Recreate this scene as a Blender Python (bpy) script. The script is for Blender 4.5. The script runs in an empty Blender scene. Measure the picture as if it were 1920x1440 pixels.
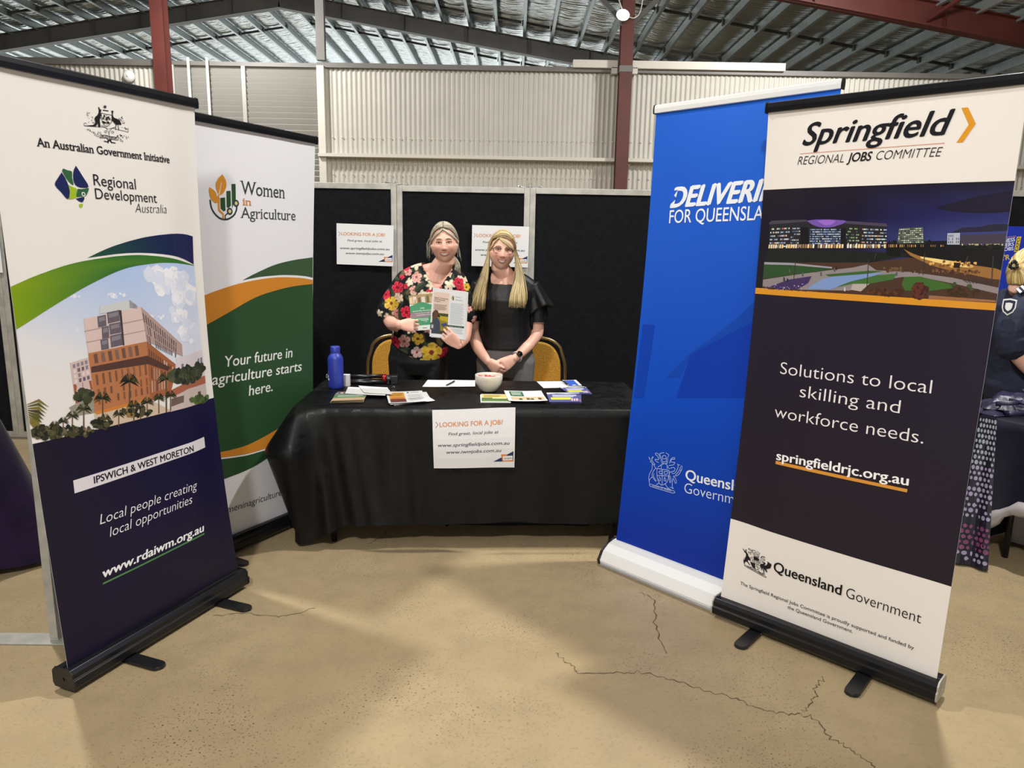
import bpy, bmesh, math, random
from mathutils import Vector as V, Matrix as M, noise as mnoise
from mathutils.geometry import tessellate_polygon
from math import sin, cos, pi, radians as R

SC = bpy.context.scene
COL = SC.collection

# ------------------------------------------------------------------ camera
PITCH, ROLL, CAM_H, FPX = 0.18926, 0.01799, 1.5626, 1363.8
cd = bpy.data.cameras.new('camera'); cd.sensor_fit = 'HORIZONTAL'; cd.sensor_width = 36.0
cd.lens = FPX / 1920 * 36.0; cd.clip_start = 0.05; cd.clip_end = 200
cam = bpy.data.objects.new('camera', cd); COL.objects.link(cam); SC.camera = cam
_f = V((0, cos(PITCH), -sin(PITCH))); _u = V((0, sin(PITCH), cos(PITCH))); _r = V((1, 0, 0))
_rt = _r * cos(ROLL) + _u * sin(ROLL); _up = _u * cos(ROLL) - _r * sin(ROLL)
cam.matrix_world = M(((_rt.x, _up.x, -_f.x, 0), (_rt.y, _up.y, -_f.y, 0), (_rt.z, _up.z, -_f.z, CAM_H), (0, 0, 0, 1)))

# ------------------------------------------------------------------ exposure, sky, lamps
SC.view_settings.view_transform = 'Standard'; SC.view_settings.look = 'None'
SC.view_settings.gamma = 1.0; SC.view_settings.use_curve_mapping = False
SC.view_settings.exposure = -1.29
wd = bpy.data.worlds.new('daylight'); SC.world = wd; wd.use_nodes = True
wn = wd.node_tree; bg = wn.nodes['Background']
bg.inputs[0].default_value = (0.92, 0.98, 0.97, 1); bg.inputs[1].default_value = 4.3

def lamp(name, loc, target, energy, size, col=(1, .95, .86), spot=None, blend=.4):
    d = bpy.data.lights.new(name, 'SPOT' if spot else 'AREA'); d.energy = energy; d.color = col
    if spot: d.spot_size = R(spot); d.spot_blend = blend; d.shadow_soft_size = size
    else: d.shape = 'DISK'; d.size = size
    o = bpy.data.objects.new(name, d); COL.objects.link(o); o.location = loc
    o.rotation_euler = (V(target) - V(loc)).to_track_quat('-Z', 'Y').to_euler(); return o
# overhead lamps each side of the stall, and an added fill above the viewer
lamp('key_or_fill_lamp', (2.3, 3.9, 5.7), (0.3, 3.6, 0), 620, .22, (1, .975, .94))
lamp('key_or_fill_lamp', (-3.0, 3.9, 5.8), (-0.6, 3.6, 0), 540, .22, (1, .975, .94))
lamp('key_or_fill_lamp', (-0.8, -2.6, 5.8), (-.2, 4.6, 1.2), 720, .5, (1, .97, .93))  # fill added to brighten the people from the front
# low frontal fill added behind the viewer; the wall there has no opening
dl = lamp('front_fill', (0.2, -3.8, 1.75), (0.1, 4.5, 1.15), 195, 1, (.98, .99, 1)); dl.data.shape = 'RECTANGLE'; dl.data.size = 5.0; dl.data.size_y = 2.6
lamp('key_or_fill_lamp', (-4.5, 10.0, 5.2), (-3.5, 12, 2.5), 410, .4, (1, .99, .97))  # added to brighten the back wall, no fixture there
lamp('key_or_fill_lamp', (4.5, 9.0, 4.9), (3.0, 12, 2.5), 410, .4, (1, .99, .97))  # second added light for the back wall

# ------------------------------------------------------------------ helpers
class MB:
    """collects shapes, links them as ONE mesh object"""
    def __init__(s): s.v = []; s.f = []; s.m = []; s.s = []; s.c = []
    def add(s, vs, fs, mi=0, smooth=False, col=None):
        b = len(s.v); s.v += [tuple(p) for p in vs]
        for f in fs: s.f.append([b + i for i in f]); s.m.append(mi); s.s.append(smooth); s.c.append(col)
        return s
    def box(s, x0, x1, y0, y1, z0, z1, mi=0, X=None, col=None):
        vs = [V((x, y, z)) for z in (z0, z1) for y in (y0, y1) for x in (x0, x1)]
        if X: vs = [X @ p for p in vs]
        return s.add(vs, [(0, 2, 3, 1), (4, 5, 7, 6), (0, 1, 5, 4), (2, 6, 7, 3), (0, 4, 6, 2), (1, 3, 7, 5)], mi, False, col)
    def bar(s, a, b, w, h, mi=0, up=(0, 0, 1)):
        a, b = V(a), V(b); d = (b - a).normalized(); x = d.cross(V(up)).normalized(); y = x.cross(d)
        vs = [p + x * (i * w / 2) + y * (j * h / 2) for p in (a, b) for i, j in ((-1, -1), (1, -1), (1, 1), (-1, 1))]
        return s.add(vs, [(3, 2, 1, 0), (4, 5, 6, 7), (0, 1, 5, 4), (1, 2, 6, 5), (2, 3, 7, 6), (3, 0, 4, 7)], mi)
    def tube(s, pts, r, n=8, mi=0, cap=True, smooth=True, col=None, flat=1.0):
        pts = [V(p) for p in pts]; k = len(pts); rs = r if isinstance(r, (list, tuple)) else [r] * k
        vs = []; x = None
        for i, p in enumerate(pts):
            d = (pts[min(i + 1, k - 1)] - pts[max(i - 1, 0)])
            d = d.normalized() if d.length > 1e-9 else V((0, 0, 1))
            if x is None: x = d.orthogonal().normalized()
            else:
                x = x - d * x.dot(d); x = x.normalized() if x.length > 1e-6 else d.orthogonal().normalized()
            y = d.cross(x)
            vs += [p + (x * cos(2 * pi * j / n) + y * (flat * sin(2 * pi * j / n))) * rs[i] for j in range(n)]
        fs = [(i * n + j, i * n + (j + 1) % n, (i + 1) * n + (j + 1) % n, (i + 1) * n + j) for i in range(k - 1) for j in range(n)]
        if cap: fs += [tuple(range(n))[::-1], tuple((k - 1) * n + j for j in range(n))]
        return s.add(vs, fs, mi, smooth, col)
    def loft(s, rings, n=20, mi=0, smooth=True, col=None, p=2.0):
        """rings: (centre, xvec, yvec) superellipse cross sections, closed at both ends"""
        vs = []; k = len(rings)
        for c, x, y in rings:
            c, x, y = V(c), V(x), V(y)
            for j in range(n):
                a = 2 * pi * j / n; ca, sa = cos(a), sin(a)
                vs.append(c + x * (abs(ca) ** (2 / p) * (1 if ca >= 0 else -1)) + y * (abs(sa) ** (2 / p) * (1 if sa >= 0 else -1)))
        fs = [(i * n + j, i * n + (j + 1) % n, (i + 1) * n + (j + 1) % n, (i + 1) * n + j) for i in range(k - 1) for j in range(n)]
        fs += [tuple(range(n))[::-1], tuple((k - 1) * n + j for j in range(n))]
        return s.add(vs, fs, mi, smooth, col)
    def lathe(s, prof, n=28, mi=0, c=(0, 0, 0), smooth=True, col=None):
        c = V(c); k = len(prof); vs = [c + V((r * cos(2 * pi * j / n), r * sin(2 * pi * j / n), z)) for r, z in prof for j in range(n)]
        fs = [(i * n + j, i * n + (j + 1) % n, (i + 1) * n + (j + 1) % n, (i + 1) * n + j) for i in range(k - 1) for j in range(n)]
        return s.add(vs, fs, mi, smooth, col)
    def ball(s, c, r, n=12, mi=0, col=None):
        rx, ry, rz = r if isinstance(r, (tuple, list)) else (r, r, r); c = V(c); m = max(6, n // 2)
        vs = [c + V((rx * sin(pi * i / m) * cos(2 * pi * j / n), ry * sin(pi * i / m) * sin(2 * pi * j / n), rz * cos(pi * i / m))) for i in range(m + 1) for j in range(n)]
        fs = [(i * n + j, (i + 1) * n + j, (i + 1) * n + (j + 1) % n, i * n + (j + 1) % n) for i in range(m) for j in range(n)]
        return s.add(vs, fs, mi, True, col)
    def prism(s, poly, fa, fb, mi=0, smooth=False):
        """extrude polygon points between mappings fa and fb"""
        n = len(poly); vs = [V(fa(p)) for p in poly] + [V(fb(p)) for p in poly]
        fs = [tuple(range(n))[::-1], tuple(range(n, 2 * n))] + [(j, (j + 1) % n, n + (j + 1) % n, n + j) for j in range(n)]
        return s.add(vs, fs, mi, smooth)
    def grid(s, fn, nu, nv, mi=0, smooth=True, col=None):
        vs = [fn(i / nu, j / nv) for j in range(nv + 1) for i in range(nu + 1)]
        fs = [(j * (nu + 1) + i, j * (nu + 1) + i + 1, (j + 1) * (nu + 1) + i + 1, (j + 1) * (nu + 1) + i) for j in range(nv) for i in range(nu)]
        return s.add(vs, fs, mi, smooth, col)
    def mesh(s, name):
        me = bpy.data.meshes.new(name); me.from_pydata(s.v, [], s.f); me.polygons.foreach_set('material_index', s.m); me.polygons.foreach_set('use_smooth', s.s)
        if any(c is not None for c in s.c):
            a = me.color_attributes.new('ink', 'FLOAT_COLOR', 'CORNER')
            for p, c in zip(me.polygons, s.c):
                for li in p.loop_indices: a.data[li].color = tuple(c or (1, 1, 1)) + (1,)
        return me
    def build(s, name, mats, parent=None, loc=None, bevel=0, weld=False, solid=0, sub=0):
        me = s.mesh(name)
        for m in (mats if isinstance(mats, (list, tuple)) else [mats]): me.materials.append(m)
        bm = bmesh.new(); bm.from_mesh(me)
        if weld: bmesh.ops.remove_doubles(bm, verts=bm.verts, dist=1e-5)
        bmesh.ops.recalc_face_normals(bm, faces=bm.faces); bm.to_mesh(me); bm.free()
        o = bpy.data.objects.new(name, me); COL.objects.link(o)
        if parent: o.parent = parent
        if loc: o.location = loc
        if solid: d = o.modifiers.new('thick', 'SOLIDIFY'); d.thickness = solid; d.offset = 0
        if bevel: b = o.modifiers.new('edge', 'BEVEL'); b.width = bevel; b.segments = 2; b.limit_method = 'ANGLE'; b.angle_limit = R(40)
        if sub: d = o.modifiers.new('sub', 'SUBSURF'); d.levels = sub; d.render_levels = sub
        return o
def empty(name, loc=(0, 0, 0), rz=0):
    o = bpy.data.objects.new(name, None); COL.objects.link(o); o.location = loc; o.rotation_euler = (0, 0, rz); o.empty_display_size = .1; return o
def tag(o, label, cat, group=None, kind=None):
    o['label'] = label; o['category'] = cat
    if group: o['group'] = group
    if kind: o['kind'] = kind
    return o
def struct(o, label=None, cat=None):
    o['kind'] = 'structure'
    if label: o['label'] = label
    if cat: o['category'] = cat
    return o
def copy_tree(o, parent=None):
    c = o.copy(); COL.objects.link(c)
    if parent: c.parent = parent
    for ch in [x for x in COL.objects if x.parent == o]: copy_tree(ch, c)
    return c
def spline(pts, n=6):
    out = []; P = [V(p) for p in pts]
    for i in range(len(P) - 1):
        a, b, c, d = P[max(i - 1, 0)], P[i], P[i + 1], P[min(i + 2, len(P) - 1)]
        for k in range(n):
            t = k / n; out.append(.5 * (2 * b + (c - a) * t + (2 * a - 5 * b + 4 * c - d) * t * t + (3 * b - a - 3 * c + d) * t ** 3))
    out.append(P[-1]); return out
def lin(c): return c / 12.92 if c <= .04045 else ((c + .055) / 1.055) ** 2.4
def rgb(r, g, b): return (lin(r / 255), lin(g / 255), lin(b / 255))

# ------------------------------------------------------------------ materials
def mat(name, col, rough=.5, metal=0., spec=.5, var=0., vscale=8., bump=0., bscale=60., stretch=None, ink=False, col2=None, sheen=0., trans=0.):
    m = bpy.data.materials.new(name); m.use_nodes = True; nt = m.node_tree; N = nt.nodes; K = nt.links
    p = N['Principled BSDF']; p.inputs['Roughness'].default_value = rough; p.inputs['Metallic'].default_value = metal
    p.inputs['Specular IOR Level'].default_value = spec; p.inputs['Base Color'].default_value = (*col, 1)
    if sheen: p.inputs['Sheen Weight'].default_value = sheen
    if ink:
        a = N.new('ShaderNodeVertexColor'); a.layer_name = 'ink'; K.new(a.outputs['Color'], p.inputs['Base Color'])
    tc = N.new('ShaderNodeTexCoord'); mp = N.new('ShaderNodeMapping'); K.new(tc.outputs['Object'], mp.inputs['Vector'])
    if stretch: mp.inputs['Scale'].default_value = stretch
    if var or col2:
        nz = N.new('ShaderNodeTexNoise'); nz.inputs['Scale'].default_value = vscale; nz.inputs['Detail'].default_value = 5; K.new(mp.outputs[0], nz.inputs['Vector'])
        mx = N.new('ShaderNodeMix'); mx.data_type = 'RGBA'; c2 = col2 or tuple(x * (1 - var) for x in col)
        mx.inputs[6].default_value = (*col, 1); mx.inputs[7].default_value = (*c2, 1)
        rp = N.new('ShaderNodeMapRange'); rp.inputs[1].default_value = .35; rp.inputs[2].default_value = .65; K.new(nz.outputs[0], rp.inputs[0])
        K.new(rp.outputs[0], mx.inputs[0])
        if ink: mx.inputs[6].default_value = (1, 1, 1, 1); mx.blend_type = 'MULTIPLY'
        else: K.new(mx.outputs[2], p.inputs['Base Color'])
    if bump:
        n2 = N.new('ShaderNodeTexNoise'); n2.inputs['Scale'].default_value = bscale; n2.inputs['Detail'].default_value = 3; K.new(mp.outputs[0], n2.inputs['Vector'])
        b = N.new('ShaderNodeBump'); b.inputs['Strength'].default_value = bump; b.inputs['Distance'].default_value = .01; K.new(n2.outputs[0], b.inputs['Height']); K.new(b.outputs[0], p.inputs['Normal'])
    return m
BLACKP = mat('black_plastic', rgb(26, 26, 29), .32)
BLACKA = mat('black_anodised_aluminium', rgb(24, 24, 28), .3, .3)
PRINT = mat('printed_vinyl', (1, 1, 1), .42, spec=.25, ink=True, bump=.02, bscale=5)
PAPER = mat('printed_paper', (1, 1, 1), .5, spec=.3, ink=True)
WHITEP = mat('white_enamel', rgb(226, 226, 224), .3)
CHROME = mat('chrome', rgb(200, 200, 205), .15, 1.)
ALU = mat('worn_aluminium', rgb(186, 184, 176), .45, .25, var=.25, vscale=14)
FELT = mat('black_felt', rgb(23, 23, 27), .95, spec=.15, var=.35, vscale=40, bump=.5, bscale=260)
CREAM = mat('cream_sheet_steel', rgb(196, 192, 182), .45, spec=.3, var=.06, vscale=3)
CREAMT = mat('cream_trim', rgb(206, 201, 190), .4, spec=.3)
REDST = mat('red_oxide_steel', rgb(90, 39, 32), .5, var=.2, vscale=3)
GREYST = mat('grey_painted_steel', rgb(112, 109, 104), .5, var=.15, vscale=3)
DARKST = mat('dark_grey_steel', rgb(74, 72, 68), .5)
GALV = mat('galvanised_steel', rgb(176, 184, 184), .38, .55, var=.15, vscale=12)
# ------------------------------------------------------------------ floor: ground concrete
def floor_material():
    m = bpy.data.materials.new('polished_concrete'); m.use_nodes = True; nt = m.node_tree; N = nt.nodes; K = nt.links; p = N['Principled BSDF']
    tc = N.new('ShaderNodeTexCoord')
    def noise(sc, det=4, dist=0.):
        n = N.new('ShaderNodeTexNoise'); n.inputs['Scale'].default_value = sc; n.inputs['Detail'].default_value = det; n.inputs['Distortion'].default_value = dist; K.new(tc.outputs['Object'], n.inputs['Vector']); return n
    def rng(src, a, b, c=0., d=1.):
        r = N.new('ShaderNodeMapRange'); r.inputs[1].default_value = a; r.inputs[2].default_value = b; r.inputs[3].default_value = c; r.inputs[4].default_value = d; K.new(src, r.inputs[0]); return r.outputs[0]
    def mix(fac, a, b, mode='MIX'):
        x = N.new('ShaderNodeMix'); x.data_type = 'RGBA'; x.blend_type = mode
        K.new(fac, x.inputs[0])
        for i, c in ((6, a), (7, b)):
            if isinstance(c, tuple): x.inputs[i].default_value = (*c, 1)
            else: K.new(c, x.inputs[i])
        return x.outputs[2]
    big = noise(.9, 6, .4); mid = noise(7, 6); fine = noise(60, 4); grit = noise(120, 3)
    c = mix(rng(big.outputs[0], .35, .68), rgb(158, 139, 106), rgb(175, 156, 122))
    c = mix(rng(mid.outputs[0], .42, .72, 0, .55), c, rgb(148, 131, 102))
    c = mix(rng(fine.outputs[0], .55, .75, 0, .35), c, rgb(120, 101, 74))
    patch = rng(noise(1.7, 5, .3).outputs[0], .44, .60, 0, 1)
    g = rng(grit.outputs[0], .61, .66, 0, .85); mm = N.new('ShaderNodeMath'); mm.operation = 'MULTIPLY'; K.new(g, mm.inputs[0]); K.new(patch, mm.inputs[1])
    c = mix(mm.outputs[0], c, rgb(70, 56, 42))
    K.new(c, p.inputs['Base Color'])
    K.new(rng(mid.outputs[0], .3, .7, .3, .5), p.inputs['Roughness']); p.inputs['Specular IOR Level'].default_value = .35
    b = N.new('ShaderNodeBump'); b.inputs['Strength'].default_value = .12; b.inputs['Distance'].default_value = .004; K.new(fine.outputs[0], b.inputs['Height']); K.new(b.outputs[0], p.inputs['Normal'])
    return m
CRACK = mat('crack_dust', rgb(92, 74, 54), .9)
fl = MB(); fl.add([(-14, -4, 0), (14, -4, 0), (14, 27.5, 0), (-14, 27.5, 0)], [(0, 1, 2, 3)])
def crack(pts, w, seed):
    rnd = random.Random(seed); P = spline([(x, y, 0) for x, y in pts], 9); vs = []
    for i, p in enumerate(P):
        d = (P[min(i + 1, len(P) - 1)] - P[max(i - 1, 0)]).normalized(); n = V((-d.y, d.x, 0)); j = n * rnd.gauss(0, .006); ww = w * (.5 + rnd.random())
        vs += [p + j + n * ww + V((0, 0, .0006)), p + j - n * ww + V((0, 0, .0006))]
    fl.add(vs, [(2 * i, 2 * i + 1, 2 * i + 3, 2 * i + 2) for i in range(len(P) - 1)], 1)
crack([(0.185, 2.59), (0.251, 2.501), (0.268, 2.459), (0.397, 2.463), (0.517, 2.467), (0.66, 2.394), (0.812, 2.32), (0.878, 2.261), (0.99, 2.241), (1.05, 2.209), (1.064, 2.114), (1.105, 2.052), (1.138, 1.981)], .0022, 97)
crack([(1.021, 2.251), (1.089, 2.328), (1.131, 2.409), (1.182, 2.46)], .0022, 98)
crack([(0.607, 3.116), (0.655, 3.041), (0.622, 2.785), (0.625, 2.604)], .0022, 99)
crack([(-1.244, 2.829), (-1.096, 2.857), (-0.954, 2.839), (-0.838, 2.913)], .0022, 100)
crack([(-0.744, 3.604), (-0.679, 3.714), (-0.669, 3.828)], .0022, 101)
floor = struct(fl.build('floor', [floor_material(), CRACK]))

# ------------------------------------------------------------------ roof
RIDGE_X, RIDGE_Z, SLOPE = -5.5, 7.3, .16
def roof_z(x): return RIDGE_Z - SLOPE * abs(x - RIDGE_X)
def foil_material():
    m = bpy.data.materials.new('crinkled_foil'); m.use_nodes = True; nt = m.node_tree; N = nt.nodes; K = nt.links; p = N['Principled BSDF']
    p.inputs['Metallic'].default_value = .85; p.inputs['Roughness'].default_value = .3; p.inputs['Base Color'].default_value = (*rgb(214, 218, 220), 1)
    tc = N.new('ShaderNodeTexCoord'); mp = N.new('ShaderNodeMapping'); mp.inputs['Scale'].default_value = (.35, 1, 1); K.new(tc.outputs['Object'], mp.inputs['Vector'])
    n = N.new('ShaderNodeTexNoise'); n.inputs['Scale'].default_value = 7; n.inputs['Detail'].default_value = 4; K.new(mp.outputs[0], n.inputs['Vector'])
    b = N.new('ShaderNodeBump'); b.inputs['Strength'].default_value = .9; b.inputs['Distance'].default_value = .05; K.new(n.outputs[0], b.inputs['Height']); K.new(b.outputs[0], p.inputs['Normal'])
    return m
PITCHX = .62
rf = MB()
ys = [2 + .02 * i for i in range(int(25 / .02) + 1)]
for sgn in (-1, 1):
    nb = 14 if sgn < 0 else 26
    xs = [RIDGE_X + sgn * (k * PITCHX / 4) for k in range(nb * 4 + 1)]
    vs = []
    for y in ys:
        for i, x in enumerate(xs):
            k = i % 4
            z = roof_z(x) - (.0, .025, .035, .025)[k] * (1 + .8 * mnoise.noise(V((x * 1.3, y * .8, 3)))) + .008 * sin(2 * pi * y / .11 + 2 * mnoise.noise(V((x * 2, y * .7, 5)))) * (k > 0) + .01 * mnoise.noise(V((x * 3, y * 5, 0)))
            vs.append((x, y, z))
    w = len(xs)
    rf.add(vs, [(j * w + i, j * w + i + 1, (j + 1) * w + i + 1, (j + 1) * w + i) for j in range(len(ys) - 1) for i in range(w - 1)], 0, True)
# plain sheets over the part of the hall behind the viewer
for x0, x1 in ((-14.2, RIDGE_X), (RIDGE_X, 10.6)):
    rf.add([(x0, -4, roof_z(x0)), (x1, -4, roof_z(x1)), (x1, 2, roof_z(x1)), (x0, 2, roof_z(x0))], [(0, 1, 2, 3)])
struct(rf.build('ceiling', foil_material()))
# unseen outer walls, added to control where daylight comes in
def plain_wall(name, pts): struct(MB().add(pts, [tuple(range(len(pts)))]).build(name, CREAM))
plain_wall('wall_block_left', [(-14, -4, 0), (-14, 20, 0), (-14, 20, 6), (-14, -4, 6)])
plain_wall('wall_block_right', [(10.5, -4, 0), (10.5, 27, 0), (10.5, 27, 5), (10.5, -4, 5)])
plain_wall('wall_block_rear', [(3.0, 27, 0), (10.5, 27, 0), (10.5, 27, 4.9), (3.0, 27, 6.0)])

plain_wall('wall_block_front', [(-14, -4, 0), (10.5, -4, 0), (10.5, -4, 4.8), (-5.5, -4, 7.3), (-14, -4, 5.9)])

# purlins, one thing each
ORD = 'first second third fourth fifth sixth seventh eighth ninth tenth eleventh twelfth thirteenth fourteenth fifteenth sixteenth seventeenth eighteenth nineteenth twentieth'.split()
def ordinal(n):
    if n <= 20: return ORD[n - 1]
    return 'twenty ' + ORD[n - 21]
def purlin(x, sgn, label):
    o = empty('roof_purlin', (x, 0, roof_z(x) - .04)); b = MB(); h = .15; w = .06
    b.box(-.003, .003, 3, 26.8, -h, 0); b.box(0, w, 3, 26.8, -h - .004, -h); b.box(0, w, 3, 26.8, -.004, 0); b.box(w - .003, w, 3, 26.8, -h, -h + .018)
    b.build('channel', GALV, o)
    for y in (8.8, 14.6, 17.0, 20.6):
        q = MB(); q.bar((.0, y, -.06), (sgn * (PITCHX - .05), y, -.06 - SLOPE * (PITCHX - .05)), .04, .05); q.box(-.03, .03, y - .05, y + .05, -.12, -.02)
        q.build('bridging', DARKST, o)
    tag(o, label, 'purlin', 'roof purlins')
for k in range(1, 13): purlin(RIDGE_X - k * PITCHX, -1, 'galvanised roof purlin on the falling slope above the kangaroo crest banner, %s from the ridge' % ordinal(k))
for k in range(0, 24): purlin(RIDGE_X + k * PITCHX + .03, 1, 'galvanised roof purlin on the long slope above the blue banner, %s from the ridge' % ordinal(k + 1))

def ibeam(a, b, depth, wid, m, parent=None, name='rafter'):
    """I section hanging below the line a-b"""
    a, b = V(a), V(b); q = MB(); dz = V((0, 0, 1))
    q.bar(a - dz * depth / 2, b - dz * depth / 2, .012, depth); q.bar(a - dz * .008, b - dz * .008, wid, .016); q.bar(a - dz * (depth - .008), b - dz * (depth - .008), wid, .016)
    for i in range(1, 8):
        p = a.lerp(b, i / 8); q.box(p.x - .004, p.x + .004, p.y - wid / 2, p.y + wid / 2, p.z - depth, p.z)
    return q.build(name, m, parent)
def at_roof(x, y, drop): return (x, y, roof_z(x) - drop)
g = empty('grey_rafter_frame', (RIDGE_X, 18, RIDGE_Z - .15))
def rel(o, p): return V(p) - o.location
for xe in (-14, 6.0):
    ibeam(rel(g, at_roof(RIDGE_X, 18, .15)), rel(g, at_roof(xe, 18, .15)), .36, .2, GREYST, g)
tag(g, 'grey steel rafter frame peaking under the foil ceiling beyond the back wall', 'rafter')
g = empty('red_rafter_frame', (RIDGE_X, 12, RIDGE_Z - .15))
for xe in (-14, 10.4): ibeam(rel(g, at_roof(RIDGE_X, 11.9, .15)), rel(g, at_roof(xe, 11.9, .15)), .36, .2, REDST, g)
q = MB()
for x in (6.2, 8.0): q.bar(rel(g, at_roof(x, 11.9, .42)), rel(g, at_roof(x + .3, 11.0, .1)), .05, .05)
q.build('fly_brace', REDST, g)
tag(g, 'dark red steel rafter sloping under the dim roof above the orange chevron banner', 'rafter')

# columns on the wall line
def column(x, y, top, label):
    o = empty('steel_column', (x, y, 0)); q = MB(); w = .19
    q.box(-w / 2, w / 2, -.1, -.088, 0, top); q.box(-w / 2, w / 2, .088, .1, 0, top); q.box(-.006, .006, -.088, .088, 0, top); q.build('column_shaft', REDST, o)
    q = MB(); q.box(-.16, .16, -.16, .16, 0, .02); q.build('base_plate', REDST, o)
    return tag(o, label, 'column')
column(-5.42, 11.8, 7.0, 'dark red steel column rising behind the kangaroo crest banner')
cb = column(1.64, 11.8, 5.85, 'dark red steel column with spread braces and a glaring lamp')
q = MB(); q.bar((-.04, -.05, 4.83), (-.78, -.05, 5.55), .07, .07); q.bar((.05, -.05, 4.83), (.85, -.05, 5.6), .07, .07); q.build('brace', DARKST, cb)
q = MB(); q.box(-.1, .1, -.11, .0, 4.16, 4.25); q.build('wall_strap', GREYST, cb)
q = MB(); q.box(-.065, .065, -.05, .05, 4.3, 6.39)
tag(q.build('gable_post', GREYST, None, (-3.03, 11.95, 0)), 'grey gable post standing on the wall top at the louvre screen edge', 'post')

# back wall of ribbed sheeting
wl = MB()
def ribbed(x0, x1, z0, z1, y0=12.0):
    n = max(1, int((x1 - x0) / .0095)); vs = []
    for z in (z0, z1):
        for i in range(n + 1):
            x = x0 + (x1 - x0) * i / n; vs.append((x, y0 + .011 * sin(2 * pi * x / .076), z))
    wl.add(vs, [(i, i + 1, n + 2 + i, n + 1 + i) for i in range(n)], 0, True)
ribbed(-3.02, 10.4, 2.92, 4.22); ribbed(-3.02, 10.4, 0, 2.9); ribbed(-14, -5.5, 0, 4.2); ribbed(-5.5, -3.02, 0, 1.95)
for x in [-2.9 + .152 * i for i in range(88)]:
    for z in (3.18, 2.62): wl.box(x - .009, x + .009, 11.975, 11.99, z - .009, z + .009, 1)
struct(wl.build('wall_back', [CREAM, CREAMT]))
struct(MB().box(-3.1, 1.54, 11.84, 12, 2.87, 2.92).box(1.74, 10.4, 11.84, 12, 2.87, 2.92).build('trim_1', CREAMT))
struct(MB().box(-3.1, 10.4, 11.93, 12.05, 4.2, 4.27).box(-14, -5.5, 11.93, 12.05, 4.18, 4.27).box(-5.5, -3.1, 11.95, 12.02, 4.2, 4.26).build('trim_2', GREYST))
struct(MB().box(-3.1, -2.99, 11.9, 12, 1.9, 4.22).box(-5.62, -5.33, 11.93, 12.02, 0, 4.2).build('trim_3', CREAMT))
struct(MB().box(.85, 1.53, 11.86, 12.02, 4.25, 4.36).box(1.44, 1.53, 11.86, 11.95, 4.17, 4.26).box(1.75, 4.1, 11.86, 12.02, 4.25, 4.36).box(1.75, 1.84, 11.86, 11.95, 4.17, 4.26).box(8.0, 8.6, 11.9, 12.1, 4.27, 4.45).build('trim_4', CREAMT))
# louvre screen beside it
lv = empty('louvre_screen', (-4.25, 12, 1.95)); q = MB()
SL = mat('louvre_slat_paint', rgb(168, 165, 158), .35, .2)
for i in range(26):
    z = .06 + i * .087
    for x0, x1 in ((-1.08, -.02), (.02, 1.16)):
        X = M.Translation((0, 0, z)) @ M.Rotation(R(-62), 4, 'X'); q.box(x0, x1, -.044, .044, -.003, .003, 0, X)
q.build('slats', SL, lv)
q = MB(); q.box(-.03, .03, -.05, .05, 0, 2.25); q.box(-1.12, -1.07, -.05, .05, 0, 2.25); q.box(-1.1, 1.2, -.05, .05, 0, .05); q.build('screen_frame', SL, lv)
tag(lv, 'pale horizontal louvre screen letting daylight through beside the red column', 'louvre screen')
for x, lab in ((-5.07, 'thin white conduit pipe on the louvre screen, next to the red column'), (-4.78, 'thin white conduit pipe on the louvre screen, farther from the red column')):
    tag(MB().tube([(0, 0, 0), (0, 0, 2.35)], .022, 10).build('conduit_pipe', CREAMT, None, (x, 11.9, 1.95)), lab, 'pipe', 'conduit pipes')
sp = empty('wall_alarm', (-6.02, 11.95, 4.02)); X = M.Rotation(R(90), 4, 'X')
q = MB(); q.lathe([(0, .05), (.05, .05), (.085, .03), (.09, 0)], 24); q.v = [tuple(X @ V(p)) for p in q.v]; q.build('alarm_dome', WHITEP, sp)
q = MB(); q.lathe([(0, .058), (.018, .056), (.02, .048)], 16); q.v = [tuple(X @ V(p)) for p in q.v]; q.build('alarm_button', WHITEP, sp)
tag(sp, 'small round white alarm on the pale ribbed wall', 'alarm')
# glaring lamp on the column
GLOW = bpy.data.materials.new('lamp_glow'); GLOW.use_nodes = True
e = GLOW.node_tree.nodes['Principled BSDF']; e.inputs['Emission Color'].default_value = (1, .97, .88, 1); e.inputs['Emission Strength'].default_value = 60
fl2 = empty('flood_light', (1.545, 11.62, 4.93)); X = M.Rotation(R(70), 4, 'X')
q = MB(); q.lathe([(0, -.12), (.06, -.12), (.07, -.05), (.1, .0), (.1, .01)], 20); q.v = [tuple(X @ V(p)) for p in q.v]; q.build('lamp_housing', GREYST, fl2)
q = MB(); q.lathe([(0, .012), (.09, .008)], 20); q.v = [tuple(X @ V(p)) for p in q.v]; q.build('lamp_lens', GLOW, fl2)
q = MB(); q.tube(spline([(.0, .02, .06), (-.1, .05, .35), (-.13, .1, .8), (-.1, .12, 1.2)], 5), .008, 6); q.tube(spline([(.08, .0, -.02), (.18, -.0, -.03), (.27, .05, .1), (.3, .08, .5), (.25, .1, 1.0)], 5), .008, 6); q.build('lamp_cable', CREAMT, fl2)
tag(fl2, 'bright glaring flood lamp fixed to the dark red column', 'lamp')
d = bpy.data.lights.new('flood_beam', 'SPOT'); d.energy = 220; d.spot_size = R(120); d.shadow_soft_size = .09; d.color = (1, .96, .88)
lo = bpy.data.objects.new('flood_beam', d); COL.objects.link(lo); lo.location = (1.545, 11.45, 4.88); lo.rotation_euler = (R(62), 0, R(172))
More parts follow.
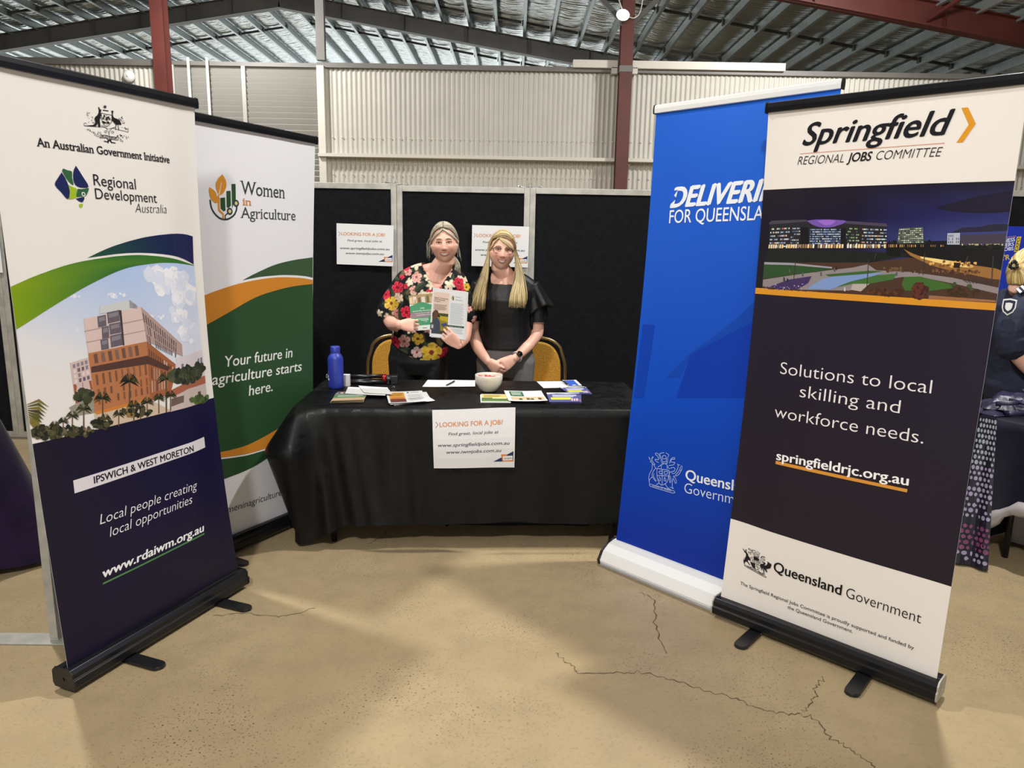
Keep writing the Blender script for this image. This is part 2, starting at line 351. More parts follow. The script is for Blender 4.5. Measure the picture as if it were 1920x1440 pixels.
# printed artwork, traced as flat shapes on each panel; coordinates in half millimetres from the panel foot centre
ART = {}
ART['rda'] = [
('p',0,[230,226,221],[-845,0,845,0,845,3997,-845,3997]),
('p',3,[27,22,44,30,25,42,20,17,60,28,23,40],[-845,0,845,0,845,1586,-845,1636]),
('p',1,[189,205,235,186,203,235,182,201,234,178,198,234,175,196,233,172,194,233,169,192,232,167,191,232,168,191,232,171,193,231,174,194,231,178,197,230,183,199,229,188,202,229,193,205,228,199,208,227,206,212,226,214,216,225,220,220,224,232,226,222,233,230,229],[744,2727,661,2738,547,2752,441,2761,355,2764,274,2762,195,2757,119,2751,45,2741,-37,2723,-131,2696,-230,2662,-328,2626,-418,2589,-505,2551,-597,2509,-706,2457,-817,2403,-892,2365,-860,1632,753,1581]),
('b',2,[226,228,238,236,236,242,214,220,238],[425,2643,222,-12,-9,-66,58,-3,-6,-45],26),
('b',2,[226,228,238,236,236,242,214,220,238],[563,2499,144,-11,-11,-81,58,-4,-6,-43],24),
('b',2,[226,228,238,236,236,242,214,220,238],[472,2343,105,-11,-7,-54,39,-4,-4,-30],12),
('b',2,[226,228,238,236,236,242,214,220,238],[598,2204,110,-14,-11,-83,51,-6,-5,-39],16),
('b',2,[226,228,238,236,236,242,214,220,238],[333,2582,83,-5,-7,-52,37,-2,-4,-29],10),
('b',2,[226,228,238,236,236,242,214,220,238],[-90,2551,72,-5,-2,-17,17,-1,-2,-15],10),
('b',2,[226,228,238,236,236,242,214,220,238],[269,2357,99,-10,-2,-13,16,-2,-2,-13],8),
('b',2,[226,228,238,236,236,242,214,220,238],[-415,2562,38,-3,-1,-9,12,-1,-2,-10],4),
('b',2,[226,228,238,236,236,242,214,220,238],[-234,2134,84,-13,-3,-24,17,-3,-2,-15],5),
('b',2,[226,228,238,236,236,242,214,220,238],[-447,2339,25,-3,-1,-7,9,-1,-1,-8],4),
('p',3,[132,158,22,132,158,22,131,158,22,127,155,23,122,152,25,118,149,26,113,146,27,109,144,28,105,141,30,100,138,31,96,135,32,91,132,33,87,130,34,82,127,36,78,124,37,73,121,38,69,119,39,64,116,41,60,113,42,56,110,43,52,108,44,52,108,44,52,108,44,52,108,44,52,108,44,52,108,44,52,108,44,52,108,44,52,108,44,52,108,44,52,108,44,52,108,44,52,108,44,52,108,44,52,108,44,52,108,44,52,108,44,52,108,44,52,108,44,52,108,44,52,108,44,52,108,44,52,108,44,52,108,44,52,108,44,52,108,44,52,108,44,52,108,44,52,108,44,52,108,44,52,108,44,52,108,44,52,108,44,52,108,44,52,108,44,52,108,44,52,108,44,55,110,43,60,113,42,64,116,41,69,119,39,73,121,38,78,124,37,82,127,36,86,129,35,91,132,33,95,135,32,100,138,31,105,141,29,111,145,28,118,149,26,124,153,24,128,156,23,132,158,22],[-894,2640,-872,2648,-842,2659,-805,2673,-765,2687,-724,2702,-684,2715,-645,2727,-604,2738,-563,2750,-520,2761,-477,2772,-434,2781,-391,2789,-347,2796,-302,2802,-257,2807,-212,2812,-165,2816,-118,2820,-71,2824,-22,2826,27,2828,77,2829,127,2829,179,2827,232,2823,286,2818,340,2813,393,2806,446,2798,500,2788,557,2776,613,2762,666,2749,711,2738,744,2730,744,2727,709,2731,661,2738,605,2745,547,2752,491,2758,441,2761,397,2763,355,2764,314,2764,274,2762,235,2760,195,2757,156,2754,119,2751,83,2746,45,2741,6,2733,-37,2723,-82,2711,-131,2696,-180,2679,-230,2662,-280,2644,-328,2626,-373,2608,-418,2589,-461,2570,-505,2551,-550,2531,-597,2509,-649,2485,-706,2457,-763,2429,-817,2403,-861,2381,-892,2365]),
('p',3,[36,78,58,36,78,58,36,78,58,36,78,58,36,77,58,35,75,59,35,73,60,34,71,61,34,70,61,33,68,62,33,66,63,32,64,64,31,61,65,31,59,66,30,56,67,29,53,68,28,50,69,27,47,71,26,43,72,25,40,73,25,37,74,24,34,76,23,31,77,22,28,78,22,28,78,22,28,78,22,28,78,22,28,78,22,28,78,22,28,78,22,28,78,22,28,78,22,28,78,22,28,78,22,28,78,22,28,78,22,28,78,22,28,78,22,28,78,22,28,78,22,28,78,22,28,78,22,28,78,22,28,78,22,28,78,22,28,78,22,28,78,22,28,78,22,28,78,22,28,78,22,28,78,23,31,77,24,34,76,25,37,74,25,40,73,26,43,72,27,46,71,28,49,70,29,52,68,30,55,67,30,58,66,31,61,65,32,65,63,34,69,61,35,74,60,36,78,58,36,78,58,36,78,58],[-289,2820,-275,2825,-256,2832,-233,2841,-208,2851,-182,2860,-158,2868,-135,2876,-113,2883,-90,2890,-66,2897,-40,2904,-10,2911,23,2919,60,2928,99,2936,140,2944,182,2952,223,2959,264,2964,306,2969,350,2974,392,2977,433,2980,470,2983,505,2984,537,2985,567,2985,594,2984,620,2983,645,2981,668,2979,690,2976,709,2972,727,2969,741,2966,752,2963,737,2737,725,2742,708,2749,689,2757,666,2766,643,2774,619,2782,594,2789,568,2796,542,2803,513,2809,482,2815,449,2820,412,2825,372,2830,331,2834,289,2838,247,2841,207,2843,169,2845,132,2846,96,2846,59,2846,21,2845,-20,2843,-66,2841,-118,2836,-171,2831,-219,2827,-260,2823,-289,2820]),
('p',4,[200,204,204],[-243,2483,15,2507,76,2460,73,2435,-248,2429]),
('p',4,[150,152,154],[15,2507,83,2453,73,2435,9,2447]),
('p',4,[214,190,184],[-379,2407,110,2447,129,2181,-378,2166]),
('p',4,[176,150,142],[110,2447,476,2109,472,2012,129,2181]),
('p',4,[180,118,78],[-378,2166,129,2181,102,1724,-389,1743]),
('p',4,[158,98,64],[129,2181,386,1963,376,1889,304,1736,102,1724]),
('p',4,[206,184,182],[-523,2122,-381,2139,-375,1876,-521,1828]),
('p',4,[160,92,58],[-520,1971,-381,1975,-375,1876,-520,1834]),
('p',5,[84,60,52],[-370,2070,120,2073,332,1945,303,1922,118,2008,-373,2028]),
('p',5,[178,152,150],[-384,2325,116,2354,115,2346,-385,2318]),
('p',5,[178,152,150],[-382,2247,120,2269,119,2262,-383,2240]),
('p',5,[104,96,104],[-271,2413,-201,2418,-205,2339,-275,2335]),
('p',6,[134,128,136],[-261,2403,-211,2407,-212,2380,-263,2373]),
('p',5,[104,96,104],[-247,2335,-188,2337,-195,2252,-254,2250]),
('p',6,[134,128,136],[-238,2324,-198,2326,-200,2296,-240,2291]),
('p',5,[104,96,104],[-270,2247,-206,2250,-209,2174,-273,2173]),
('p',6,[134,128,136],[-260,2236,-216,2239,-217,2213,-261,2209]),
('p',5,[104,96,104],[-189,2433,-86,2441,-90,2361,-192,2353]),
('p',6,[134,128,136],[-179,2422,-96,2430,-97,2402,-181,2392]),
('p',5,[104,96,104],[-184,2349,-88,2354,-90,2276,-186,2272]),
('p',6,[134,128,136],[-174,2338,-98,2343,-99,2316,-175,2309]),
('p',5,[104,96,104],[-187,2266,-88,2271,-88,2185,-191,2180]),
('p',6,[134,128,136],[-177,2255,-98,2260,-100,2230,-179,2222]),
('p',5,[70,62,70],[-86,2441,-65,2436,-74,2179,-89,2181]),
('g',5,[92,82,90,120,108,112,84,74,78],[113,2412,425,2127,401,2009,137,2156],15,3,0.45,0.86,0.95),
('g',5,[92,66,56,206,196,190],[135,2130,366,1939,361,1905,130,2052],12,1,0.4,0.9,0.9),
('g',5,[110,84,84,126,98,92,110,80,72],[-354,2162,115,2175,121,2077,-352,2080],8,1,0.5,0.8,0.85),
('g',5,[124,84,62,140,96,72],[-362,2014,119,2014,116,1922,-363,1929],9,1,0.34,0.9,0.85),
('g',5,[120,80,60,138,90,64],[-363,1910,117,1908,109,1776,-367,1788],9,2,0.34,0.84,0.85),
('g',5,[170,140,124,110,66,50,202,170,150],[138,1991,302,1916,284,1782,117,1775],7,2,0.4,0.86,0.9),
('g',5,[112,96,108,140,128,140,224,206,204],[-512,2112,-388,2128,-386,1982,-513,1970],4,4,0.62,0.72,0.95),
('p',4,[214,204,210],[401,2009,748,2020,754,1792,383,1804]),
('p',5,[120,120,140],[447,1953,472,1953,465,1904,440,1904]),
('p',5,[120,120,140],[669,1959,696,1959,689,1908,662,1909]),
('p',5,[120,120,140],[713,1961,740,1961,734,1909,707,1909]),
('p',5,[164,98,74],[290,1760,508,1801,755,1799,752,1733,500,1739,317,1706]),
('p',4,[198,182,176],[300,1709,500,1739,752,1733,753,1581,285,1594]),
('p',5,[112,92,86],[307,1694,440,1697,432,1642,299,1633]),
('p',5,[96,80,76],[624,1685,668,1683,664,1625,620,1627]),
('b',6,[52,60,44,70,78,56,40,46,36,84,90,62],[497,1853,198,-36,-7,-53,36,-6,-4,-28],60),
('b',6,[60,66,50,44,50,40],[657,1867,94,-16,-7,-57,30,-5,-3,-23],30),
('b',6,[66,86,44,84,104,58,50,66,36],[644,1622,114,-24,-4,-34,27,-6,-3,-20],30),
('b',6,[62,68,46,80,84,56,46,50,38],[-448,1879,65,-14,-6,-40,21,-4,-3,-19],30),
('p',4,[150,146,132],[-573,1821,-381,1877,-389,1743,-532,1752]),
('p',4,[206,186,164],[-393,1744,103,1731,303,1597,-391,1619]),
('p',5,[206,128,52],[-393,1750,57,1747,62,1730,-375,1727]),
('m',6,[44,46,34,66,66,44,34,36,30,82,78,52],[-68,1910,92,-18,-11,-78],3.06),
('m',6,[44,46,34,66,66,44,34,36,30,82,78,52],[-312,1832,74,-16,-9,-65],2.22),
('m',6,[44,46,34,66,66,44,34,36,30,82,78,52],[278,1865,94,-17,-10,-75],3.57),
('m',6,[44,46,34,66,66,44,34,36,30,82,78,52],[-468,1786,65,-15,-8,-59],2.20),
('m',6,[44,46,34,66,66,44,34,36,30,82,78,52],[-557,1758,53,-13,-7,-49],2.14),
('m',6,[44,46,34,66,66,44,34,36,30,82,78,52],[-626,1736,44,-11,-6,-41],1.94),
('m',6,[44,46,34,66,66,44,34,36,30,82,78,52],[-688,1724,43,-11,-6,-41],1.67),
('m',6,[44,46,34,66,66,44,34,36,30,82,78,52],[69,1718,69,-15,-8,-57],2.05),
('m',6,[44,46,34,66,66,44,34,36,30,82,78,52],[184,1727,65,-14,-7,-53],2.25),
('m',6,[44,46,34,66,66,44,34,36,30,82,78,52],[302,1723,68,-14,-7,-54],2.25),
('m',6,[44,46,34,66,66,44,34,36,30,82,78,52],[-196,1686,57,-13,-7,-50],1.75),
('m',6,[44,46,34,66,66,44,34,36,30,82,78,52],[-57,1719,69,-15,-8,-59],1.96),
('m',6,[44,46,34,66,66,44,34,36,30,82,78,52],[2,1692,55,-12,-6,-46],1.94),
('m',6,[44,46,34,66,66,44,34,36,30,82,78,52],[-312,1681,55,-13,-7,-49],1.50),
('b',7,[44,46,34,66,66,44,34,36,30,82,78,52,96,92,70],[-742,1685,106,-27,-6,-38,19,-5,-3,-18],70),
('b',7,[44,46,34,66,66,44,34,36,30,82,78,52,110,98,74],[-559,1655,138,-35,-4,-30,19,-5,-3,-18],60),
('b',7,[44,46,34,66,66,44,34,36,30,82,78,52],[-344,1657,82,-20,-4,-32,19,-5,-2,-17],40),
('b',7,[44,46,34,66,66,44,34,36,30,82,78,52,150,118,70],[-33,1667,137,-32,-4,-28,20,-5,-2,-17],40),
('p',6,[120,110,50],[-862,1898,-766,1922,-705,1851,-774,1905]),
('p',6,[90,88,40],[-864,1889,-770,1898,-718,1833,-777,1880]),
('p',6,[120,110,50],[-865,1880,-774,1873,-730,1815,-781,1854]),
('p',6,[70,66,36],[-866,1871,-777,1849,-742,1797,-785,1829]),
('p',6,[90,88,40],[-868,1863,-781,1824,-754,1779,-789,1803]),
('p',6,[90,88,40],[-869,1854,-785,1800,-767,1761,-793,1778]),
('p',6,[120,110,50],[-870,1845,-788,1775,-779,1743,-796,1752]),
('p',6,[120,110,50],[-872,1836,-792,1751,-791,1725,-800,1726]),
('p',6,[120,110,50],[-873,1828,-795,1726,-803,1707,-804,1701]),
('t',5,[24,22,26],'An Australian Government Initiative',[-547,3533,542,3521],0.0265,0.012,0,1),
('p',5,[26,25,28],[-56,3845,-54,3845,-51,3844,-48,3842,-46,3839,-45,3834,-43,3831,-39,3830,-35,3830,-32,3830,-33,3827,-35,3824,-37,3820,-39,3815,-42,3810,-43,3805,-42,3801,-40,3797,-39,3793,-41,3788,-45,3783,-47,3778,-46,3773,-45,3768,-45,3765,-47,3767,-50,3770,-53,3771,-55,3765,-56,3757,-57,3747,-57,3735,-57,3723,-58,3714,-63,3710,-70,3709,-75,3712,-76,3720,-75,3732,-75,3738,-78,3735,-82,3727,-87,3719,-92,3715,-97,3711,-106,3708,-118,3707,-133,3708,-147,3708,-163,3707,-178,3706,-185,3705,-178,3707,-162,3709,-147,3712,-135,3714,-123,3716,-113,3719,-105,3724,-99,3730,-95,3736,-95,3743,-97,3751,-98,3758,-96,3764,-93,3769,-89,3775,-83,3780,-75,3785,-68,3791,-63,3799,-58,3807,-56,3815,-55,3821,-55,3826,-56,3829]),
('p',5,[26,25,28],[48,3834,51,3835,54,3837,58,3838,61,3837,64,3835,66,3832,64,3829,62,3824,59,3819,58,3813,58,3807,58,3801,60,3797,62,3794,67,3791,76,3788,86,3787,96,3784,103,3781,108,3777,113,3773,117,3766,120,3759,122,3754,119,3751,115,3749,110,3747,105,3748,99,3749,94,3748,93,3744,94,3737,94,3731,95,3724,95,3718,95,3713,94,3710,92,3709,90,3712,90,3721,90,3734,89,3743,86,3746,82,3746,78,3744,76,3741,74,3736,72,3731,70,3724,69,3716,68,3711,66,3708,64,3707,63,3710,66,3719,69,3732,71,3743,68,3749,62,3753,57,3757,51,3763,46,3768,43,3775,44,3784,47,3794,50,3803,50,3811,50,3819,50,3824]),
('p',5,[26,25,28],[19,3857,6,3852,10,3843,1,3848,-7,3838,-5,3848,-18,3845,-8,3853,-16,3858,-4,3858,-2,3868,2,3860,13,3868,7,3857]),
('s',4,[26,25,28],[-19,3829,23,3830],0.003),
('s',4,[26,25,28],[-37,3807,5,3805,49,3806,41,3760,15,3733,-5,3721,-25,3730,-39,3749,-37,3807],0.0016),
('s',4,[26,25,28],[5,3805,-5,3721],0.001),
('s',4,[26,25,28],[-41,3766,43,3772],0.001),
('b',5,[26,25,28],[-19,3784,12,2,-1,-8,7,1,-1,-6],5),
('b',5,[26,25,28],[22,3782,12,2,-1,-8,7,1,-1,-6],5),
('b',5,[26,25,28],[-20,3749,12,2,-1,-8,7,1,-1,-6],5),
('b',5,[26,25,28],[12,3749,12,2,-1,-9,7,1,-1,-6],5),
('b',5,[26,25,28],[0,3771,12,2,-1,-8,7,1,-1,-6],5),
('s',4,[26,25,28],[-182,3706,-183,3709,-185,3713,-185,3717,-181,3720,-177,3723,-172,3724,-169,3723,-166,3720,-164,3718],0.0014),
('s',4,[26,25,28],[-185,3704,-163,3705,-132,3707,-102,3709,-76,3711,-52,3713,-31,3714,-15,3712,-4,3709,4,3706],0.0014),
('s',4,[26,25,28],[11,3707,19,3711,30,3715,42,3718,56,3717,71,3714,86,3712,101,3711,116,3710,131,3710,145,3709,158,3707,168,3707,174,3708,176,3711,177,3714,176,3717,173,3720,170,3722],0.0014),
('s',4,[26,25,28],[-49,3724,-40,3723,-28,3720,-16,3716,-8,3706,0,3694,5,3684,6,3676,6,3670,6,3666],0.0014),
('s',4,[26,25,28],[73,3728,65,3726,54,3723,42,3718,32,3710,21,3700,13,3691,8,3681,6,3672,4,3666],0.0014),
('s',4,[26,25,28],[-19,3693,-23,3690,-27,3687,-29,3684,-28,3681,-24,3678,-20,3678,-16,3680,-12,3684,-9,3688,-11,3690,-15,3693,-18,3694],0.0014),
('s',4,[26,25,28],[39,3697,35,3695,30,3692,27,3689,28,3686,32,3683,36,3681,41,3684,47,3688,50,3692,48,3694,43,3696,39,3697],0.0014),
('p',5,[26,25,28],[-151,3676,-144,3677,-138,3675,-145,3674]),
('p',5,[26,25,28],[-149,3676,-142,3678,-136,3676,-143,3674]),
('p',5,[26,25,28],[-164,3687,-168,3683,-174,3681,-169,3685]),
('p',5,[26,25,28],[-143,3681,-143,3675,-147,3670,-147,3676]),
('p',5,[26,25,28],[-89,3661,-84,3658,-83,3654,-87,3656]),
('p',5,[26,25,28],[-166,3681,-159,3681,-155,3676,-162,3677]),
('p',5,[26,25,28],[-115,3670,-110,3671,-106,3670,-111,3669]),
('p',5,[26,25,28],[-148,3687,-143,3684,-141,3678,-147,3681]),
('p',5,[26,25,28],[-126,3676,-128,3671,-134,3667,-131,3672]),
('p',5,[26,25,28],[-109,3672,-113,3667,-119,3664,-115,3669]),
('p',5,[26,25,28],[-79,3667,-82,3662,-88,3659,-84,3664]),
('p',5,[26,25,28],[-125,3676,-130,3670,-137,3666,-133,3672]),
('p',5,[26,25,28],[-87,3669,-87,3662,-93,3656,-92,3663]),
('p',5,[26,25,28],[-119,3677,-117,3671,-119,3664,-121,3670]),
('p',5,[26,25,28],[-150,3684,-158,3681,-166,3682,-158,3685]),
('p',5,[26,25,28],[-150,3676,-143,3679,-137,3677,-144,3675]),
('p',5,[26,25,28],[-145,3795,-148,3791,-154,3788,-150,3792]),
('p',5,[26,25,28],[-153,3777,-145,3779,-140,3776,-147,3775]),
('p',5,[26,25,28],[-134,3760,-139,3756,-145,3755,-140,3759]),
('p',5,[26,25,28],[-143,3766,-149,3764,-154,3763,-149,3766]),
('p',5,[26,25,28],[-147,3795,-145,3789,-148,3783,-150,3789]),
('p',5,[26,25,28],[-155,3785,-151,3781,-151,3775,-155,3779]),
('p',5,[26,25,28],[-143,3739,-145,3732,-151,3726,-149,3732]),
('p',5,[26,25,28],[-126,3797,-133,3791,-142,3789,-135,3795]),
('p',5,[26,25,28],[-144,3780,-145,3775,-149,3772,-148,3776]),
('p',5,[26,25,28],[-149,3801,-145,3798,-145,3794,-148,3797]),
('p',5,[26,25,28],[-122,3775,-119,3773,-119,3768,-122,3771]),
('p',5,[26,25,28],[-109,3736,-104,3734,-101,3730,-107,3732]),
('p',5,[26,25,28],[-113,3748,-120,3745,-127,3745,-120,3748]),
('p',5,[26,25,28],[-121,3754,-117,3751,-116,3746,-120,3749]),
('p',5,[26,25,28],[-107,3737,-114,3733,-121,3733,-114,3737]),
('p',5,[26,25,28],[-110,3775,-109,3767,-114,3760,-114,3767]),
('p',5,[26,25,28],[-105,3736,-102,3733,-102,3728,-105,3731]),
('p',5,[26,25,28],[-111,3734,-107,3731,-106,3726,-110,3729]),
('p',5,[26,25,28],[155,3771,149,3764,139,3761,146,3767]),
('p',5,[26,25,28],[129,3774,133,3772,133,3767,130,3770]),
('p',5,[26,25,28],[138,3812,134,3803,125,3797,129,3805]),
('p',5,[26,25,28],[152,3781,145,3778,138,3778,145,3781]),
('p',5,[26,25,28],[125,3800,133,3799,137,3794,129,3795]),
('p',5,[26,25,28],[150,3773,147,3766,140,3759,143,3767]),
('p',5,[26,25,28],[146,3800,140,3794,131,3790,137,3796]),
('p',5,[26,25,28],[126,3784,132,3780,133,3773,127,3777]),
('p',5,[26,25,28],[144,3765,136,3761,127,3761,135,3765]),
('p',5,[26,25,28],[138,3803,129,3797,120,3796,128,3801]),
('p',5,[26,25,28],[122,3791,120,3785,114,3780,116,3786]),
('p',5,[26,25,28],[112,3787,103,3783,95,3783,103,3787]),
('p',5,[26,25,28],[129,3787,120,3781,111,3779,119,3785]),
('p',5,[26,25,28],[101,3794,108,3792,112,3787,105,3789]),
('p',5,[26,25,28],[117,3794,110,3790,103,3789,110,3793]),
('p',5,[26,25,28],[110,3785,114,3779,113,3771,109,3777]),
('p',5,[26,25,28],[142,3731,150,3733,157,3732,149,3730]),
('p',5,[26,25,28],[118,3735,125,3734,130,3730,123,3731]),
('p',5,[26,25,28],[161,3736,162,3730,159,3723,158,3730]),
('p',5,[26,25,28],[148,3728,154,3726,157,3721,151,3723]),
('p',5,[26,25,28],[168,3732,162,3724,153,3720,159,3727]),
('p',5,[26,25,28],[150,3740,151,3733,147,3726,146,3733]),
('p',5,[26,25,28],[156,3735,148,3731,139,3731,147,3735]),
('p',5,[26,25,28],[178,3737,178,3729,172,3721,172,3729]),
('p',5,[26,25,28],[156,3733,158,3729,157,3725,154,3729]),
('p',5,[26,25,28],[110,3676,104,3669,94,3665,101,3672]),
('p',5,[26,25,28],[102,3676,112,3676,118,3671,109,3671]),
('p',5,[26,25,28],[152,3666,156,3661,155,3654,151,3659]),
('p',5,[26,25,28],[169,3677,172,3672,171,3665,167,3670]),
('p',5,[26,25,28],[116,3678,113,3674,108,3671,111,3675]),
('p',5,[26,25,28],[129,3682,134,3678,135,3671,130,3675]),
('p',5,[26,25,28],[128,3670,121,3662,111,3658,118,3666]),
('p',5,[26,25,28],[104,3684,100,3679,93,3676,97,3682]),
('p',5,[26,25,28],[108,3673,103,3669,96,3666,101,3671]),
('p',5,[26,25,28],[118,3679,116,3674,111,3671,113,3676]),
('p',5,[26,25,28],[95,3678,105,3680,113,3677,103,3675]),
('p',5,[26,25,28],[151,3678,146,3675,140,3673,145,3677]),
('p',5,[26,25,28],[155,3677,155,3669,150,3661,150,3669]),
('p',5,[26,25,28],[102,3675,107,3674,109,3670,104,3671]),
('p',5,[26,25,28],[-121,3666,-116,3663,-115,3658,-119,3660]),
('p',5,[26,25,28],[-96,3646,-89,3645,-85,3641,-92,3642]),
('p',5,[26,25,28],[-113,3673,-118,3667,-125,3663,-120,3669]),
('p',5,[26,25,28],[-117,3655,-108,3655,-102,3652,-111,3651]),
('p',5,[26,25,28],[-101,3654,-98,3649,-98,3643,-102,3648]),
('p',5,[26,25,28],[-72,3653,-78,3647,-87,3645,-80,3651]),
('p',5,[26,25,28],[-98,3649,-92,3650,-87,3649,-93,3647]),
('p',5,[26,25,28],[-112,3666,-107,3666,-103,3663,-109,3664]),
('p',5,[26,25,28],[-79,3644,-75,3642,-73,3638,-78,3640]),
('p',5,[26,25,28],[-105,3665,-103,3660,-104,3655,-106,3659]),
('p',5,[26,25,28],[-75,3644,-67,3642,-63,3635,-71,3638]),
('p',5,[26,25,28],[-107,3666,-104,3662,-104,3656,-108,3660]),
('p',5,[26,25,28],[89,3639,96,3641,102,3640,95,3638]),
('p',5,[26,25,28],[86,3655,93,3657,99,3656,92,3653]),
('p',5,[26,25,28],[105,3652,100,3645,92,3641,97,3648]),
('p',5,[26,25,28],[110,3644,117,3640,119,3632,112,3637]),
('p',5,[26,25,28],[91,3647,100,3649,109,3647,99,3645]),
('p',5,[26,25,28],[117,3633,113,3628,107,3626,111,3630]),
('p',5,[26,25,28],[110,3641,103,3634,94,3631,101,3638]),
('p',5,[26,25,28],[-53,3668,-56,3663,-61,3659,-59,3664]),
('p',5,[26,25,28],[-87,3676,-78,3677,-71,3673,-80,3672]),
('p',5,[26,25,28],[-58,3669,-61,3663,-68,3658,-65,3665]),
('p',5,[26,25,28],[-65,3678,-64,3672,-67,3666,-69,3672]),
('p',5,[26,25,28],[-77,3662,-72,3661,-70,3657,-75,3659]),
('p',5,[26,25,28],[-57,3680,-62,3673,-71,3668,-65,3675]),
('p',5,[26,25,28],[79,3675,75,3667,68,3661,71,3669]),
('p',5,[26,25,28],[77,3674,83,3674,88,3671,81,3671]),
('p',5,[26,25,28],[71,3664,77,3666,82,3665,76,3663]),
('p',5,[26,25,28],[78,3673,76,3668,70,3663,73,3669]),
('p',5,[26,25,28],[67,3670,77,3670,84,3666,74,3666]),
('p',5,[26,25,28],[72,3666,79,3669,86,3667,79,3665]),
('s',4,[26,25,28],[-64,3656,-53,3658,-38,3661,-24,3662,-14,3662,-6,3660,5,3658,18,3658,34,3658,48,3658,62,3658,75,3659,84,3659],0.0014),
('s',4,[26,25,28],[-66,3639,-56,3640,-41,3641,-27,3642,-17,3641,-8,3640,2,3639,16,3639,32,3639,46,3639,58,3639,69,3639,77,3639],0.0014),
('s',4,[26,25,28],[-64,3656,-66,3639],0.0014),
('s',4,[26,25,28],[84,3659,77,3639],0.0014),
('t',5,[26,25,28],'AUSTRALIA',[-59,3643,69,3643],0.0085,0.02,0,0),
('s',4,[26,25,28],[-41,3620,-34,3619,-24,3618,-16,3618,-8,3622,-2,3627,4,3630,10,3628,15,3623,21,3619,31,3618,42,3617,50,3617],0.003),
('s',4,[26,25,28],[-13,3610,-8,3618,-1,3630,5,3636,11,3631,16,3621,20,3613],0.003),
('s',4,[26,25,28],[-13,3640,-11,3635,-9,3627,-8,3622],0.003),
('s',4,[26,25,28],[20,3640,17,3635,13,3627,10,3621],0.003),
('p',4,[28,36,84],[-399,3382,-407,3372,-419,3358,-431,3343,-443,3329,-455,3313,-459,3298,-451,3283,-436,3268,-421,3253,-407,3235,-393,3218,-381,3210,-372,3216,-365,3232,-360,3249,-358,3266,-360,3286,-362,3304,-367,3320,-373,3335,-379,3349,-386,3362,-394,3374,-399,3382]),
('p',4,[48,96,58],[-394,3389,-392,3394,-389,3402,-384,3407,-375,3406,-364,3402,-354,3399,-342,3398,-331,3397,-323,3392,-322,3381,-325,3367,-327,3352,-325,3336,-323,3318,-324,3306,-330,3305,-339,3310,-347,3317,-356,3324,-364,3334,-372,3345,-380,3360,-388,3377,-394,3389]),
('p',4,[28,36,84],[-287,3434,-294,3424,-304,3409,-311,3393,-316,3376,-319,3358,-320,3341,-319,3327,-315,3315,-308,3305,-297,3298,-281,3293,-265,3291,-244,3291,-222,3293,-210,3301,-215,3320,-231,3345,-247,3370,-261,3394,-276,3417,-287,3434]),
('p',4,[156,182,36],[-361,3304,-335,3294,-303,3284,-312,3249,-313,3223,-343,3213,-372,3209,-355,3247]),
('p',4,[48,96,58],[-297,3281,-285,3282,-269,3282,-252,3284,-236,3287,-220,3292,-210,3292,-211,3284,-217,3271,-224,3259,-230,3250,-236,3242,-244,3236,-255,3233,-268,3232,-280,3232,-292,3229,-304,3227,-311,3228,-313,3235,-310,3245,-306,3255,-303,3265,-300,3274,-297,3281]),
('p',4,[28,36,84],[-320,3216,-312,3218,-300,3221,-288,3224,-275,3227,-262,3229,-254,3228,-253,3223,-257,3214,-262,3207,-266,3201,-270,3197,-275,3194,-282,3195,-290,3197,-298,3200,-306,3205,-314,3212,-320,3216]),
('p',4,[156,182,36],[-301,3181,-271,3185,-276,3166,-288,3156,-302,3165]),
('p',5,[230,228,224],[-242,3249,-245,3258,-253,3263,-262,3263,-269,3258,-272,3249,-269,3240,-262,3235,-253,3235,-245,3240]),
('p',6,[48,96,58],[-249,3249,-251,3254,-255,3257,-260,3257,-264,3254,-265,3249,-264,3244,-260,3242,-255,3242,-251,3244]),
('t',5,[24,24,34],'Regional',[-167,3313,186,3304],0.038,-0.002,0,0),
('t',5,[24,24,34],'Development',[-166,3222,370,3215],0.036,-0.002,0,0),
('t',5,[30,30,36],'Australia',[156,3137,456,3139],0.034,-0.016,0.25,0),
('p',5,[222,218,224],[-613,1312,646,1289,645,1196,-615,1219]),
('t',6,[30,26,44],'IPSWICH & WEST MORETON',[-462,1241,486,1210],0.0255,0.022,0,0),
('t',5,[232,230,236],'Local people creating',[-458,929,482,883],0.037,-0.008,0.18,0),
('t',5,[232,230,236],'local opportunities',[-393,808,413,781],0.037,-0.008,0.18,0),
('t',5,[244,244,248],'www.rdaiwm.org.au',[-487,528,510,494],0.034,0.028,0.12,0),
('p',5,[84,138,84],[-494,492,513,477,511,464,-496,479]),
]
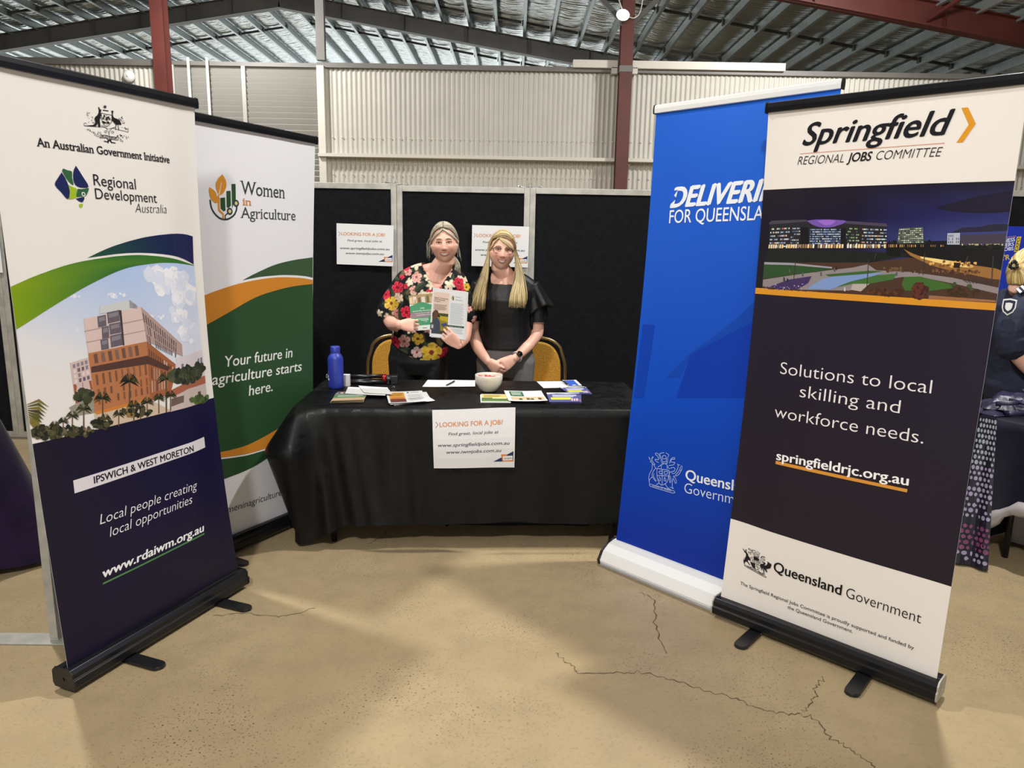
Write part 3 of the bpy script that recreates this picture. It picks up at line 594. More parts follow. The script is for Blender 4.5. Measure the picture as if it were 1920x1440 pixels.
ART['wia'] = [
('p',0,[226,226,230],[-850,0,850,0,850,3987,-850,3987]),
('p',3,[58,84,56],[-133,2573,-117,2579,-96,2588,-70,2599,-41,2611,-9,2623,25,2635,61,2648,102,2662,146,2677,191,2692,236,2706,281,2718,325,2728,370,2737,415,2745,460,2752,506,2759,553,2765,603,2771,658,2776,713,2781,765,2785,809,2789,842,2791,843,2575,826,2577,804,2581,777,2586,746,2591,712,2596,675,2599,634,2603,590,2606,543,2609,494,2611,444,2613,395,2614,345,2614,294,2612,242,2610,191,2608,142,2605,96,2602,51,2598,6,2592,-37,2587,-77,2581,-109,2576,-133,2573]),
('p',3,[200,130,46],[-725,2402,-710,2406,-690,2412,-666,2419,-639,2426,-612,2434,-585,2441,-559,2449,-533,2456,-506,2464,-477,2472,-447,2481,-415,2489,-381,2497,-345,2506,-307,2515,-267,2524,-226,2533,-184,2541,-140,2548,-94,2555,-47,2562,2,2568,49,2573,96,2578,140,2582,183,2586,225,2588,268,2590,311,2591,356,2592,405,2591,456,2589,509,2586,561,2583,610,2580,654,2576,695,2572,733,2567,768,2562,798,2557,824,2553,843,2550,844,2505,812,2504,768,2503,717,2502,661,2500,606,2497,553,2493,501,2488,448,2482,394,2475,341,2467,290,2458,242,2450,196,2441,154,2433,113,2424,72,2413,30,2402,-14,2388,-62,2371,-111,2352,-162,2331,-212,2310,-261,2290,-307,2271,-351,2253,-395,2235,-437,2218,-478,2201,-517,2186,-553,2171,-589,2158,-625,2145,-660,2133,-691,2122,-716,2113,-735,2106]),
('p',2,[44,76,46],[844,2505,812,2504,768,2503,717,2502,661,2500,606,2497,553,2493,501,2488,448,2482,394,2475,341,2467,290,2458,242,2450,196,2441,154,2433,113,2424,72,2413,30,2402,-14,2388,-62,2371,-111,2352,-162,2331,-212,2310,-261,2290,-307,2271,-351,2253,-395,2235,-437,2218,-478,2201,-517,2186,-553,2171,-589,2158,-625,2145,-660,2133,-691,2122,-716,2113,-735,2106,-697,939,-668,936,-629,931,-582,925,-530,919,-478,914,-429,910,-382,908,-334,905,-284,904,-236,904,-188,904,-142,907,-99,910,-59,915,-20,922,19,929,60,937,103,945,151,955,202,966,255,978,308,991,360,1003,407,1014,450,1023,489,1032,526,1041,562,1049,599,1058,637,1067,679,1078,725,1089,771,1101,814,1113,851,1122,878,1129]),
('p',3,[200,130,46],[-697,939,-668,936,-629,931,-582,925,-530,919,-478,914,-429,910,-382,908,-334,905,-284,904,-236,904,-188,904,-142,907,-99,910,-59,915,-20,922,19,929,60,937,103,945,151,955,202,966,255,978,308,991,360,1003,407,1014,450,1023,489,1032,526,1041,562,1049,599,1058,637,1067,679,1078,725,1089,771,1101,814,1113,851,1122,878,1129,880,874,853,870,817,863,775,856,729,848,682,842,637,836,593,832,549,828,503,825,457,823,409,820,362,819,311,817,259,816,205,816,153,816,104,816,60,816,22,816,-12,815,-42,815,-73,816,-106,817,-143,820,-186,824,-231,828,-278,834,-326,840,-374,846,-421,853,-471,859,-525,867,-578,875,-627,883,-669,889,-698,894]),
('p',3,[44,76,46],[880,856,853,851,818,844,775,836,729,828,682,820,637,815,593,810,549,806,503,803,457,800,409,798,361,796,311,795,258,795,205,796,153,797,104,798,60,799,21,799,-12,799,-43,799,-74,800,-107,801,-144,803,-185,807,-229,812,-275,817,-322,823,-369,829,-416,835,-466,842,-521,851,-576,859,-626,867,-668,874,-698,878,-707,609,-674,610,-627,612,-571,614,-510,616,-448,619,-390,622,-334,626,-276,630,-218,634,-160,639,-102,646,-46,654,9,664,61,677,113,690,164,705,217,718,273,730,332,741,394,750,459,759,522,767,582,775,637,782,688,790,737,797,782,804,821,810,855,815,880,819]),
('t',5,[236,238,236],'Your future in',[-360,1749,524,1740],0.053,0.008,0.08,0),
('t',5,[236,238,236],'agriculture starts',[-505,1592,664,1573],0.053,0.008,0.08,0),
('t',5,[236,238,236],'here.',[-78,1418,237,1417],0.053,0.008,0.08,0),
('t',5,[46,46,50],'womeninagriculture.org',[-502,258,536,226],0.036,-0.004,0.05,0),
('t',5,[52,62,62],'Women',[-141,3381,420,3380],0.062,0,0,1),
('t',5,[206,134,60],'in',[-116,3282,-12,3284],0.034,0.006,0,1),
('t',5,[52,62,62],'Agriculture',[-144,3163,569,3169],0.05,-0.004,0,1),
('p',4,[206,140,48],[-343,3542,-351,3536,-362,3526,-375,3515,-386,3503,-395,3491,-403,3478,-411,3465,-415,3451,-416,3437,-415,3423,-412,3409,-407,3396,-402,3383,-395,3370,-386,3360,-377,3355,-366,3356,-353,3363,-340,3372,-329,3383,-319,3396,-311,3411,-303,3427,-299,3442,-298,3457,-299,3471,-302,3485,-307,3498,-315,3511,-325,3524,-336,3535,-343,3542]),
('p',4,[206,140,48],[-485,3417,-486,3410,-489,3400,-490,3389,-491,3377,-489,3364,-486,3349,-482,3335,-477,3323,-471,3313,-464,3305,-457,3299,-449,3294,-439,3288,-428,3282,-418,3279,-410,3281,-406,3290,-404,3304,-404,3319,-406,3334,-407,3347,-410,3359,-415,3371,-423,3382,-437,3393,-455,3403,-473,3411,-485,3417]),
('p',4,[206,140,48],[-406,3334,-389,3360,-375,3323,-377,3223,-334,3190,-335,3136,-351,3135,-350,3180,-396,3215,-398,3284,-410,3294]),
('p',5,[232,220,200],[-389,3362,-383,3379,-375,3403,-367,3424,-363,3442,-359,3458,-357,3469,-351,3468,-363,3418,-380,3354]),
('p',4,[44,76,46],[-368,3330,-317,3338,-314,3220,-336,3212,-368,3236]),
('p',4,[44,76,46],[-300,3396,-253,3403,-252,3268,-276,3247,-300,3250]),
('p',4,[44,76,46],[-241,3465,-195,3469,-195,3310,-227,3276,-239,3237,-240,3333]),
('s',4,[52,62,62],[-481,3301,-479,3291,-477,3275,-474,3258,-470,3242,-464,3228,-456,3214,-446,3200,-436,3188,-424,3177,-410,3166,-396,3156,-382,3149,-369,3144,-355,3141,-341,3139,-327,3139,-313,3140,-299,3142,-284,3146,-270,3152,-256,3159,-242,3167,-229,3176,-218,3186,-208,3197,-201,3210,-195,3222,-190,3233,-188,3244,-186,3256,-186,3265,-186,3272],0.008),
('s',4,[52,62,62],[-319,3143,-318,3175,-277,3209],0.006),
('p',5,[52,62,62],[-234,3216,-238,3230,-247,3242,-260,3248,-275,3248,-288,3242,-297,3230,-300,3216,-297,3202,-288,3190,-275,3184,-260,3184,-247,3190,-238,3202]),
('p',6,[206,190,130],[-250,3216,-253,3225,-259,3231,-267,3233,-276,3231,-282,3224,-284,3216,-282,3207,-276,3201,-267,3199,-259,3201,-253,3208]),
('p',5,[52,62,62],[-159,3294,-163,3308,-172,3319,-185,3326,-200,3326,-213,3319,-222,3308,-225,3294,-222,3279,-213,3268,-200,3261,-185,3261,-172,3268,-163,3279]),
('p',6,[206,190,130],[-175,3294,-178,3302,-184,3308,-192,3311,-201,3308,-207,3302,-209,3294,-207,3285,-201,3279,-192,3277,-184,3279,-178,3285]),
]
ART['blue'] = [
('p',0,[6,44,150,6,40,140,10,66,178,14,74,190],[-849,0,849,0,849,1500,-849,1500]),  # blue darkening downwards: part print, part light falloff put into the ink
('p',0,[14,74,190,10,66,178,38,106,216,34,96,206],[-849,1500,849,1500,849,4147,-849,4147]),
('p',2,[14,68,170],[-459,1711,-240,1954,-6,2140,212,2334,364,2495,546,2652,570,2467,369,2312,76,2140,-218,1957,-302,1735]),
('p',2,[12,62,172],[-812,2177,-655,2184,-706,1472,-828,1451]),
('p',1,[10,56,166],[-218,1957,76,2140,369,2312,570,2467,703,1712,-323,1537]),
('t',5,[232,236,242],'DELIVERING',[-598,3271,643,3320],0.086,0.044,0.3,0),
('p',6,[30,92,206],[-627,3420,-531,3424,-570,3378,-535,3351,-597,3304,-616,3345]),
('t',5,[232,236,242],'FOR QUEENSLAND',[-599,3129,538,3156],0.058,0.006,0,0),
('t',5,[226,230,236],'Queensland',[-131,809,566,844],0.047,0.018,0,0),
('t',5,[206,214,232],'Government',[-130,684,560,724],0.047,-0.008,0,0),
('s',5,[190,208,240],[-566,919,-554,902,-539,887,-530,889,-520,891,-501,876,-486,861,-495,857,-510,858,-515,864,-520,872,-534,875,-548,876],0.0021),
('s',5,[190,208,240],[-525,934,-526,912,-527,890],0.0021),
('s',5,[190,208,240],[-535,909,-524,920,-512,931],0.0021),
('s',5,[190,208,240],[-554,900,-559,904,-564,908],0.0021),
('s',5,[190,208,240],[-520,869,-516,843,-515,810,-526,784,-537,760,-543,737,-543,715,-535,686,-526,664],0.0021),
('s',5,[190,208,240],[-486,861,-493,860,-497,856,-483,841,-468,827],0.0021),
('s',5,[190,208,240],[-468,832,-479,821,-491,805,-500,787,-506,768,-506,752,-499,737,-477,718,-456,704],0.0021),
('s',5,[190,208,240],[-526,664,-531,675,-534,689,-530,702,-524,714,-512,727,-502,736],0.0021),
('s',5,[190,208,240],[-487,773,-489,761,-487,745,-469,726,-451,711],0.0021),
('s',5,[190,208,240],[-456,835,-437,835,-408,836,-362,844,-321,846,-313,830,-316,805,-318,777,-322,749,-332,728,-346,710,-366,695,-387,686,-404,690,-418,703,-431,720,-441,740,-448,760,-453,781,-455,811,-456,835],0.0021),
('s',5,[190,208,240],[-396,839,-388,763,-381,688],0.0021),
('s',5,[190,208,240],[-448,766,-382,780,-318,793],0.0021),
('s',5,[190,208,240],[-430,809,-412,818,-394,823,-393,810,-400,795,-413,791,-425,794,-429,801,-430,809],0.0021),
('s',5,[190,208,240],[-375,822,-353,829,-332,833,-330,823,-336,810,-350,801,-366,798,-372,809,-375,822],0.0021),
('s',5,[190,208,240],[-425,761,-413,751,-403,739,-406,727,-414,720,-422,728,-428,738],0.0021),
('s',5,[190,208,240],[-363,771,-365,755,-365,738,-352,735,-340,739,-346,753,-356,768],0.0021),
('s',5,[190,208,240],[-405,837,-409,851,-412,868,-409,880,-402,889,-384,897,-365,901,-353,895,-345,884,-343,869,-344,857],0.0021),
('s',5,[190,208,240],[-413,878,-430,863,-448,848],0.0021),
('s',5,[190,208,240],[-345,889,-333,876,-320,863],0.0021),
('s',5,[190,208,240],[-407,907,-381,915,-355,922,-346,916,-350,907,-377,899,-405,894,-410,900,-407,907],0.0021),
('s',5,[190,208,240],[-417,910,-422,932,-429,956,-440,969,-444,980,-421,992,-396,1001],0.0021),
('s',5,[190,208,240],[-346,927,-348,946,-348,969,-342,983,-339,993,-356,1000,-374,1004],0.0021),
('s',5,[190,208,240],[-402,919,-408,939,-410,960,-400,972,-387,977,-376,974,-367,965,-363,946,-362,928],0.0021),
('s',5,[190,208,240],[-401,941,-383,945,-365,949],0.0021),
('s',5,[190,208,240],[-438,932,-441,949,-449,968,-467,976,-485,978,-493,971,-493,960,-481,958,-466,953,-454,935,-450,919,-464,916,-481,917,-490,911,-489,904,-468,897,-446,892],0.0021),
('s',5,[190,208,240],[-323,916,-319,938,-310,962,-293,977,-276,983,-269,976,-271,966,-287,963,-304,958,-310,943,-307,931,-285,934,-264,938,-266,926,-280,910,-304,900,-327,894],0.0021),
('s',5,[190,208,240],[-309,868,-297,877,-283,885,-268,887,-258,883,-256,870,-261,856,-274,849,-290,843,-302,837,-310,828,-313,814,-312,795,-305,761,-296,734,-289,737,-285,753,-292,777,-300,798],0.0021),
('s',5,[190,208,240],[-267,804,-245,811,-220,823,-205,841,-194,862,-184,886,-179,908,-183,920,-190,927],0.0021),
('s',5,[190,208,240],[-289,833,-278,829,-264,829,-249,842,-237,862,-228,886,-224,908,-228,921,-233,930],0.0021),
('s',5,[190,208,240],[-244,823,-230,839,-213,863,-202,891,-195,915],0.0021),
('s',5,[190,208,240],[-179,908,-183,896,-188,885],0.0021),
('s',5,[190,208,240],[-226,923,-217,925,-208,927],0.0021),
('s',5,[190,208,240],[-184,880,-190,879,-196,877],0.0021),
('s',5,[190,208,240],[-263,799,-253,798,-241,791,-230,772,-224,753,-229,746,-238,746,-246,758,-254,772,-260,780,-265,785],0.0021),
('s',5,[190,208,240],[-270,779,-270,742,-267,704,-256,692,-250,689,-269,690,-291,692],0.0021),
('s',5,[190,208,240],[-349,710,-337,698,-321,684,-303,676,-288,671],0.0021),
('s',5,[190,208,240],[-418,703,-422,695,-429,686,-438,681,-447,679],0.0021),
('s',5,[190,208,240],[-523,662,-461,663,-382,666,-303,669,-243,668,-228,657,-247,645,-304,642,-379,642,-456,640,-517,641,-529,651,-523,662],0.0021),
('t',5,[190,208,240],'AUDAX AT FIDELIS',[-492,646,-274,654],0.0075,0.01,0,0),
]
ART['spr'] = [
('p',0,[232,226,220],[-837,0,837,0,837,4006,-837,4006]),
('p',1,[38,32,40,36,30,40,33,28,48,35,29,46],[-837,696,837,696,837,2599,-837,2599]),
('p',2,[214,146,44],[-837,2599,837,2599,837,2646,-837,2646]),
('p',1,[30,30,34,30,30,34,28,26,54,24,22,36],[-837,2646,-100,2646,-100,3006,-837,3006]),
('p',1,[24,22,36,28,26,54,24,20,44,26,22,36],[-837,3006,-100,3006,-100,3186,-837,3186]),
('p',1,[26,22,36,24,20,44,28,23,36,32,27,34],[-837,3186,-100,3186,-100,3411,-837,3411]),
('p',1,[30,30,34,40,34,34,52,58,118,28,26,54],[-100,2646,340,2646,340,3006,-100,3006]),
('p',1,[28,26,54,52,58,118,34,32,84,24,20,44],[-100,3006,340,3006,340,3186,-100,3186]),
('p',1,[24,20,44,34,32,84,26,22,36,28,23,36],[-100,3186,340,3186,340,3411,-100,3411]),
('p',1,[40,34,34,44,36,32,70,80,140,52,58,118],[340,2646,837,2646,837,3006,340,3006]),
('p',1,[52,58,118,70,80,140,42,44,104,34,32,84],[340,3006,837,3006,837,3186,340,3186]),
('p',1,[34,32,84,42,44,104,26,22,36,26,22,36],[340,3186,837,3186,837,3411,340,3411]),
('p',2,[28,24,44],[836,3223,806,3220,763,3216,717,3213,671,3214,622,3216,572,3220,512,3228,451,3239,417,3250,429,3260,469,3270,514,3281,557,3295,604,3309,655,3321,717,3332,783,3342,828,3348]),
('p',2,[38,38,58],[501,3072,522,3085,553,3104,585,3119,617,3124,650,3125,681,3128,706,3133,730,3140,754,3144,785,3145,817,3145,840,3141,850,3131,851,3117,841,3107,814,3102,775,3100,732,3098,682,3095,627,3094,588,3092]),
('p',3,[40,38,44],[-757,3164,-449,3169,-161,3168,114,3144,146,2980,-749,2955]),
('p',4,[70,66,78],[-764,3158,-744,3174,-450,3178,-448,3163,-762,3145]),
('p',4,[74,66,84],[-161,3168,120,3148,128,3127,-159,3148]),
('p',5,[112,84,168],[-449,3169,-433,3172,-410,3175,-385,3178,-359,3179,-331,3179,-304,3179,-276,3178,-248,3176,-223,3175,-198,3173,-175,3172,-161,3168,-158,3163,-163,3156,-177,3148,-204,3138,-241,3126,-278,3120,-313,3120,-348,3124,-380,3132,-408,3144,-432,3159,-449,3169]),
('p',6,[150,104,200],[-372,3169,-354,3171,-328,3174,-303,3175,-277,3175,-250,3173,-234,3169,-234,3161,-244,3152,-256,3144,-270,3139,-286,3135,-305,3136,-328,3145,-354,3159,-372,3169]),
('g',5,[170,196,226,130,156,206,206,222,236,96,110,160],[-419,3113,-189,3114,-180,2998,-408,2994],22,7,0.75,0.5,0.92),
('g',5,[206,222,226,150,178,206,226,216,178,110,130,170,182,192,200,86,98,128,190,110,90],[-750,3122,-582,3128,-568,2965,-743,2961],15,6,0.8,0.42,0.75),
('g',5,[206,222,226,150,178,206,226,216,178,110,130,170,182,192,200,86,98,128],[-572,3123,-493,3125,-476,2973,-561,2972],6,7,0.6,0.45,0.6),
('g',5,[150,190,120,200,210,170,90,110,90],[-154,3124,-61,3121,-43,2976,-139,2974],8,7,0.6,0.45,0.6),
('g',5,[206,222,226,150,178,206,226,216,178,110,130,170,182,192,200,86,98,128,200,150,110],[-40,3120,126,3115,141,2986,-30,2983],15,6,0.85,0.42,0.75),
('g',6,[240,206,150,230,226,210,150,120,90],[-753,2994,136,3010,140,2977,-756,2957],46,1,0.7,0.8,0.8),
('p',5,[24,22,28],[-493,3123,-430,3119,-414,2981,-480,2980]),
('p',5,[24,22,30],[-186,3116,-155,3116,-142,2980,-176,2980]),
('p',3,[70,76,72],[203,3115,355,3127,374,3019,205,3011]),
('g',5,[214,224,196,170,180,150,120,130,120],[206,3113,355,3122,372,3019,207,3013],13,8,0.8,0.5,0.85),
('p',3,[176,180,196],[507,3085,579,3088,587,3012,514,3011]),
('g',4,[70,76,96],[512,3077,578,3081,584,3018,516,3016],6,3,0.4,0.7,0.7),
('p',3,[66,60,74],[586,3073,836,3088,837,3011,591,3007]),
('g',5,[214,206,150,150,140,100],[597,3023,826,3027,828,3006,600,3001],24,1,0.7,0.5,0.8),
('p',2,[30,34,30],[-749,2955,276,2949,278,2931,39,2876,-780,2848]),
('p',2,[24,24,26],[124,3015,393,3031,841,3049,840,2851,301,2920,146,2927]),
('b',2,[24,26,26,32,34,34],[289,3018,149,3,2,-16,14,0,2,-15],30),
('b',5,[22,24,22,34,36,30],[717,3000,123,3,1,-11,9,0,1,-11],30),
('g',5,[230,180,110,150,110,70],[148,3010,509,3011,511,2994,151,2981],30,1,0.4,0.7,0.7),
('p',3,[150,106,56],[251,2977,275,2965,311,2948,353,2933,401,2923,454,2913,513,2904,580,2895,651,2886,714,2878,764,2872,806,2866,835,2856,850,2836,853,2812,838,2797,797,2798,737,2809,673,2822,606,2833,534,2847,467,2863,402,2886,342,2913,300,2932]),
('p',4,[236,206,130],[364,2928,403,2923,457,2917,512,2910,568,2903,625,2895,664,2887,681,2879,682,2870,667,2865,628,2867,572,2874,515,2882,460,2893,405,2907,366,2917]),
('b',4,[214,170,96,190,140,76,120,80,44],[566,2884,149,5,2,-18,8,0,1,-9],40),
('b',4,[96,66,46,70,48,36,120,84,56],[522,2831,202,9,2,-16,8,0,1,-9],40),
('p',5,[40,28,24],[569,2895,604,2894,607,2861,572,2862]),
('p',2,[74,52,42],[-780,2848,39,2876,301,2920,844,2819,834,2653,-779,2640]),
('p',3,[46,78,44],[-779,2837,-219,2824,-316,2795,-548,2758,-778,2721]),
('p',4,[150,150,160],[-778,2853,-532,2854,-220,2835,-219,2824,-530,2837,-778,2834]),
('p',3,[140,130,132],[-777,2714,-522,2760,-242,2810,-74,2836,29,2864,91,2824,314,2822,577,2795,845,2743,841,2705,613,2752,382,2791,264,2785,100,2747,-10,2692,-79,2670,-404,2656,-774,2661]),
('p',4,[60,96,52],[-264,2778,34,2818,137,2821,26,2792,-237,2764]),
('p',4,[66,106,54],[-226,2673,-111,2736,95,2789,228,2807,211,2765,57,2727,-60,2720]),
('p',4,[64,100,46],[270,2733,280,2786,381,2794,562,2754,586,2728,446,2699,297,2693]),
('p',5,[122,146,196],[-392,2663,-370,2681,-339,2704,-308,2725,-285,2740,-261,2751,-224,2761,-163,2772,-89,2781,-21,2789,45,2799,107,2807,138,2809,122,2799,76,2783,28,2767,-9,2756,-47,2745,-86,2731,-132,2710,-179,2685,-213,2668]),
('p',4,[64,50,92],[-704,2665,-545,2726,-364,2761,-384,2709,-457,2659,-646,2648]),
('p',5,[230,220,255],[-663,2663,-665,2665,-668,2665,-669,2663,-668,2660,-665,2660]),
('p',5,[140,110,220],[-571,2667,-573,2670,-577,2670,-579,2667,-577,2663,-573,2663]),
('p',5,[140,110,220],[-654,2677,-657,2681,-662,2681,-664,2677,-662,2672,-657,2672]),
('p',5,[190,170,255],[-547,2669,-548,2672,-552,2672,-553,2669,-552,2667,-548,2667]),
('p',5,[140,110,220],[-666,2680,-668,2684,-673,2684,-675,2680,-673,2676,-668,2676]),
('p',5,[230,220,255],[-472,2669,-474,2670,-476,2670,-477,2669,-476,2667,-474,2667]),
('p',5,[140,110,220],[-737,2648,-739,2652,-744,2652,-746,2648,-744,2644,-739,2644]),
('p',5,[230,220,255],[-571,2661,-573,2665,-578,2665,-580,2661,-578,2657,-573,2657]),
('p',5,[230,220,255],[-454,2680,-456,2684,-460,2684,-463,2680,-460,2676,-456,2676]),
('p',5,[190,170,255],[-580,2651,-582,2655,-587,2655,-589,2651,-587,2647,-582,2647]),
('p',5,[230,220,255],[-743,2660,-744,2663,-747,2663,-748,2660,-747,2658,-744,2658]),
('p',5,[230,220,255],[-586,2664,-588,2666,-591,2666,-592,2664,-591,2661,-588,2661]),
('p',5,[140,110,220],[-437,2675,-439,2678,-443,2678,-445,2675,-443,2671,-439,2671]),
('p',5,[190,170,255],[-528,2655,-530,2659,-534,2659,-536,2655,-534,2652,-530,2652]),
('p',5,[190,170,255],[-427,2657,-429,2661,-433,2661,-435,2657,-433,2654,-429,2654]),
('p',5,[230,220,255],[-488,2682,-490,2686,-494,2686,-496,2682,-494,2679,-490,2679]),
('p',5,[230,220,255],[-536,2663,-537,2665,-540,2665,-541,2663,-540,2661,-537,2661]),
('p',5,[230,220,255],[-653,2682,-655,2685,-659,2685,-660,2682,-659,2679,-655,2679]),
('p',5,[140,110,220],[-382,2698,-384,2702,-388,2702,-391,2698,-388,2695,-384,2695]),
('p',5,[140,110,220],[-417,2699,-419,2702,-422,2702,-423,2699,-422,2697,-419,2697]),
('p',5,[190,170,255],[-425,2698,-427,2701,-431,2701,-433,2698,-431,2694,-427,2694]),
('p',5,[140,110,220],[-608,2664,-610,2667,-614,2667,-616,2664,-614,2661,-610,2661]),
('p',5,[190,170,255],[-558,2649,-560,2652,-563,2652,-564,2649,-563,2647,-560,2647]),
('p',5,[140,110,220],[-712,2660,-715,2664,-719,2664,-722,2660,-719,2656,-715,2656]),
('p',5,[140,110,220],[-643,2676,-645,2680,-649,2680,-651,2676,-649,2673,-645,2673]),
('p',5,[140,110,220],[-630,2647,-632,2651,-637,2651,-639,2647,-637,2643,-632,2643]),
('p',5,[176,166,160],[-67,2677,-60,2720,57,2727,5,2669]),
('p',3,[150,104,72],[449,2671,832,2664,834,2650,448,2645]),
('b',6,[70,38,34,92,50,40,52,30,30],[388,2699,47,3,6,-46,16,1,2,-17],40),
('b',5,[70,42,32,96,58,40],[178,2674,122,8,3,-21,12,1,2,-13],30),
('b',5,[74,50,36,56,44,30],[639,2703,98,7,3,-22,11,1,2,-12],30),
('b',6,[66,80,44],[683,2739,17,1,3,-20,9,0,1,-10],8),
('b',6,[60,76,44],[588,2750,16,1,2,-13,8,0,1,-9],6),
('b',5,[110,84,56,80,60,40],[202,2835,99,4,1,-12,9,0,1,-9],20),
('g',5,[60,50,48],[618,2791,802,2784,805,2762,660,2765],9,1,0.45,0.9,1),
('s',6,[60,58,62],[30,2898,42,2702],0.0028),
('s',6,[60,58,62],[-504,2864,-502,2728],0.0028),
('s',6,[60,58,62],[388,2946,395,2809],0.0028),
('s',6,[60,58,62],[783,2943,795,2784],0.0028),
('s',6,[60,58,62],[77,2943,70,2901],0.0028),
('s',6,[60,58,62],[643,2936,638,2897],0.0028),
('p',6,[40,40,46],[-593,2742,-582,2742,-577,2714,-591,2713]),
('p',6,[40,40,46],[-562,2733,-551,2734,-547,2705,-560,2704]),
('p',6,[90,86,90],[-206,2829,-196,2830,-192,2803,-204,2802]),
('p',6,[40,40,46],[-195,2842,-185,2843,-181,2815,-193,2815]),
('p',6,[90,86,90],[-302,2794,-292,2794,-288,2767,-300,2766]),
('p',6,[90,86,90],[222,2817,231,2818,235,2792,224,2791]),
('p',6,[90,86,90],[-553,2809,-542,2809,-537,2781,-551,2780]),
('p',6,[90,86,90],[-442,2785,-432,2786,-427,2758,-440,2757]),
('p',6,[200,196,190],[-116,2691,-107,2692,-102,2665,-114,2664]),
('t',5,[24,24,30],'Springfield',[-543,3722,447,3721],0.078,0.022,0.28,0),
('p',5,[216,148,40],[485,3881,522,3880,579,3774,521,3665,484,3664,541,3773]),
('p',5,[206,120,60],[-559,3664,416,3668,417,3665,-558,3661]),
('t',5,[28,28,32],'REGIONAL',[-570,3583,-225,3581],0.03,-0.01,0.24,0),
('t',5,[28,28,32],'JOBS',[-203,3583,-33,3583],0.03,0.024,0.24,0),
('t',5,[28,28,32],'COMMITTEE',[-4,3584,410,3583],0.03,-0.01,0.24,0),
('t',5,[232,228,230],'Solutions to local',[-535,1990,545,2006],0.047,-0.008,0,0),
('t',5,[232,228,230],'skilling and',[-355,1835,366,1835],0.047,-0.008,0,0),
('t',5,[232,228,230],'workforce needs.',[-545,1639,540,1650],0.047,-0.008,0,0),
('t',5,[244,242,244],'springfieldrjc.org.au',[-486,1300,484,1334],0.036,0.022,0,0),
('p',5,[214,146,60],[-490,1290,484,1307,483,1283,-491,1263]),
('t',5,[26,25,26],'Queensland',[-409,380,133,373],0.041,0.022,0,0),
('t',5,[26,25,26],'Government',[168,370,686,361],0.041,-0.008,0,0),
('t',5,[44,42,46],'The Springfield Regional Jobs Committee is proudly supported and funded by',[-681,163,669,153],0.0135,0.004,0,0),
('t',5,[44,42,46],'the Queensland Government.',[-261,111,249,108],0.0135,0.004,0,0),
('s',5,[30,28,30],[-695,476,-687,466,-677,457,-671,457,-664,457,-651,447,-641,438,-647,437,-657,439,-660,443,-664,447,-673,450,-682,453],0.0018),
('s',5,[30,28,30],[-668,478,-668,467,-668,457],0.0018),
('s',5,[30,28,30],[-675,467,-667,471,-659,475],0.0018),
('s',5,[30,28,30],[-687,465,-691,467,-694,470],0.0018),
('s',5,[30,28,30],[-663,446,-660,432,-659,416,-666,405,-674,394,-677,384,-677,373,-671,358,-664,346],0.0018),
('s',5,[30,28,30],[-641,438,-645,438,-648,436,-638,427,-627,419],0.0018),
('s',5,[30,28,30],[-628,421,-635,417,-643,411,-649,403,-652,395,-652,387,-647,378,-632,367,-618,357],0.0018),
('s',5,[30,28,30],[-664,346,-667,352,-670,359,-668,365,-663,370,-656,375,-649,378],0.0018),
('s',5,[30,28,30],[-640,395,-641,389,-639,381,-627,369,-614,360],0.0018),
('s',5,[30,28,30],[-619,421,-607,419,-587,416,-556,414,-528,411,-522,401,-524,389,-524,376,-527,363,-533,353,-543,347,-556,341,-570,340,-582,344,-592,352,-601,362,-608,373,-613,383,-616,395,-618,409,-619,421],0.0018),
('s',5,[30,28,30],[-579,416,-572,378,-566,340],0.0018),
('s',5,[30,28,30],[-613,387,-569,385,-525,384],0.0018),
('s',5,[30,28,30],[-602,405,-589,407,-577,408,-576,401,-581,395,-589,395,-598,397,-601,401,-602,405],0.0018),
('s',5,[30,28,30],[-564,405,-550,406,-535,405,-533,400,-537,395,-547,392,-558,392,-562,398,-564,405],0.0018),
('s',5,[30,28,30],[-597,381,-589,375,-582,368,-584,362,-589,360,-594,365,-599,370],0.0018),
('s',5,[30,28,30],[-555,379,-557,371,-556,363,-547,359,-539,360,-544,368,-550,376],0.0018),
('s',5,[30,28,30],[-585,416,-588,423,-590,432,-589,438,-584,441,-572,443,-559,443,-550,438,-544,432,-543,425,-544,419],0.0018),
('s',5,[30,28,30],[-591,437,-603,432,-614,427],0.0018),
('s',5,[30,28,30],[-545,435,-536,427,-527,419],0.0018),
('s',5,[30,28,30],[-587,451,-570,452,-552,452,-546,448,-549,444,-567,443,-586,444,-589,447,-587,451],0.0018),
('s',5,[30,28,30],[-594,453,-598,465,-603,478,-611,485,-614,491,-598,494,-581,496],0.0018),
('s',5,[30,28,30],[-546,453,-548,463,-548,474,-544,480,-542,485,-554,490,-567,495],0.0018),
('s',5,[30,28,30],[-584,456,-588,466,-590,477,-584,482,-575,483,-567,480,-561,475,-558,465,-557,456],0.0018),
('s',5,[30,28,30],[-584,467,-572,467,-559,467],0.0018),
('s',5,[30,28,30],[-609,467,-612,476,-617,486,-630,492,-642,495,-647,492,-647,487,-639,485,-629,480,-620,470,-617,462,-626,462,-638,464,-644,463,-643,459,-629,453,-614,448],0.0018),
('s',5,[30,28,30],[-530,445,-528,455,-522,466,-510,471,-499,473,-494,469,-495,463,-506,464,-518,464,-522,457,-519,450,-504,450,-490,449,-491,443,-500,437,-517,435,-533,435],0.0018),
('s',5,[30,28,30],[-520,420,-512,423,-502,425,-492,424,-485,421,-483,414,-487,408,-496,406,-506,405,-514,403,-520,400,-522,394,-521,384,-515,367,-509,352,-504,353,-502,360,-507,373,-513,384],0.0018),
('s',5,[30,28,30],[-490,383,-475,384,-458,387,-448,394,-441,403,-434,414,-431,424,-434,430,-439,434],0.0018),
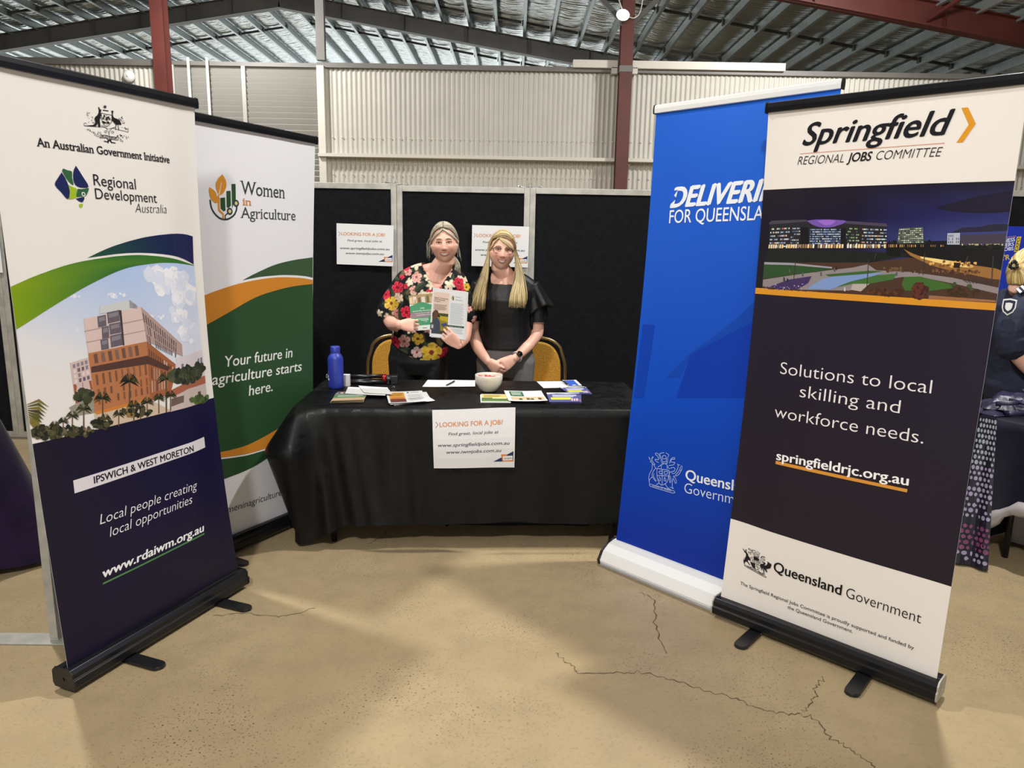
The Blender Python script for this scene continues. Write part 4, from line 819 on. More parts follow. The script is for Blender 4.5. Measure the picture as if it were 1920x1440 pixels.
('s',5,[30,28,30],[-505,400,-498,397,-488,395,-479,400,-470,408,-465,419,-462,429,-465,436,-468,441],0.0018),
('s',5,[30,28,30],[-475,389,-465,396,-454,405,-446,418,-442,429],0.0018),
('s',5,[30,28,30],[-431,424,-434,418,-437,413],0.0018),
('s',5,[30,28,30],[-464,437,-458,437,-451,437],0.0018),
('s',5,[30,28,30],[-434,411,-438,411,-442,411],0.0018),
('s',5,[30,28,30],[-487,380,-480,378,-472,374,-464,363,-460,352,-463,350,-470,351,-475,358,-480,366,-485,370,-488,374],0.0018),
('s',5,[30,28,30],[-492,371,-491,353,-489,334,-481,326,-477,325,-490,327,-505,331],0.0018),
('s',5,[30,28,30],[-545,347,-536,339,-525,331,-513,325,-503,320],0.0018),
('s',5,[30,28,30],[-592,352,-594,348,-599,345,-605,344,-611,343],0.0018),
('s',5,[30,28,30],[-662,344,-620,338,-566,329,-513,321,-472,313,-461,306,-474,302,-513,308,-564,317,-616,326,-658,334,-666,340,-662,344],0.0018),
('p',5,[30,28,30],[-695,476,-668,457,-668,478,-659,454,-641,440,-643,435,-652,438,-625,419,-616,395,-638,395,-642,384,-614,360,-617,356,-649,377,-662,369,-664,346,-673,357,-676,376,-660,411,-662,440,-680,453]),
('p',5,[30,28,30],[-520,420,-502,427,-483,421,-487,408,-493,399,-473,403,-463,432,-464,441,-429,426,-435,395,-453,382,-472,374,-463,350,-486,371,-483,326,-489,326,-498,373,-514,357,-522,389,-518,403,-499,411,-501,419]),
('p',5,[30,28,30],[-585,416,-590,432,-584,441,-559,443,-544,432,-544,419]),
('p',5,[30,28,30],[-612,384,-575,384,-568,340,-597,357]),
('t',5,[30,28,30],'AUDAX AT FIDELIS',[-641,333,-492,310],0.0075,0.01,0,0),
]
# ------------------------------------------------------------------ printed sheets
SERIF = {'A': 'bB', 'n': 'lbB', 'u': 'lRB', 'r': 'lb', 'l': 'lb', 'i': 'lb', 'I': 'lbLB', 'v': 'LR', 'W': 'LR', 'm': 'lbBc', 'N': 'lbBR', 't': '', 'G': ''}
_glyphs = {}
def glyphs(body, bold, shear):
    key = (body, bold, shear)
    if key in _glyphs: return _glyphs[key]
    c = bpy.data.curves.new('lettering', 'FONT'); c.body = body; c.offset = bold; c.shear = shear; c.resolution_u = 4; c.fill_mode = 'FRONT'
    o = bpy.data.objects.new('lettering', c); COL.objects.link(o)
    dg = bpy.context.evaluated_depsgraph_get(); me = o.evaluated_get(dg).to_mesh()
    vs = [(v.co.x, v.co.y) for v in me.vertices]; fs = [tuple(p.vertices) for p in me.polygons]
    o.evaluated_get(dg).to_mesh_clear(); bpy.data.objects.remove(o); bpy.data.curves.remove(c)
    _glyphs[key] = (vs, fs); return vs, fs
CAPH = None
class Art:
    """flat coloured shapes in (u, v) metres, stacked a hair apart, clipped to the sheet"""
    def __init__(s, u0, u1, v0, v1): s.b = (u0, u1, v0, v1); s.q = []; s.seed = 1
    def poly(s, P, col, lay):
        cols = col if isinstance(col, list) else [col] * len(P); s.q.append((P, cols, lay))
    def rect(s, u0, v0, u1, v1, col, lay=1): s.poly([(u0, v0), (u1, v0), (u1, v1), (u0, v1)], col, lay)
    def stroke(s, P, w, col, lay):
        P = [V(p) for p in P]; k = len(P)
        for a, b in zip(P, P[1:]):
            d = b - a
            if d.length < 1e-6: continue
            d.normalize(); n = V((-d.y, d.x)) * w / 2; e = d * w * .3
            s.poly([tuple(a - n - e), tuple(b - n + e), tuple(b + n + e), tuple(a + n - e)], col, lay)
    def text(s, body, a, b, h, col, lay=5, bold=0, shear=0, ser=0):
        global CAPH
        if CAPH is None: CAPH = max(y for x, y in glyphs('H', 0, 0)[0])
        a, b = V(a), V(b); d = b - a; L = d.length; d.normalize(); n = V((-d.y, d.x))
        vs, fs = glyphs(body, min(bold, 0), shear); vs = list(vs); fs = list(fs)
        if ser:
            xs = 0.0
            for i, ch in enumerate(body):
                full = glyphs(body[:i + 1], min(bold, 0), 0)[0]
                if ch == ' ': continue
                own = glyphs(ch, min(bold, 0), 0)[0]; wd = max(p[0] for p in own) - min(p[0] for p in own); x1 = max(p[0] for p in full); x0 = x1 - wd; top = max(p[1] for p in own)
                if ch in 'i': top = .47
                t = .035 + max(0, bold) * .6; st = .08 + bold
                for k in SERIF.get(ch, ''):
                    cx, y = {'b': (x0 + st * .5, 0), 'B': (x1 - st * .5, 0), 'l': (x0 + st * .2, top - t), 'L': (x0 + st * .4, top - t), 'R': (x1 - st * .5, top - t), 'c': ((x0 + x1) / 2, 0)}[k]
                    q = len(vs); hw = .1 if k != 'l' or ch in 'I' else .075
                    vs += [(cx - hw, y), (cx + hw, y), (cx + hw, y + t), (cx - hw, y + t)]; fs.append((q, q + 1, q + 2, q + 3))
        x0 = min(p[0] for p in vs); x1 = max(p[0] for p in vs); sx = L / (x1 - x0); sy = h / CAPH
        shifts = [(0, 0)] if bold <= 0 else [(-bold, 0), (bold, 0), (-bold / 2, -bold * .6), (bold / 2, bold * .6), (0, 0)]   # heavier strokes: the lettering struck several times
        for k, (ex, ey) in enumerate(shifts):
            P = [a + d * ((x - x0 + ex) * sx) + n * ((y + ey) * sy) for x, y in vs]
            for f in fs: s.poly([tuple(P[i]) for i in f], col, lay + .22 * k)
    def run(s, items):
        """plays a list of traced shapes"""
        def pts(t): n = [x * .0005 for x in t]; return list(zip(n[::2], n[1::2]))
        def cols(t): return [rgb(*t[i:i + 3]) for i in range(0, len(t), 3)]
        for it in items:
            k, lay = it[0], it[1]; c = cols(it[2]); s.seed += 1; rnd = random.Random(s.seed)
            if k == 'p': s.poly(pts(it[3]), c if len(c) > 1 else c[0], lay)
            elif k == 't': a, b = pts(it[4]); s.text(it[3], a, b, it[5], c[0], lay, it[6], it[7], it[8])
            elif k == 's': s.stroke(pts(it[3]), it[4], c[0], lay)
            elif k == 'g':
                A, B, C, D = [V(p) for p in pts(it[3])]; nx, ny, fx, fy, pr = it[4:]
                for i in range(nx):
                    for j in range(ny):
                        if rnd.random() > pr: continue
                        def at(a, b): return tuple((A * (1 - a) + B * a) * (1 - b) + (D * (1 - a) + C * a) * b)
                        a0, a1, b0, b1 = (i + .5 - fx / 2) / nx, (i + .5 + fx / 2) / nx, (j + .5 - fy / 2) / ny, (j + .5 + fy / 2) / ny
                        s.poly([at(a0, b0), at(a1, b0), at(a1, b1), at(a0, b1)], rnd.choice(c), lay)
            elif k == 'b':
                p, X, Y, x, y = [V(q) for q in pts(it[3])]
                for _ in range(it[4]):
                    a = rnd.random() * 6.283; r = rnd.random() ** .5; o = p + X * (r * cos(a)) + Y * (r * sin(a)); sc = .6 + .8 * rnd.random(); ph = rnd.random() * 6
                    s.poly([tuple(o + (x * cos(ph + 6.283 * i / 7) + y * sin(ph + 6.283 * i / 7)) * sc * (.7 + .5 * rnd.random())) for i in range(7)], rnd.choice(c), lay + rnd.random() * .5)
            elif k == 'm':
                p, x, y = [V(q) for q in pts(it[3])]; t = it[4]
                def q(a, b): return tuple(p + x * a + y * b)
                s.poly([q(-.06, 0), q(.06, 0), q(.08, t), q(-.08, t)], rgb(96, 78, 62), lay)
                for i in range(13):
                    a = -pi * 1.12 + pi * 1.24 * i / 12 + rnd.uniform(-.1, .1); ex, ey = cos(a), .62 * sin(a) + .3; mx, my = .55 * cos(a), .7 * sin(a) - .05
                    s.poly([q(0, -.06), q(mx, my - .1), q(ex, ey), q(mx, my + .13), q(0, .08)], rnd.choice(c), lay + .1)
    def build(s, name, m, mp, parent=None, grid=.035, gap=.0003, thick=.0016, back=rgb(200, 200, 200)):
        """mp(u, v, d) places a point d metres in front of the sheet"""
        bm = bmesh.new(); cl = bm.loops.layers.float_color.new('ink'); u0, u1, v0, v1 = s.b
        for P, cols, lay in s.q:
            if max(p[0] for p in P) < u0 or min(p[0] for p in P) > u1: continue
            vs = [bm.verts.new((p[0], p[1], lay)) for p in P]
            parts = [range(len(vs))] if len(vs) == 3 else tessellate_polygon([[V((p[0], p[1], 0)) for p in P]])
            for t in parts:
                if len(set(t)) < 3: continue
                try: f = bm.faces.new([vs[i] for i in t])
                except ValueError: continue
                for l, i in zip(f.loops, t): l[cl] = (*cols[i], 1)
        bmesh.ops.delete(bm, geom=[f for f in bm.faces if f.calc_area() < 1e-12], context='FACES')
        for co, no in (((u0, 0, 0), (-1, 0, 0)), ((u1, 0, 0), (1, 0, 0)), ((0, v0, 0), (0, -1, 0)), ((0, v1, 0), (0, 1, 0))):
            bmesh.ops.bisect_plane(bm, geom=bm.verts[:] + bm.edges[:] + bm.faces[:], plane_co=co, plane_no=no, clear_outer=True)
        if grid:
            for k in range(1, int((u1 - u0) / grid) + 1):
                bmesh.ops.bisect_plane(bm, geom=bm.verts[:] + bm.edges[:] + bm.faces[:], plane_co=(u0 + k * grid, 0, 0), plane_no=(1, 0, 0))
            for k in range(1, int((v1 - v0) / (grid * 2)) + 1):
                bmesh.ops.bisect_plane(bm, geom=bm.verts[:] + bm.edges[:] + bm.faces[:], plane_co=(0, v0 + k * grid * 2, 0), plane_no=(0, 1, 0))
        for f in bm.faces:
            f.normal_update()
            if f.normal.z < 0: f.normal_flip()
        # back of the sheet
        us = [u0 + k * grid for k in range(int((u1 - u0) / grid - 1e-6) + 1)] + [u1] if grid else [u0, u1]
        vv = [v0 + k * grid * 2 for k in range(int((v1 - v0) / (grid * 2) - 1e-6) + 1)] + [v1] if grid else [v0, v1]
        nu, nv = len(us) - 1, len(vv) - 1
        g = [[bm.verts.new((a, b, -99)) for a in us] for b in vv]
        for j in range(nv):
            for i in range(nu):
                f = bm.faces.new((g[j][i], g[j + 1][i], g[j + 1][i + 1], g[j][i + 1]))
                for l in f.loops: l[cl] = (*back, 1)
        for v in bm.verts: v.co = mp(v.co.x, v.co.y, -thick if v.co.z < -50 else v.co.z * gap)
        me = bpy.data.meshes.new(name); bm.to_mesh(me); bm.free(); me.materials.append(m)
        o = bpy.data.objects.new(name, me); COL.objects.link(o)
        if parent: o.parent = parent
        return o

# ------------------------------------------------------------------ pull-up banners
def rounded(w, d, n=6):
    """outline of a strip w wide, d long, round at the far end"""
    return [(-w / 2, 0), (w / 2, 0)] + [(w / 2 * cos(pi * i / n), d - w / 2 + w / 2 * sin(pi * i / n)) for i in range(n + 1)]
def banner(key, x, y, hd, lean, twist, W, H, zb, label, feet, wave=.004, white=False, vinyl=None, curl=(0, 0)):
    o = empty('pull_up_banner', (x, y, 0), hd); tag(o, label, 'banner', 'pull-up banners around the stall')
    ct, st, cl_, sl = cos(twist), sin(twist), cos(lean), sin(lean)
    v0 = V((0, sl, cl_)); U = V((ct, 0, 0)) + v0 * st; Vv = v0 * ct - V((st, 0, 0)); N = V((0, -cl_, sl))
    ph = hd * 7
    def mp(u, v, d):
        k = (u / W * 2); w = wave * (sin(5.3 * u / W + ph) + .3 * sin(9 * u / W + 2.3 * v + ph)) * (1 - math.exp(-v / .25)) * (1.1 - math.exp(-(H - v) / .25)) + .005 * k ** 6 * sin(v * 3 + ph)
        e = max(0, (abs(k) - .5) / .5); w -= (curl[0] if k < 0 else curl[1]) * e * e * (3 - 2 * e) * max(0, sin(pi * v / H)) ** .8   # free edges curl back at mid height
        return V((0, 0, zb)) + U * u + Vv * v + N * (d + w)
    a = Art(-W / 2, W / 2, 0, H); a.run(ART[key]); a.build('printed_sheet', vinyl or PRINT, mp, o, grid=.028)
    # clamp bar along the top
    q = MB(); P = [mp(-W / 2 - .004, H, 0), mp(W / 2 + .004, H, 0)]
    n = 10; prof = [(-.009, -.018), (.009, -.018), (.011, .0), (.009, .016), (0, .02), (-.009, .016), (-.011, 0)]
    q.prism(prof, lambda p: P[0] + N * p[0] + Vv * (p[1] + .006), lambda p: P[1] + N * p[0] + Vv * (p[1] + .006)); q.build('top_rail', WHITEP if white else BLACKA, o, bevel=.001)
    q = MB()
    for e, sg in ((P[0], -1), (P[1], 1)): q.prism([(p[0] * 1.25, p[1] * 1.12) for p in prof], lambda p: e + N * p[0] + Vv * (p[1] + .006), lambda p: e + N * p[0] + Vv * (p[1] + .006) + U * (.005 * sg))
    q.build('rail_end_cap', BLACKP, o)
    MB().tube([(0.0, .03, zb - .03), tuple(mp(0, H, -.016))], .008, 8).build('support_pole', ALU, o)
    L = W / 2 + .012
    if white:
        prof = [(-.11, .012), (-.115, .03), (-.09, .075), (-.05, .102), (-.012, .112), (.012, .112), (.06, .09), (.085, .05), (.085, .012)]
        q = MB(); q.prism(prof, lambda p: (-L, p[0], p[1]), lambda p: (L, p[0], p[1]), 0); q.build('cassette', WHITEP, o, bevel=.003)
        q = MB(); q.prism([(-.125, 0), (-.125, .016), (-.1, .02), (.09, .02), (.095, 0)], lambda p: (-L - .004, p[0], p[1]), lambda p: (L + .004, p[0], p[1])); q.build('base_strip', CHROME, o)
        for sg in (-1, 1):
            q = MB(); q.prism([(p[0] * 1.06, p[1] * 1.05 - (.003 if p[1] > .05 else 0)) for p in prof], lambda p: (sg * L, p[0], p[1]), lambda p: (sg * (L + .012), p[0], p[1])); q.build('end_cap', BLACKP, o, bevel=.003)
    else:
        prof = [(-.042, .016), (-.05, .026), (-.05, .052), (-.043, .056), (-.043, .074), (-.032, .088), (-.012, .09), (-.008, .084), (.008, .084), (.012, .09), (.036, .09), (.05, .074), (.05, .03), (.042, .016)]
        q = MB(); q.prism(prof, lambda p: (-L, p[0], p[1]), lambda p: (L, p[0], p[1])); q.build('cassette', BLACKA, o, bevel=.0015)
        for sg in (-1, 1):
            pc = [(p[0] * 1.05, p[1] * 1.02) for p in prof if p not in ((-.008, .084), (.008, .084))]
            q = MB(); q.prism(pc, lambda p: (sg * L, p[0], p[1]), lambda p: (sg * (L + .006), p[0], p[1])); q.tube([(sg * (L + .006), 0, .05), (sg * (L + .010), 0, .05)], .006, 8); q.build('end_cap', BLACKP if key != 'spr' else ALU, o, bevel=.001)
        for fx, ang in feet:
            X = M.Translation((fx, 0, 0)) @ M.Rotation(ang, 4, 'Z')
            q = MB()
            for s2 in (1, -1):
                out = [(p[0], s2 * -p[1]) for p in rounded(.055, .2)]
                q.prism(out, lambda p: X @ V((p[0], p[1], .0)), lambda p: X @ V((p[0] * .92, p[1], .014)))
            q.build('swivel_foot', BLACKP, o, bevel=.002)
    return o
banner('rda', -1.38577, 2.69600, 1.21045, .02467, .01943, .84485, 1.99833, .085, 'banner with the kangaroo and emu crest, a tower photo and a navy foot', [(-.2, .0), (.27, -.0)], curl=(0, .034))
banner('wia', -1.33880, 3.62180, 1.07904, -.04456, -.00724, .850, 1.99339, .085, 'white banner with a golden leaf logo and green and orange swooshes', [(-.24, .0), (.25, 0)], wave=.006)
banner('blue', .83442, 3.15116, -.81034, .06421, -.00502, .84867, 2.07326, .11, 'bright blue banner with a white foot, mostly overlapped by another banner', [], white=True, curl=(.016, 0))
banner('spr', 1.22014, 2.62482, -.77300, .0287, -.00581, .83747, 2.00295, .085, 'banner with a night panorama and an orange chevron over a navy field', [(-.24, .05), (.19, .05)], curl=(.03, .006))

# ------------------------------------------------------------------ felt display panels
def display_panel(x, y, rz, w, h, label, dz=0., foot=False, latch=True):
    """x, y: foot of its first stile; it runs along local +x"""
    o = empty('display_panel', (x, y, 0), rz); tag(o, label, 'display panel', 'black felt display panels'); s = .042; t = .032
    q = MB(); q.box(.001, s, -t / 2, t / 2, .02, h + dz).box(w - s, w - .001, -t / 2, t / 2, .02, h + dz).box(s, w - s, -t / 2, t / 2, h + dz - .042, h + dz).box(s, w - s, -t / 2, t / 2, .02, .065)
    q.build('frame', ALU, o, bevel=.002)
    MB().box(s - .002, w - s + .002, -.009, .009, .06, h + dz - .038).build('felt_board', FELT, o)
    if latch:
        for xx in (.0, w):
            sg = 1 if xx == 0 else -1; q = MB(); z = h + dz
            q.tube([(xx + sg * .005, 0, z + .004), (xx + sg * .085, 0, z + .006)], .004, 6); q.tube([(xx + sg * .085, 0, z), (xx + sg * .085, 0, z + .016)], .006, 6)
            if sg > 0: q.tube([(xx + .012 * cos(a * .7), 0, z + .022 + .014 * sin(a * .7)) for a in range(10)], .002, 5)
            q.build('latch', CHROME, o)
    if foot:
        q = MB(); q.box(-.02, .06, -.29, .29, 0, .008); q.box(.004, .036, -.016, .016, .008, .03); q.build('foot_plate', ALU, o, bevel=.002)
    return o
PY = 5.5; PW = .977
for i, (x, dz, lab) in enumerate([(-4.815, 0, 'black felt panel in the far aisle with a white notice, past the purple cloth'), (-3.838, 0, 'black felt panel in the far aisle showing beside the kangaroo crest banner'),
                        (-1.847, .0, 'black felt display panel behind the chair and the floral blouse, notice at its edge'), (-.870, -.012, 'middle black felt display panel behind both women'),
                        (.107, -.012, 'black felt display panel beside the blue banner, without a notice'), (1.084, 0, 'black felt display panel of the back row, behind the blue banner'), (2.061, .015, 'black felt display panel of the back row, behind the orange chevron banner'), (3.05, .03, 'black felt panel behind the navy uniform at the next stall')]):
    display_panel(x, PY, 0, PW, 1.985, lab, dz)
display_panel(-1.775, 2.60, R(91.0), PW, 1.985, 'edge-on display panel with a worn metal stile and foot plate beside the crest banner', foot=True, latch=False)
display_panel(-1.80, 3.585, R(91.0), PW, 1.985, 'edge-on display panel hidden behind the banner with the golden leaf logo', latch=False)
display_panel(-1.825, 4.57, R(91.0), .9, 1.985, 'edge-on display panel meeting the back row behind the white and green banner', latch=False)
display_panel(1.275, 2.93, R(92.5), PW, 1.985, 'edge-on display panel behind the orange chevron banner, its foot plate showing', foot=True, latch=False)
display_panel(1.235, 3.915, R(92.5), PW, 1.985, 'edge-on display panel behind the blue banner', latch=False)

# ------------------------------------------------------------------ A3 notices
def notice(name, origin, rot, label, tilt=0, sag=None, W=.42, H=.297, partial=False):
    a = Art(-W / 2, W / 2, 0, H); w = rgb(228, 228, 228); a.rect(-W / 2, 0, W / 2, H, w, 0)
    def P(x, y): return (-W / 2 + x * W, H - y * H)
    org = rgb(214, 132, 66); ink = rgb(44, 46, 60); nav = rgb(30, 44, 92)
    a.text('LOOKING FOR A JOB?', P(.085, .285), P(.85, .275), .0225, org, 3, .012)
    for z in ((.038, .2, .066, .245), (.066, .245, .038, .3)): a.stroke([P(z[0], z[1]), P(z[2], z[3])], .0028, rgb(150, 110, 96), 3)
    a.text('Find great, local jobs at', P(.19, .43), P(.80, .42), .0145, ink, 3, .008, .2)
    a.text('www.springfieldjobs.com.au', P(.06, .625), P(.935, .61), .0165, ink, 3, .011, .2)
    a.text('www.iwmjobs.com.au', P(.16, .745), P(.835, .733), .0165, ink, 3, .011, .2)
    a.poly([P(.735, .9), P(.985, .72), P(.985, .895)], nav, 2); a.poly([P(.83, .775), P(.91, .775), P(.9, .8), P(.98, .865), P(.98, .895), P(.85, .9)], org, 3)
    a.poly([P(.855, .805), P(.975, .795), P(.975, .87), P(.86, .88)], w, 4); a.text('Springfield', P(.872, .855), P(.962, .848), .0065, ink, 5, .02)
    o = a.build(name, PAPER, sag or (lambda u, v, d: V((u, -d - .004 * sin(u * 9) ** 2, v))), None, grid=.025, gap=.00014, back=rgb(220, 220, 220))
    o.location = origin; o.rotation_euler = rot
    return tag(o, label, 'notice', 'looking for a job notices')
notice('job_notice', (-1.108, 5.475, 1.393), (0, R(1.2), 0), 'white job notice pinned on black felt, left of the floral blouse')
notice('job_notice', (-.107, 5.475, 1.400), (0, R(.6), 0), 'white job notice on the middle panel, half hidden by long blonde hair')
def sagfront(u, v, d):
    t = (.297 - v) / .297
    return V((u * (1 - .03 * t), -.012 - d - .045 * sin(t * pi / 2) + .004 * sin(u * 14), v + .006 * sin(u * 5) * (1 - t) - (.012 * (u / .21) * -1 * t) * 0))
notice('job_notice', (-.186, 3.598, .448), (0, R(-.9), R(2.2)), 'white job notice taped to the front of the black tablecloth', sag=sagfront)
# partly seen notice in the far aisle
a = Art(-.21, .21, 0, .297); a.rect(-.21, 0, .21, .297, rgb(230, 230, 232), 0)
for i, z in enumerate(('Stalls', 'from 9am')): pass
a.rect(.14, .1, .19, .112, rgb(60, 60, 70), 2); a.rect(.15, .07, .185, .082, rgb(60, 60, 70), 2)
n = a.build('aisle_notice', PAPER, lambda u, v, d: V((u, -d, v)), None, grid=0, gap=.00014); n.location = (-4.02, 5.47, 1.29); tag(n, 'plain white notice at the picture edge beside the crest banner', 'notice')
# ------------------------------------------------------------------ stall table and cloth
YAW = R(2.5); TC = V((-.205, 4.0, 0)); TH = .738
table = empty('folding_table', TC, YAW); tag(table, 'long folding table under the black cloth, thin dark legs showing at floor', 'table')
MB().box(-.91, .91, -.385, .385, TH - .04, TH - .006).build('table_top', WHITEP, table, bevel=.004)
for sx in (-1, 1):
    for sy in (-1, 1): MB().tube([(sx * .74, sy * .33, 0), (sx * .74, sy * .33, TH - .04)], .014, 8).build('leg', BLACKP, table)
CLOTH = mat('black_satin_cloth', rgb(15, 16, 17), .46, spec=.22, var=.25, vscale=6, bump=.12, bscale=30)
_n = CLOTH.node_tree; _v = _n.nodes.new('ShaderNodeTexVoronoi'); _v.inputs['Scale'].default_value = 26; _v.distance = 'CHEBYCHEV'; _t = _n.nodes.new('ShaderNodeTexCoord'); _n.links.new(_t.outputs['Object'], _v.inputs['Vector'])
_m = _n.nodes.new('ShaderNodeMapRange'); _m.inputs[3].default_value = .3; _m.inputs[4].default_value = .62; _n.links.new(_v.outputs['Color'], _m.inputs[0]); _n.links.new(_m.outputs[0], _n.nodes['Principled BSDF'].inputs['Roughness'])   # woven-in sheen of the damask
def drape(hw, hd, top, hem, flare, nper=220, nlev=26, rc=.03):
    """a cloth over a table: flat top, skirt with soft folds; hem(s), flare(s, t) use the place s along the edge"""
    per = []
    segs = [((-hw, -hd), (hw, -hd)), ((hw, -hd), (hw, hd)), ((hw, hd), (-hw, hd)), ((-hw, hd), (-hw, -hd))]
    nn = [(0, -1), (1, 0), (0, 1), (-1, 0)]; tot = 4 * (hw + hd)
    for k in range(4):
        a, b = V(segs[k][0]), V(segs[k][1]); d = (b - a).normalized(); a2, b2 = a + d * rc, b - d * rc; n = max(4, int(nper * (b - a).length / tot))
        for i in range(n + 1): per.append((a2.lerp(b2, i / n), V(nn[k])))
        c = b2 + V(nn[k]) * (-rc); n1 = V(nn[(k + 1) % 4])
        for i in range(1, 8):
            t = i / 8 * pi / 2; dr = V(nn[k]) * cos(t) + n1 * sin(t); per.append((c + dr * rc, dr))
    m = len(per); vs = []
    for lev in range(nlev + 1):
        t = lev / nlev
        for i, (p, n) in enumerate(per):
            h = hem(p, n); o = flare(p, n, t); q = p + n * o
            z = top - (top - h) * t if lev > 0 else top
            if lev == 0: q = p - n * .012
            elif lev == 1: q = p + n * .001; z = top - .006
            vs.append((q.x, q.y, z))
    b = MB(); b.add(vs, [(l * m + i, l * m + (i + 1) % m, (l + 1) * m + (i + 1) % m, (l + 1) * m + i) for l in range(nlev) for i in range(m)], 0, True)
    # top: flat grid of the same outline, a little creased
    ring = [V(v) for v in vs[:m]]; rows = [ring]
    for k in range(1, 9):
        f = 1 - k / 9; rows.append([V((p.x * f, p.y * f, top + .0035 * mnoise.noise(V((p.x * f * 7, p.y * f * 16, 1))))) for p in ring])
    vv = [tuple(p) for r in rows for p in r] + [(0, 0, top)]
    fs = [(l * m + i, l * m + (i + 1) % m, (l + 1) * m + (i + 1) % m, (l + 1) * m + i) for l in range(8) for i in range(m)] + [(8 * m + i, 8 * m + (i + 1) % m, 9 * m) for i in range(m)]
    b.add(vv, fs, 0, True); return b
def hem(p, n):
    c = math.exp(-((p.x + .92) ** 2 + (p.y + .39) ** 2) / .03); k = math.exp(-((p.x + .55) ** 2) / .02) if p.y < -.38 else 0
    return .13 - .105 * c + .008 * sin(p.x * 9) - .01 * k
def flare(p, n, t):
    e = (.012 if p.x > -.9 else .003) * t; cl = math.exp(-((p.x + .92) ** 2 + (p.y + .39) ** 2) / .0075)
    tri = t / .3 if t < .3 else max(0, 1 - (t - .3) / .62); e += cl * .15 * tri
    cr = math.exp(-((p.x - .92) ** 2 + (p.y + .39) ** 2) / .012); e += cr * .05 * t
    if p.y < -.36:
        s = p.x
        e += t * (.020 * max(0, sin(s * 13 + .7)) ** 2 * math.exp(-((s + .55) / .38) ** 2) * 1.8 + .007 * sin(s * 7 + 1) + .005 * sin(s * 23))
        e += .05 * t ** .8 * math.exp(-((s + .80 - .06 * t) / .035) ** 2) + .04 * t * math.exp(-((s + .70 - .1 * t) / .03) ** 2) + .035 * t * math.exp(-((s + .62 - .1 * t) / .05) ** 2) + .02 * t * math.exp(-((s + .38 - .05 * t) / .03) ** 2)
    else: e += t * .014 * (1 + sin(p.y * 18 + p.x * 11)) * (.15 if p.x < 0 else 1)
    return e
dc = drape(.918, .393, TH + .003, hem, flare).build('tablecloth', CLOTH, None, TC, weld=True); dc.rotation_euler = (0, 0, YAW)
tag(dc, 'black satin cloth draped over the long stall table', 'tablecloth')
tag(MB().loft([((-.36, 4.0, .0), (0, .14, 0), (0, 0, .01)), ((-.33, 4.0, .05), (0, .17, 0), (0, 0, .05)), ((-.1, 4.0, .06), (0, .19, .0), (0, 0, .06)), ((.25, 4.02, .055), (0, .18, 0), (0, 0, .055)), ((.44, 4.0, .05), (0, .16, 0), (0, 0, .05)), ((.48, 4.0, .04), (0, .12, 0), (0, 0, .01))], 16, p=2.6).build('duffel_bag', mat('black_nylon', rgb(14, 14, 15), .6, bump=.5, bscale=14)), 'black bag lying on the floor under the stall table', 'bag')

ZT = TH + .0045
def sheet(name, q, z, label, cat, fn, group=None, curl=0., thick=.0006, back=rgb(225, 225, 225), grid=.1):
    """a printed sheet lying on the table; q = far-left, far-right, near-right, near-left corners"""
    A, B, C, D = [V((x, y, 0)) for x, y in q]; ctr = (A + B + C + D) / 4
    a = Art(0, 1, 0, 1); fn(a)
    def mp(u, v, d):
        p = (D * (1 - u) + C * u) * (1 - v) + (A * (1 - u) + B * u) * v - ctr
        return V((p.x, p.y, d + thick + curl * ((u - .3) ** 2 + (v - .6) ** 2)))
    o = a.build(name, PAPER, mp, None, grid=grid, gap=.00012, thick=thick, back=back); o.location = (ctr.x, ctr.y, z)
    return tag(o, label, cat, group)
W_ = rgb(232, 232, 230)
def lines(a, u0, u1, v0, v1, n, col=rgb(150, 150, 155), w=.012):
    for i in range(n):
        v = v1 + (v0 - v1) * (i + .5) / n; a.rect(u0, v - w / 2, u1 - (.12 if i % 3 == 2 else .0) * (u1 - u0), v + w / 2, col, 3)
def blank(a): a.rect(0, 0, 1, 1, W_, 0)
def form(a): blank(a); lines(a, .08, .92, .15, .9, 9, rgb(190, 190, 195), .008)
# water bottle
BLUE = mat('matte_blue_coating', rgb(42, 58, 158), .42)
bt = empty('water_bottle', (-1.0, 4.06, ZT)); tag(bt, 'tall blue water bottle standing on the black tablecloth', 'bottle')
MB().lathe([(0, 0), (.036, 0), (.041, .004), (.043, .02), (.043, .168), (.04, .182), (.03, .196), (.026, .2), (.026, .204), (0, .204)], 32).build('bottle_body', BLUE, bt)
MB().lathe([(0, .203), (.026, .204), (.0265, .208), (.0265, .238), (.024, .241), (0, .241)], 32).build('screw_cap', BLUE, bt)
MB().tube([(-.043 + .004 * cos(a * .63) - .006, -.012, .07 + .012 * sin(a * .63)) for a in range(11)], .0025, 6).build('carry_ring', CHROME, bt)
q = MB()
for z0, z1, w in ((.05, .062, .02), (.066, .078, .014), (.084, .105, .004)):
    q.grid(lambda u, v: V((.0436 * cos(pi + .35 + u * w / .043), .0436 * sin(pi + .35 + u * w / .043), z0 + (z1 - z0) * v)), 3, 1)
q.build('white_mark', WHITEP, bt)
tag(MB().box(-.018, .018, -.014, .014, 0, .068).build('small_box', mat('white_card', rgb(226, 224, 220), .6), None, (-.955, 4.13, ZT), bevel=.001), 'small white box behind the blue bottle', 'box')
tp = empty('folded_tripod', (-.84, 4.21, ZT), R(8)); tag(tp, 'folded black camera tripod with a red collar lying on the table', 'tripod')
for y, z in ((-.02, .014), (.02, .014), (0, .045)): MB().tube([(-.14, y, z), (.09, y, z)], [.010, .013], 10).tube([(-.15, y, z), (-.14, y, z)], .013, 10).build('leg', BLACKP, tp)
MB().tube([(.075, 0, .028), (.098, 0, .028)], .03, 14).build('collar', mat('red_anodised', rgb(150, 26, 30), .25, .5), tp)
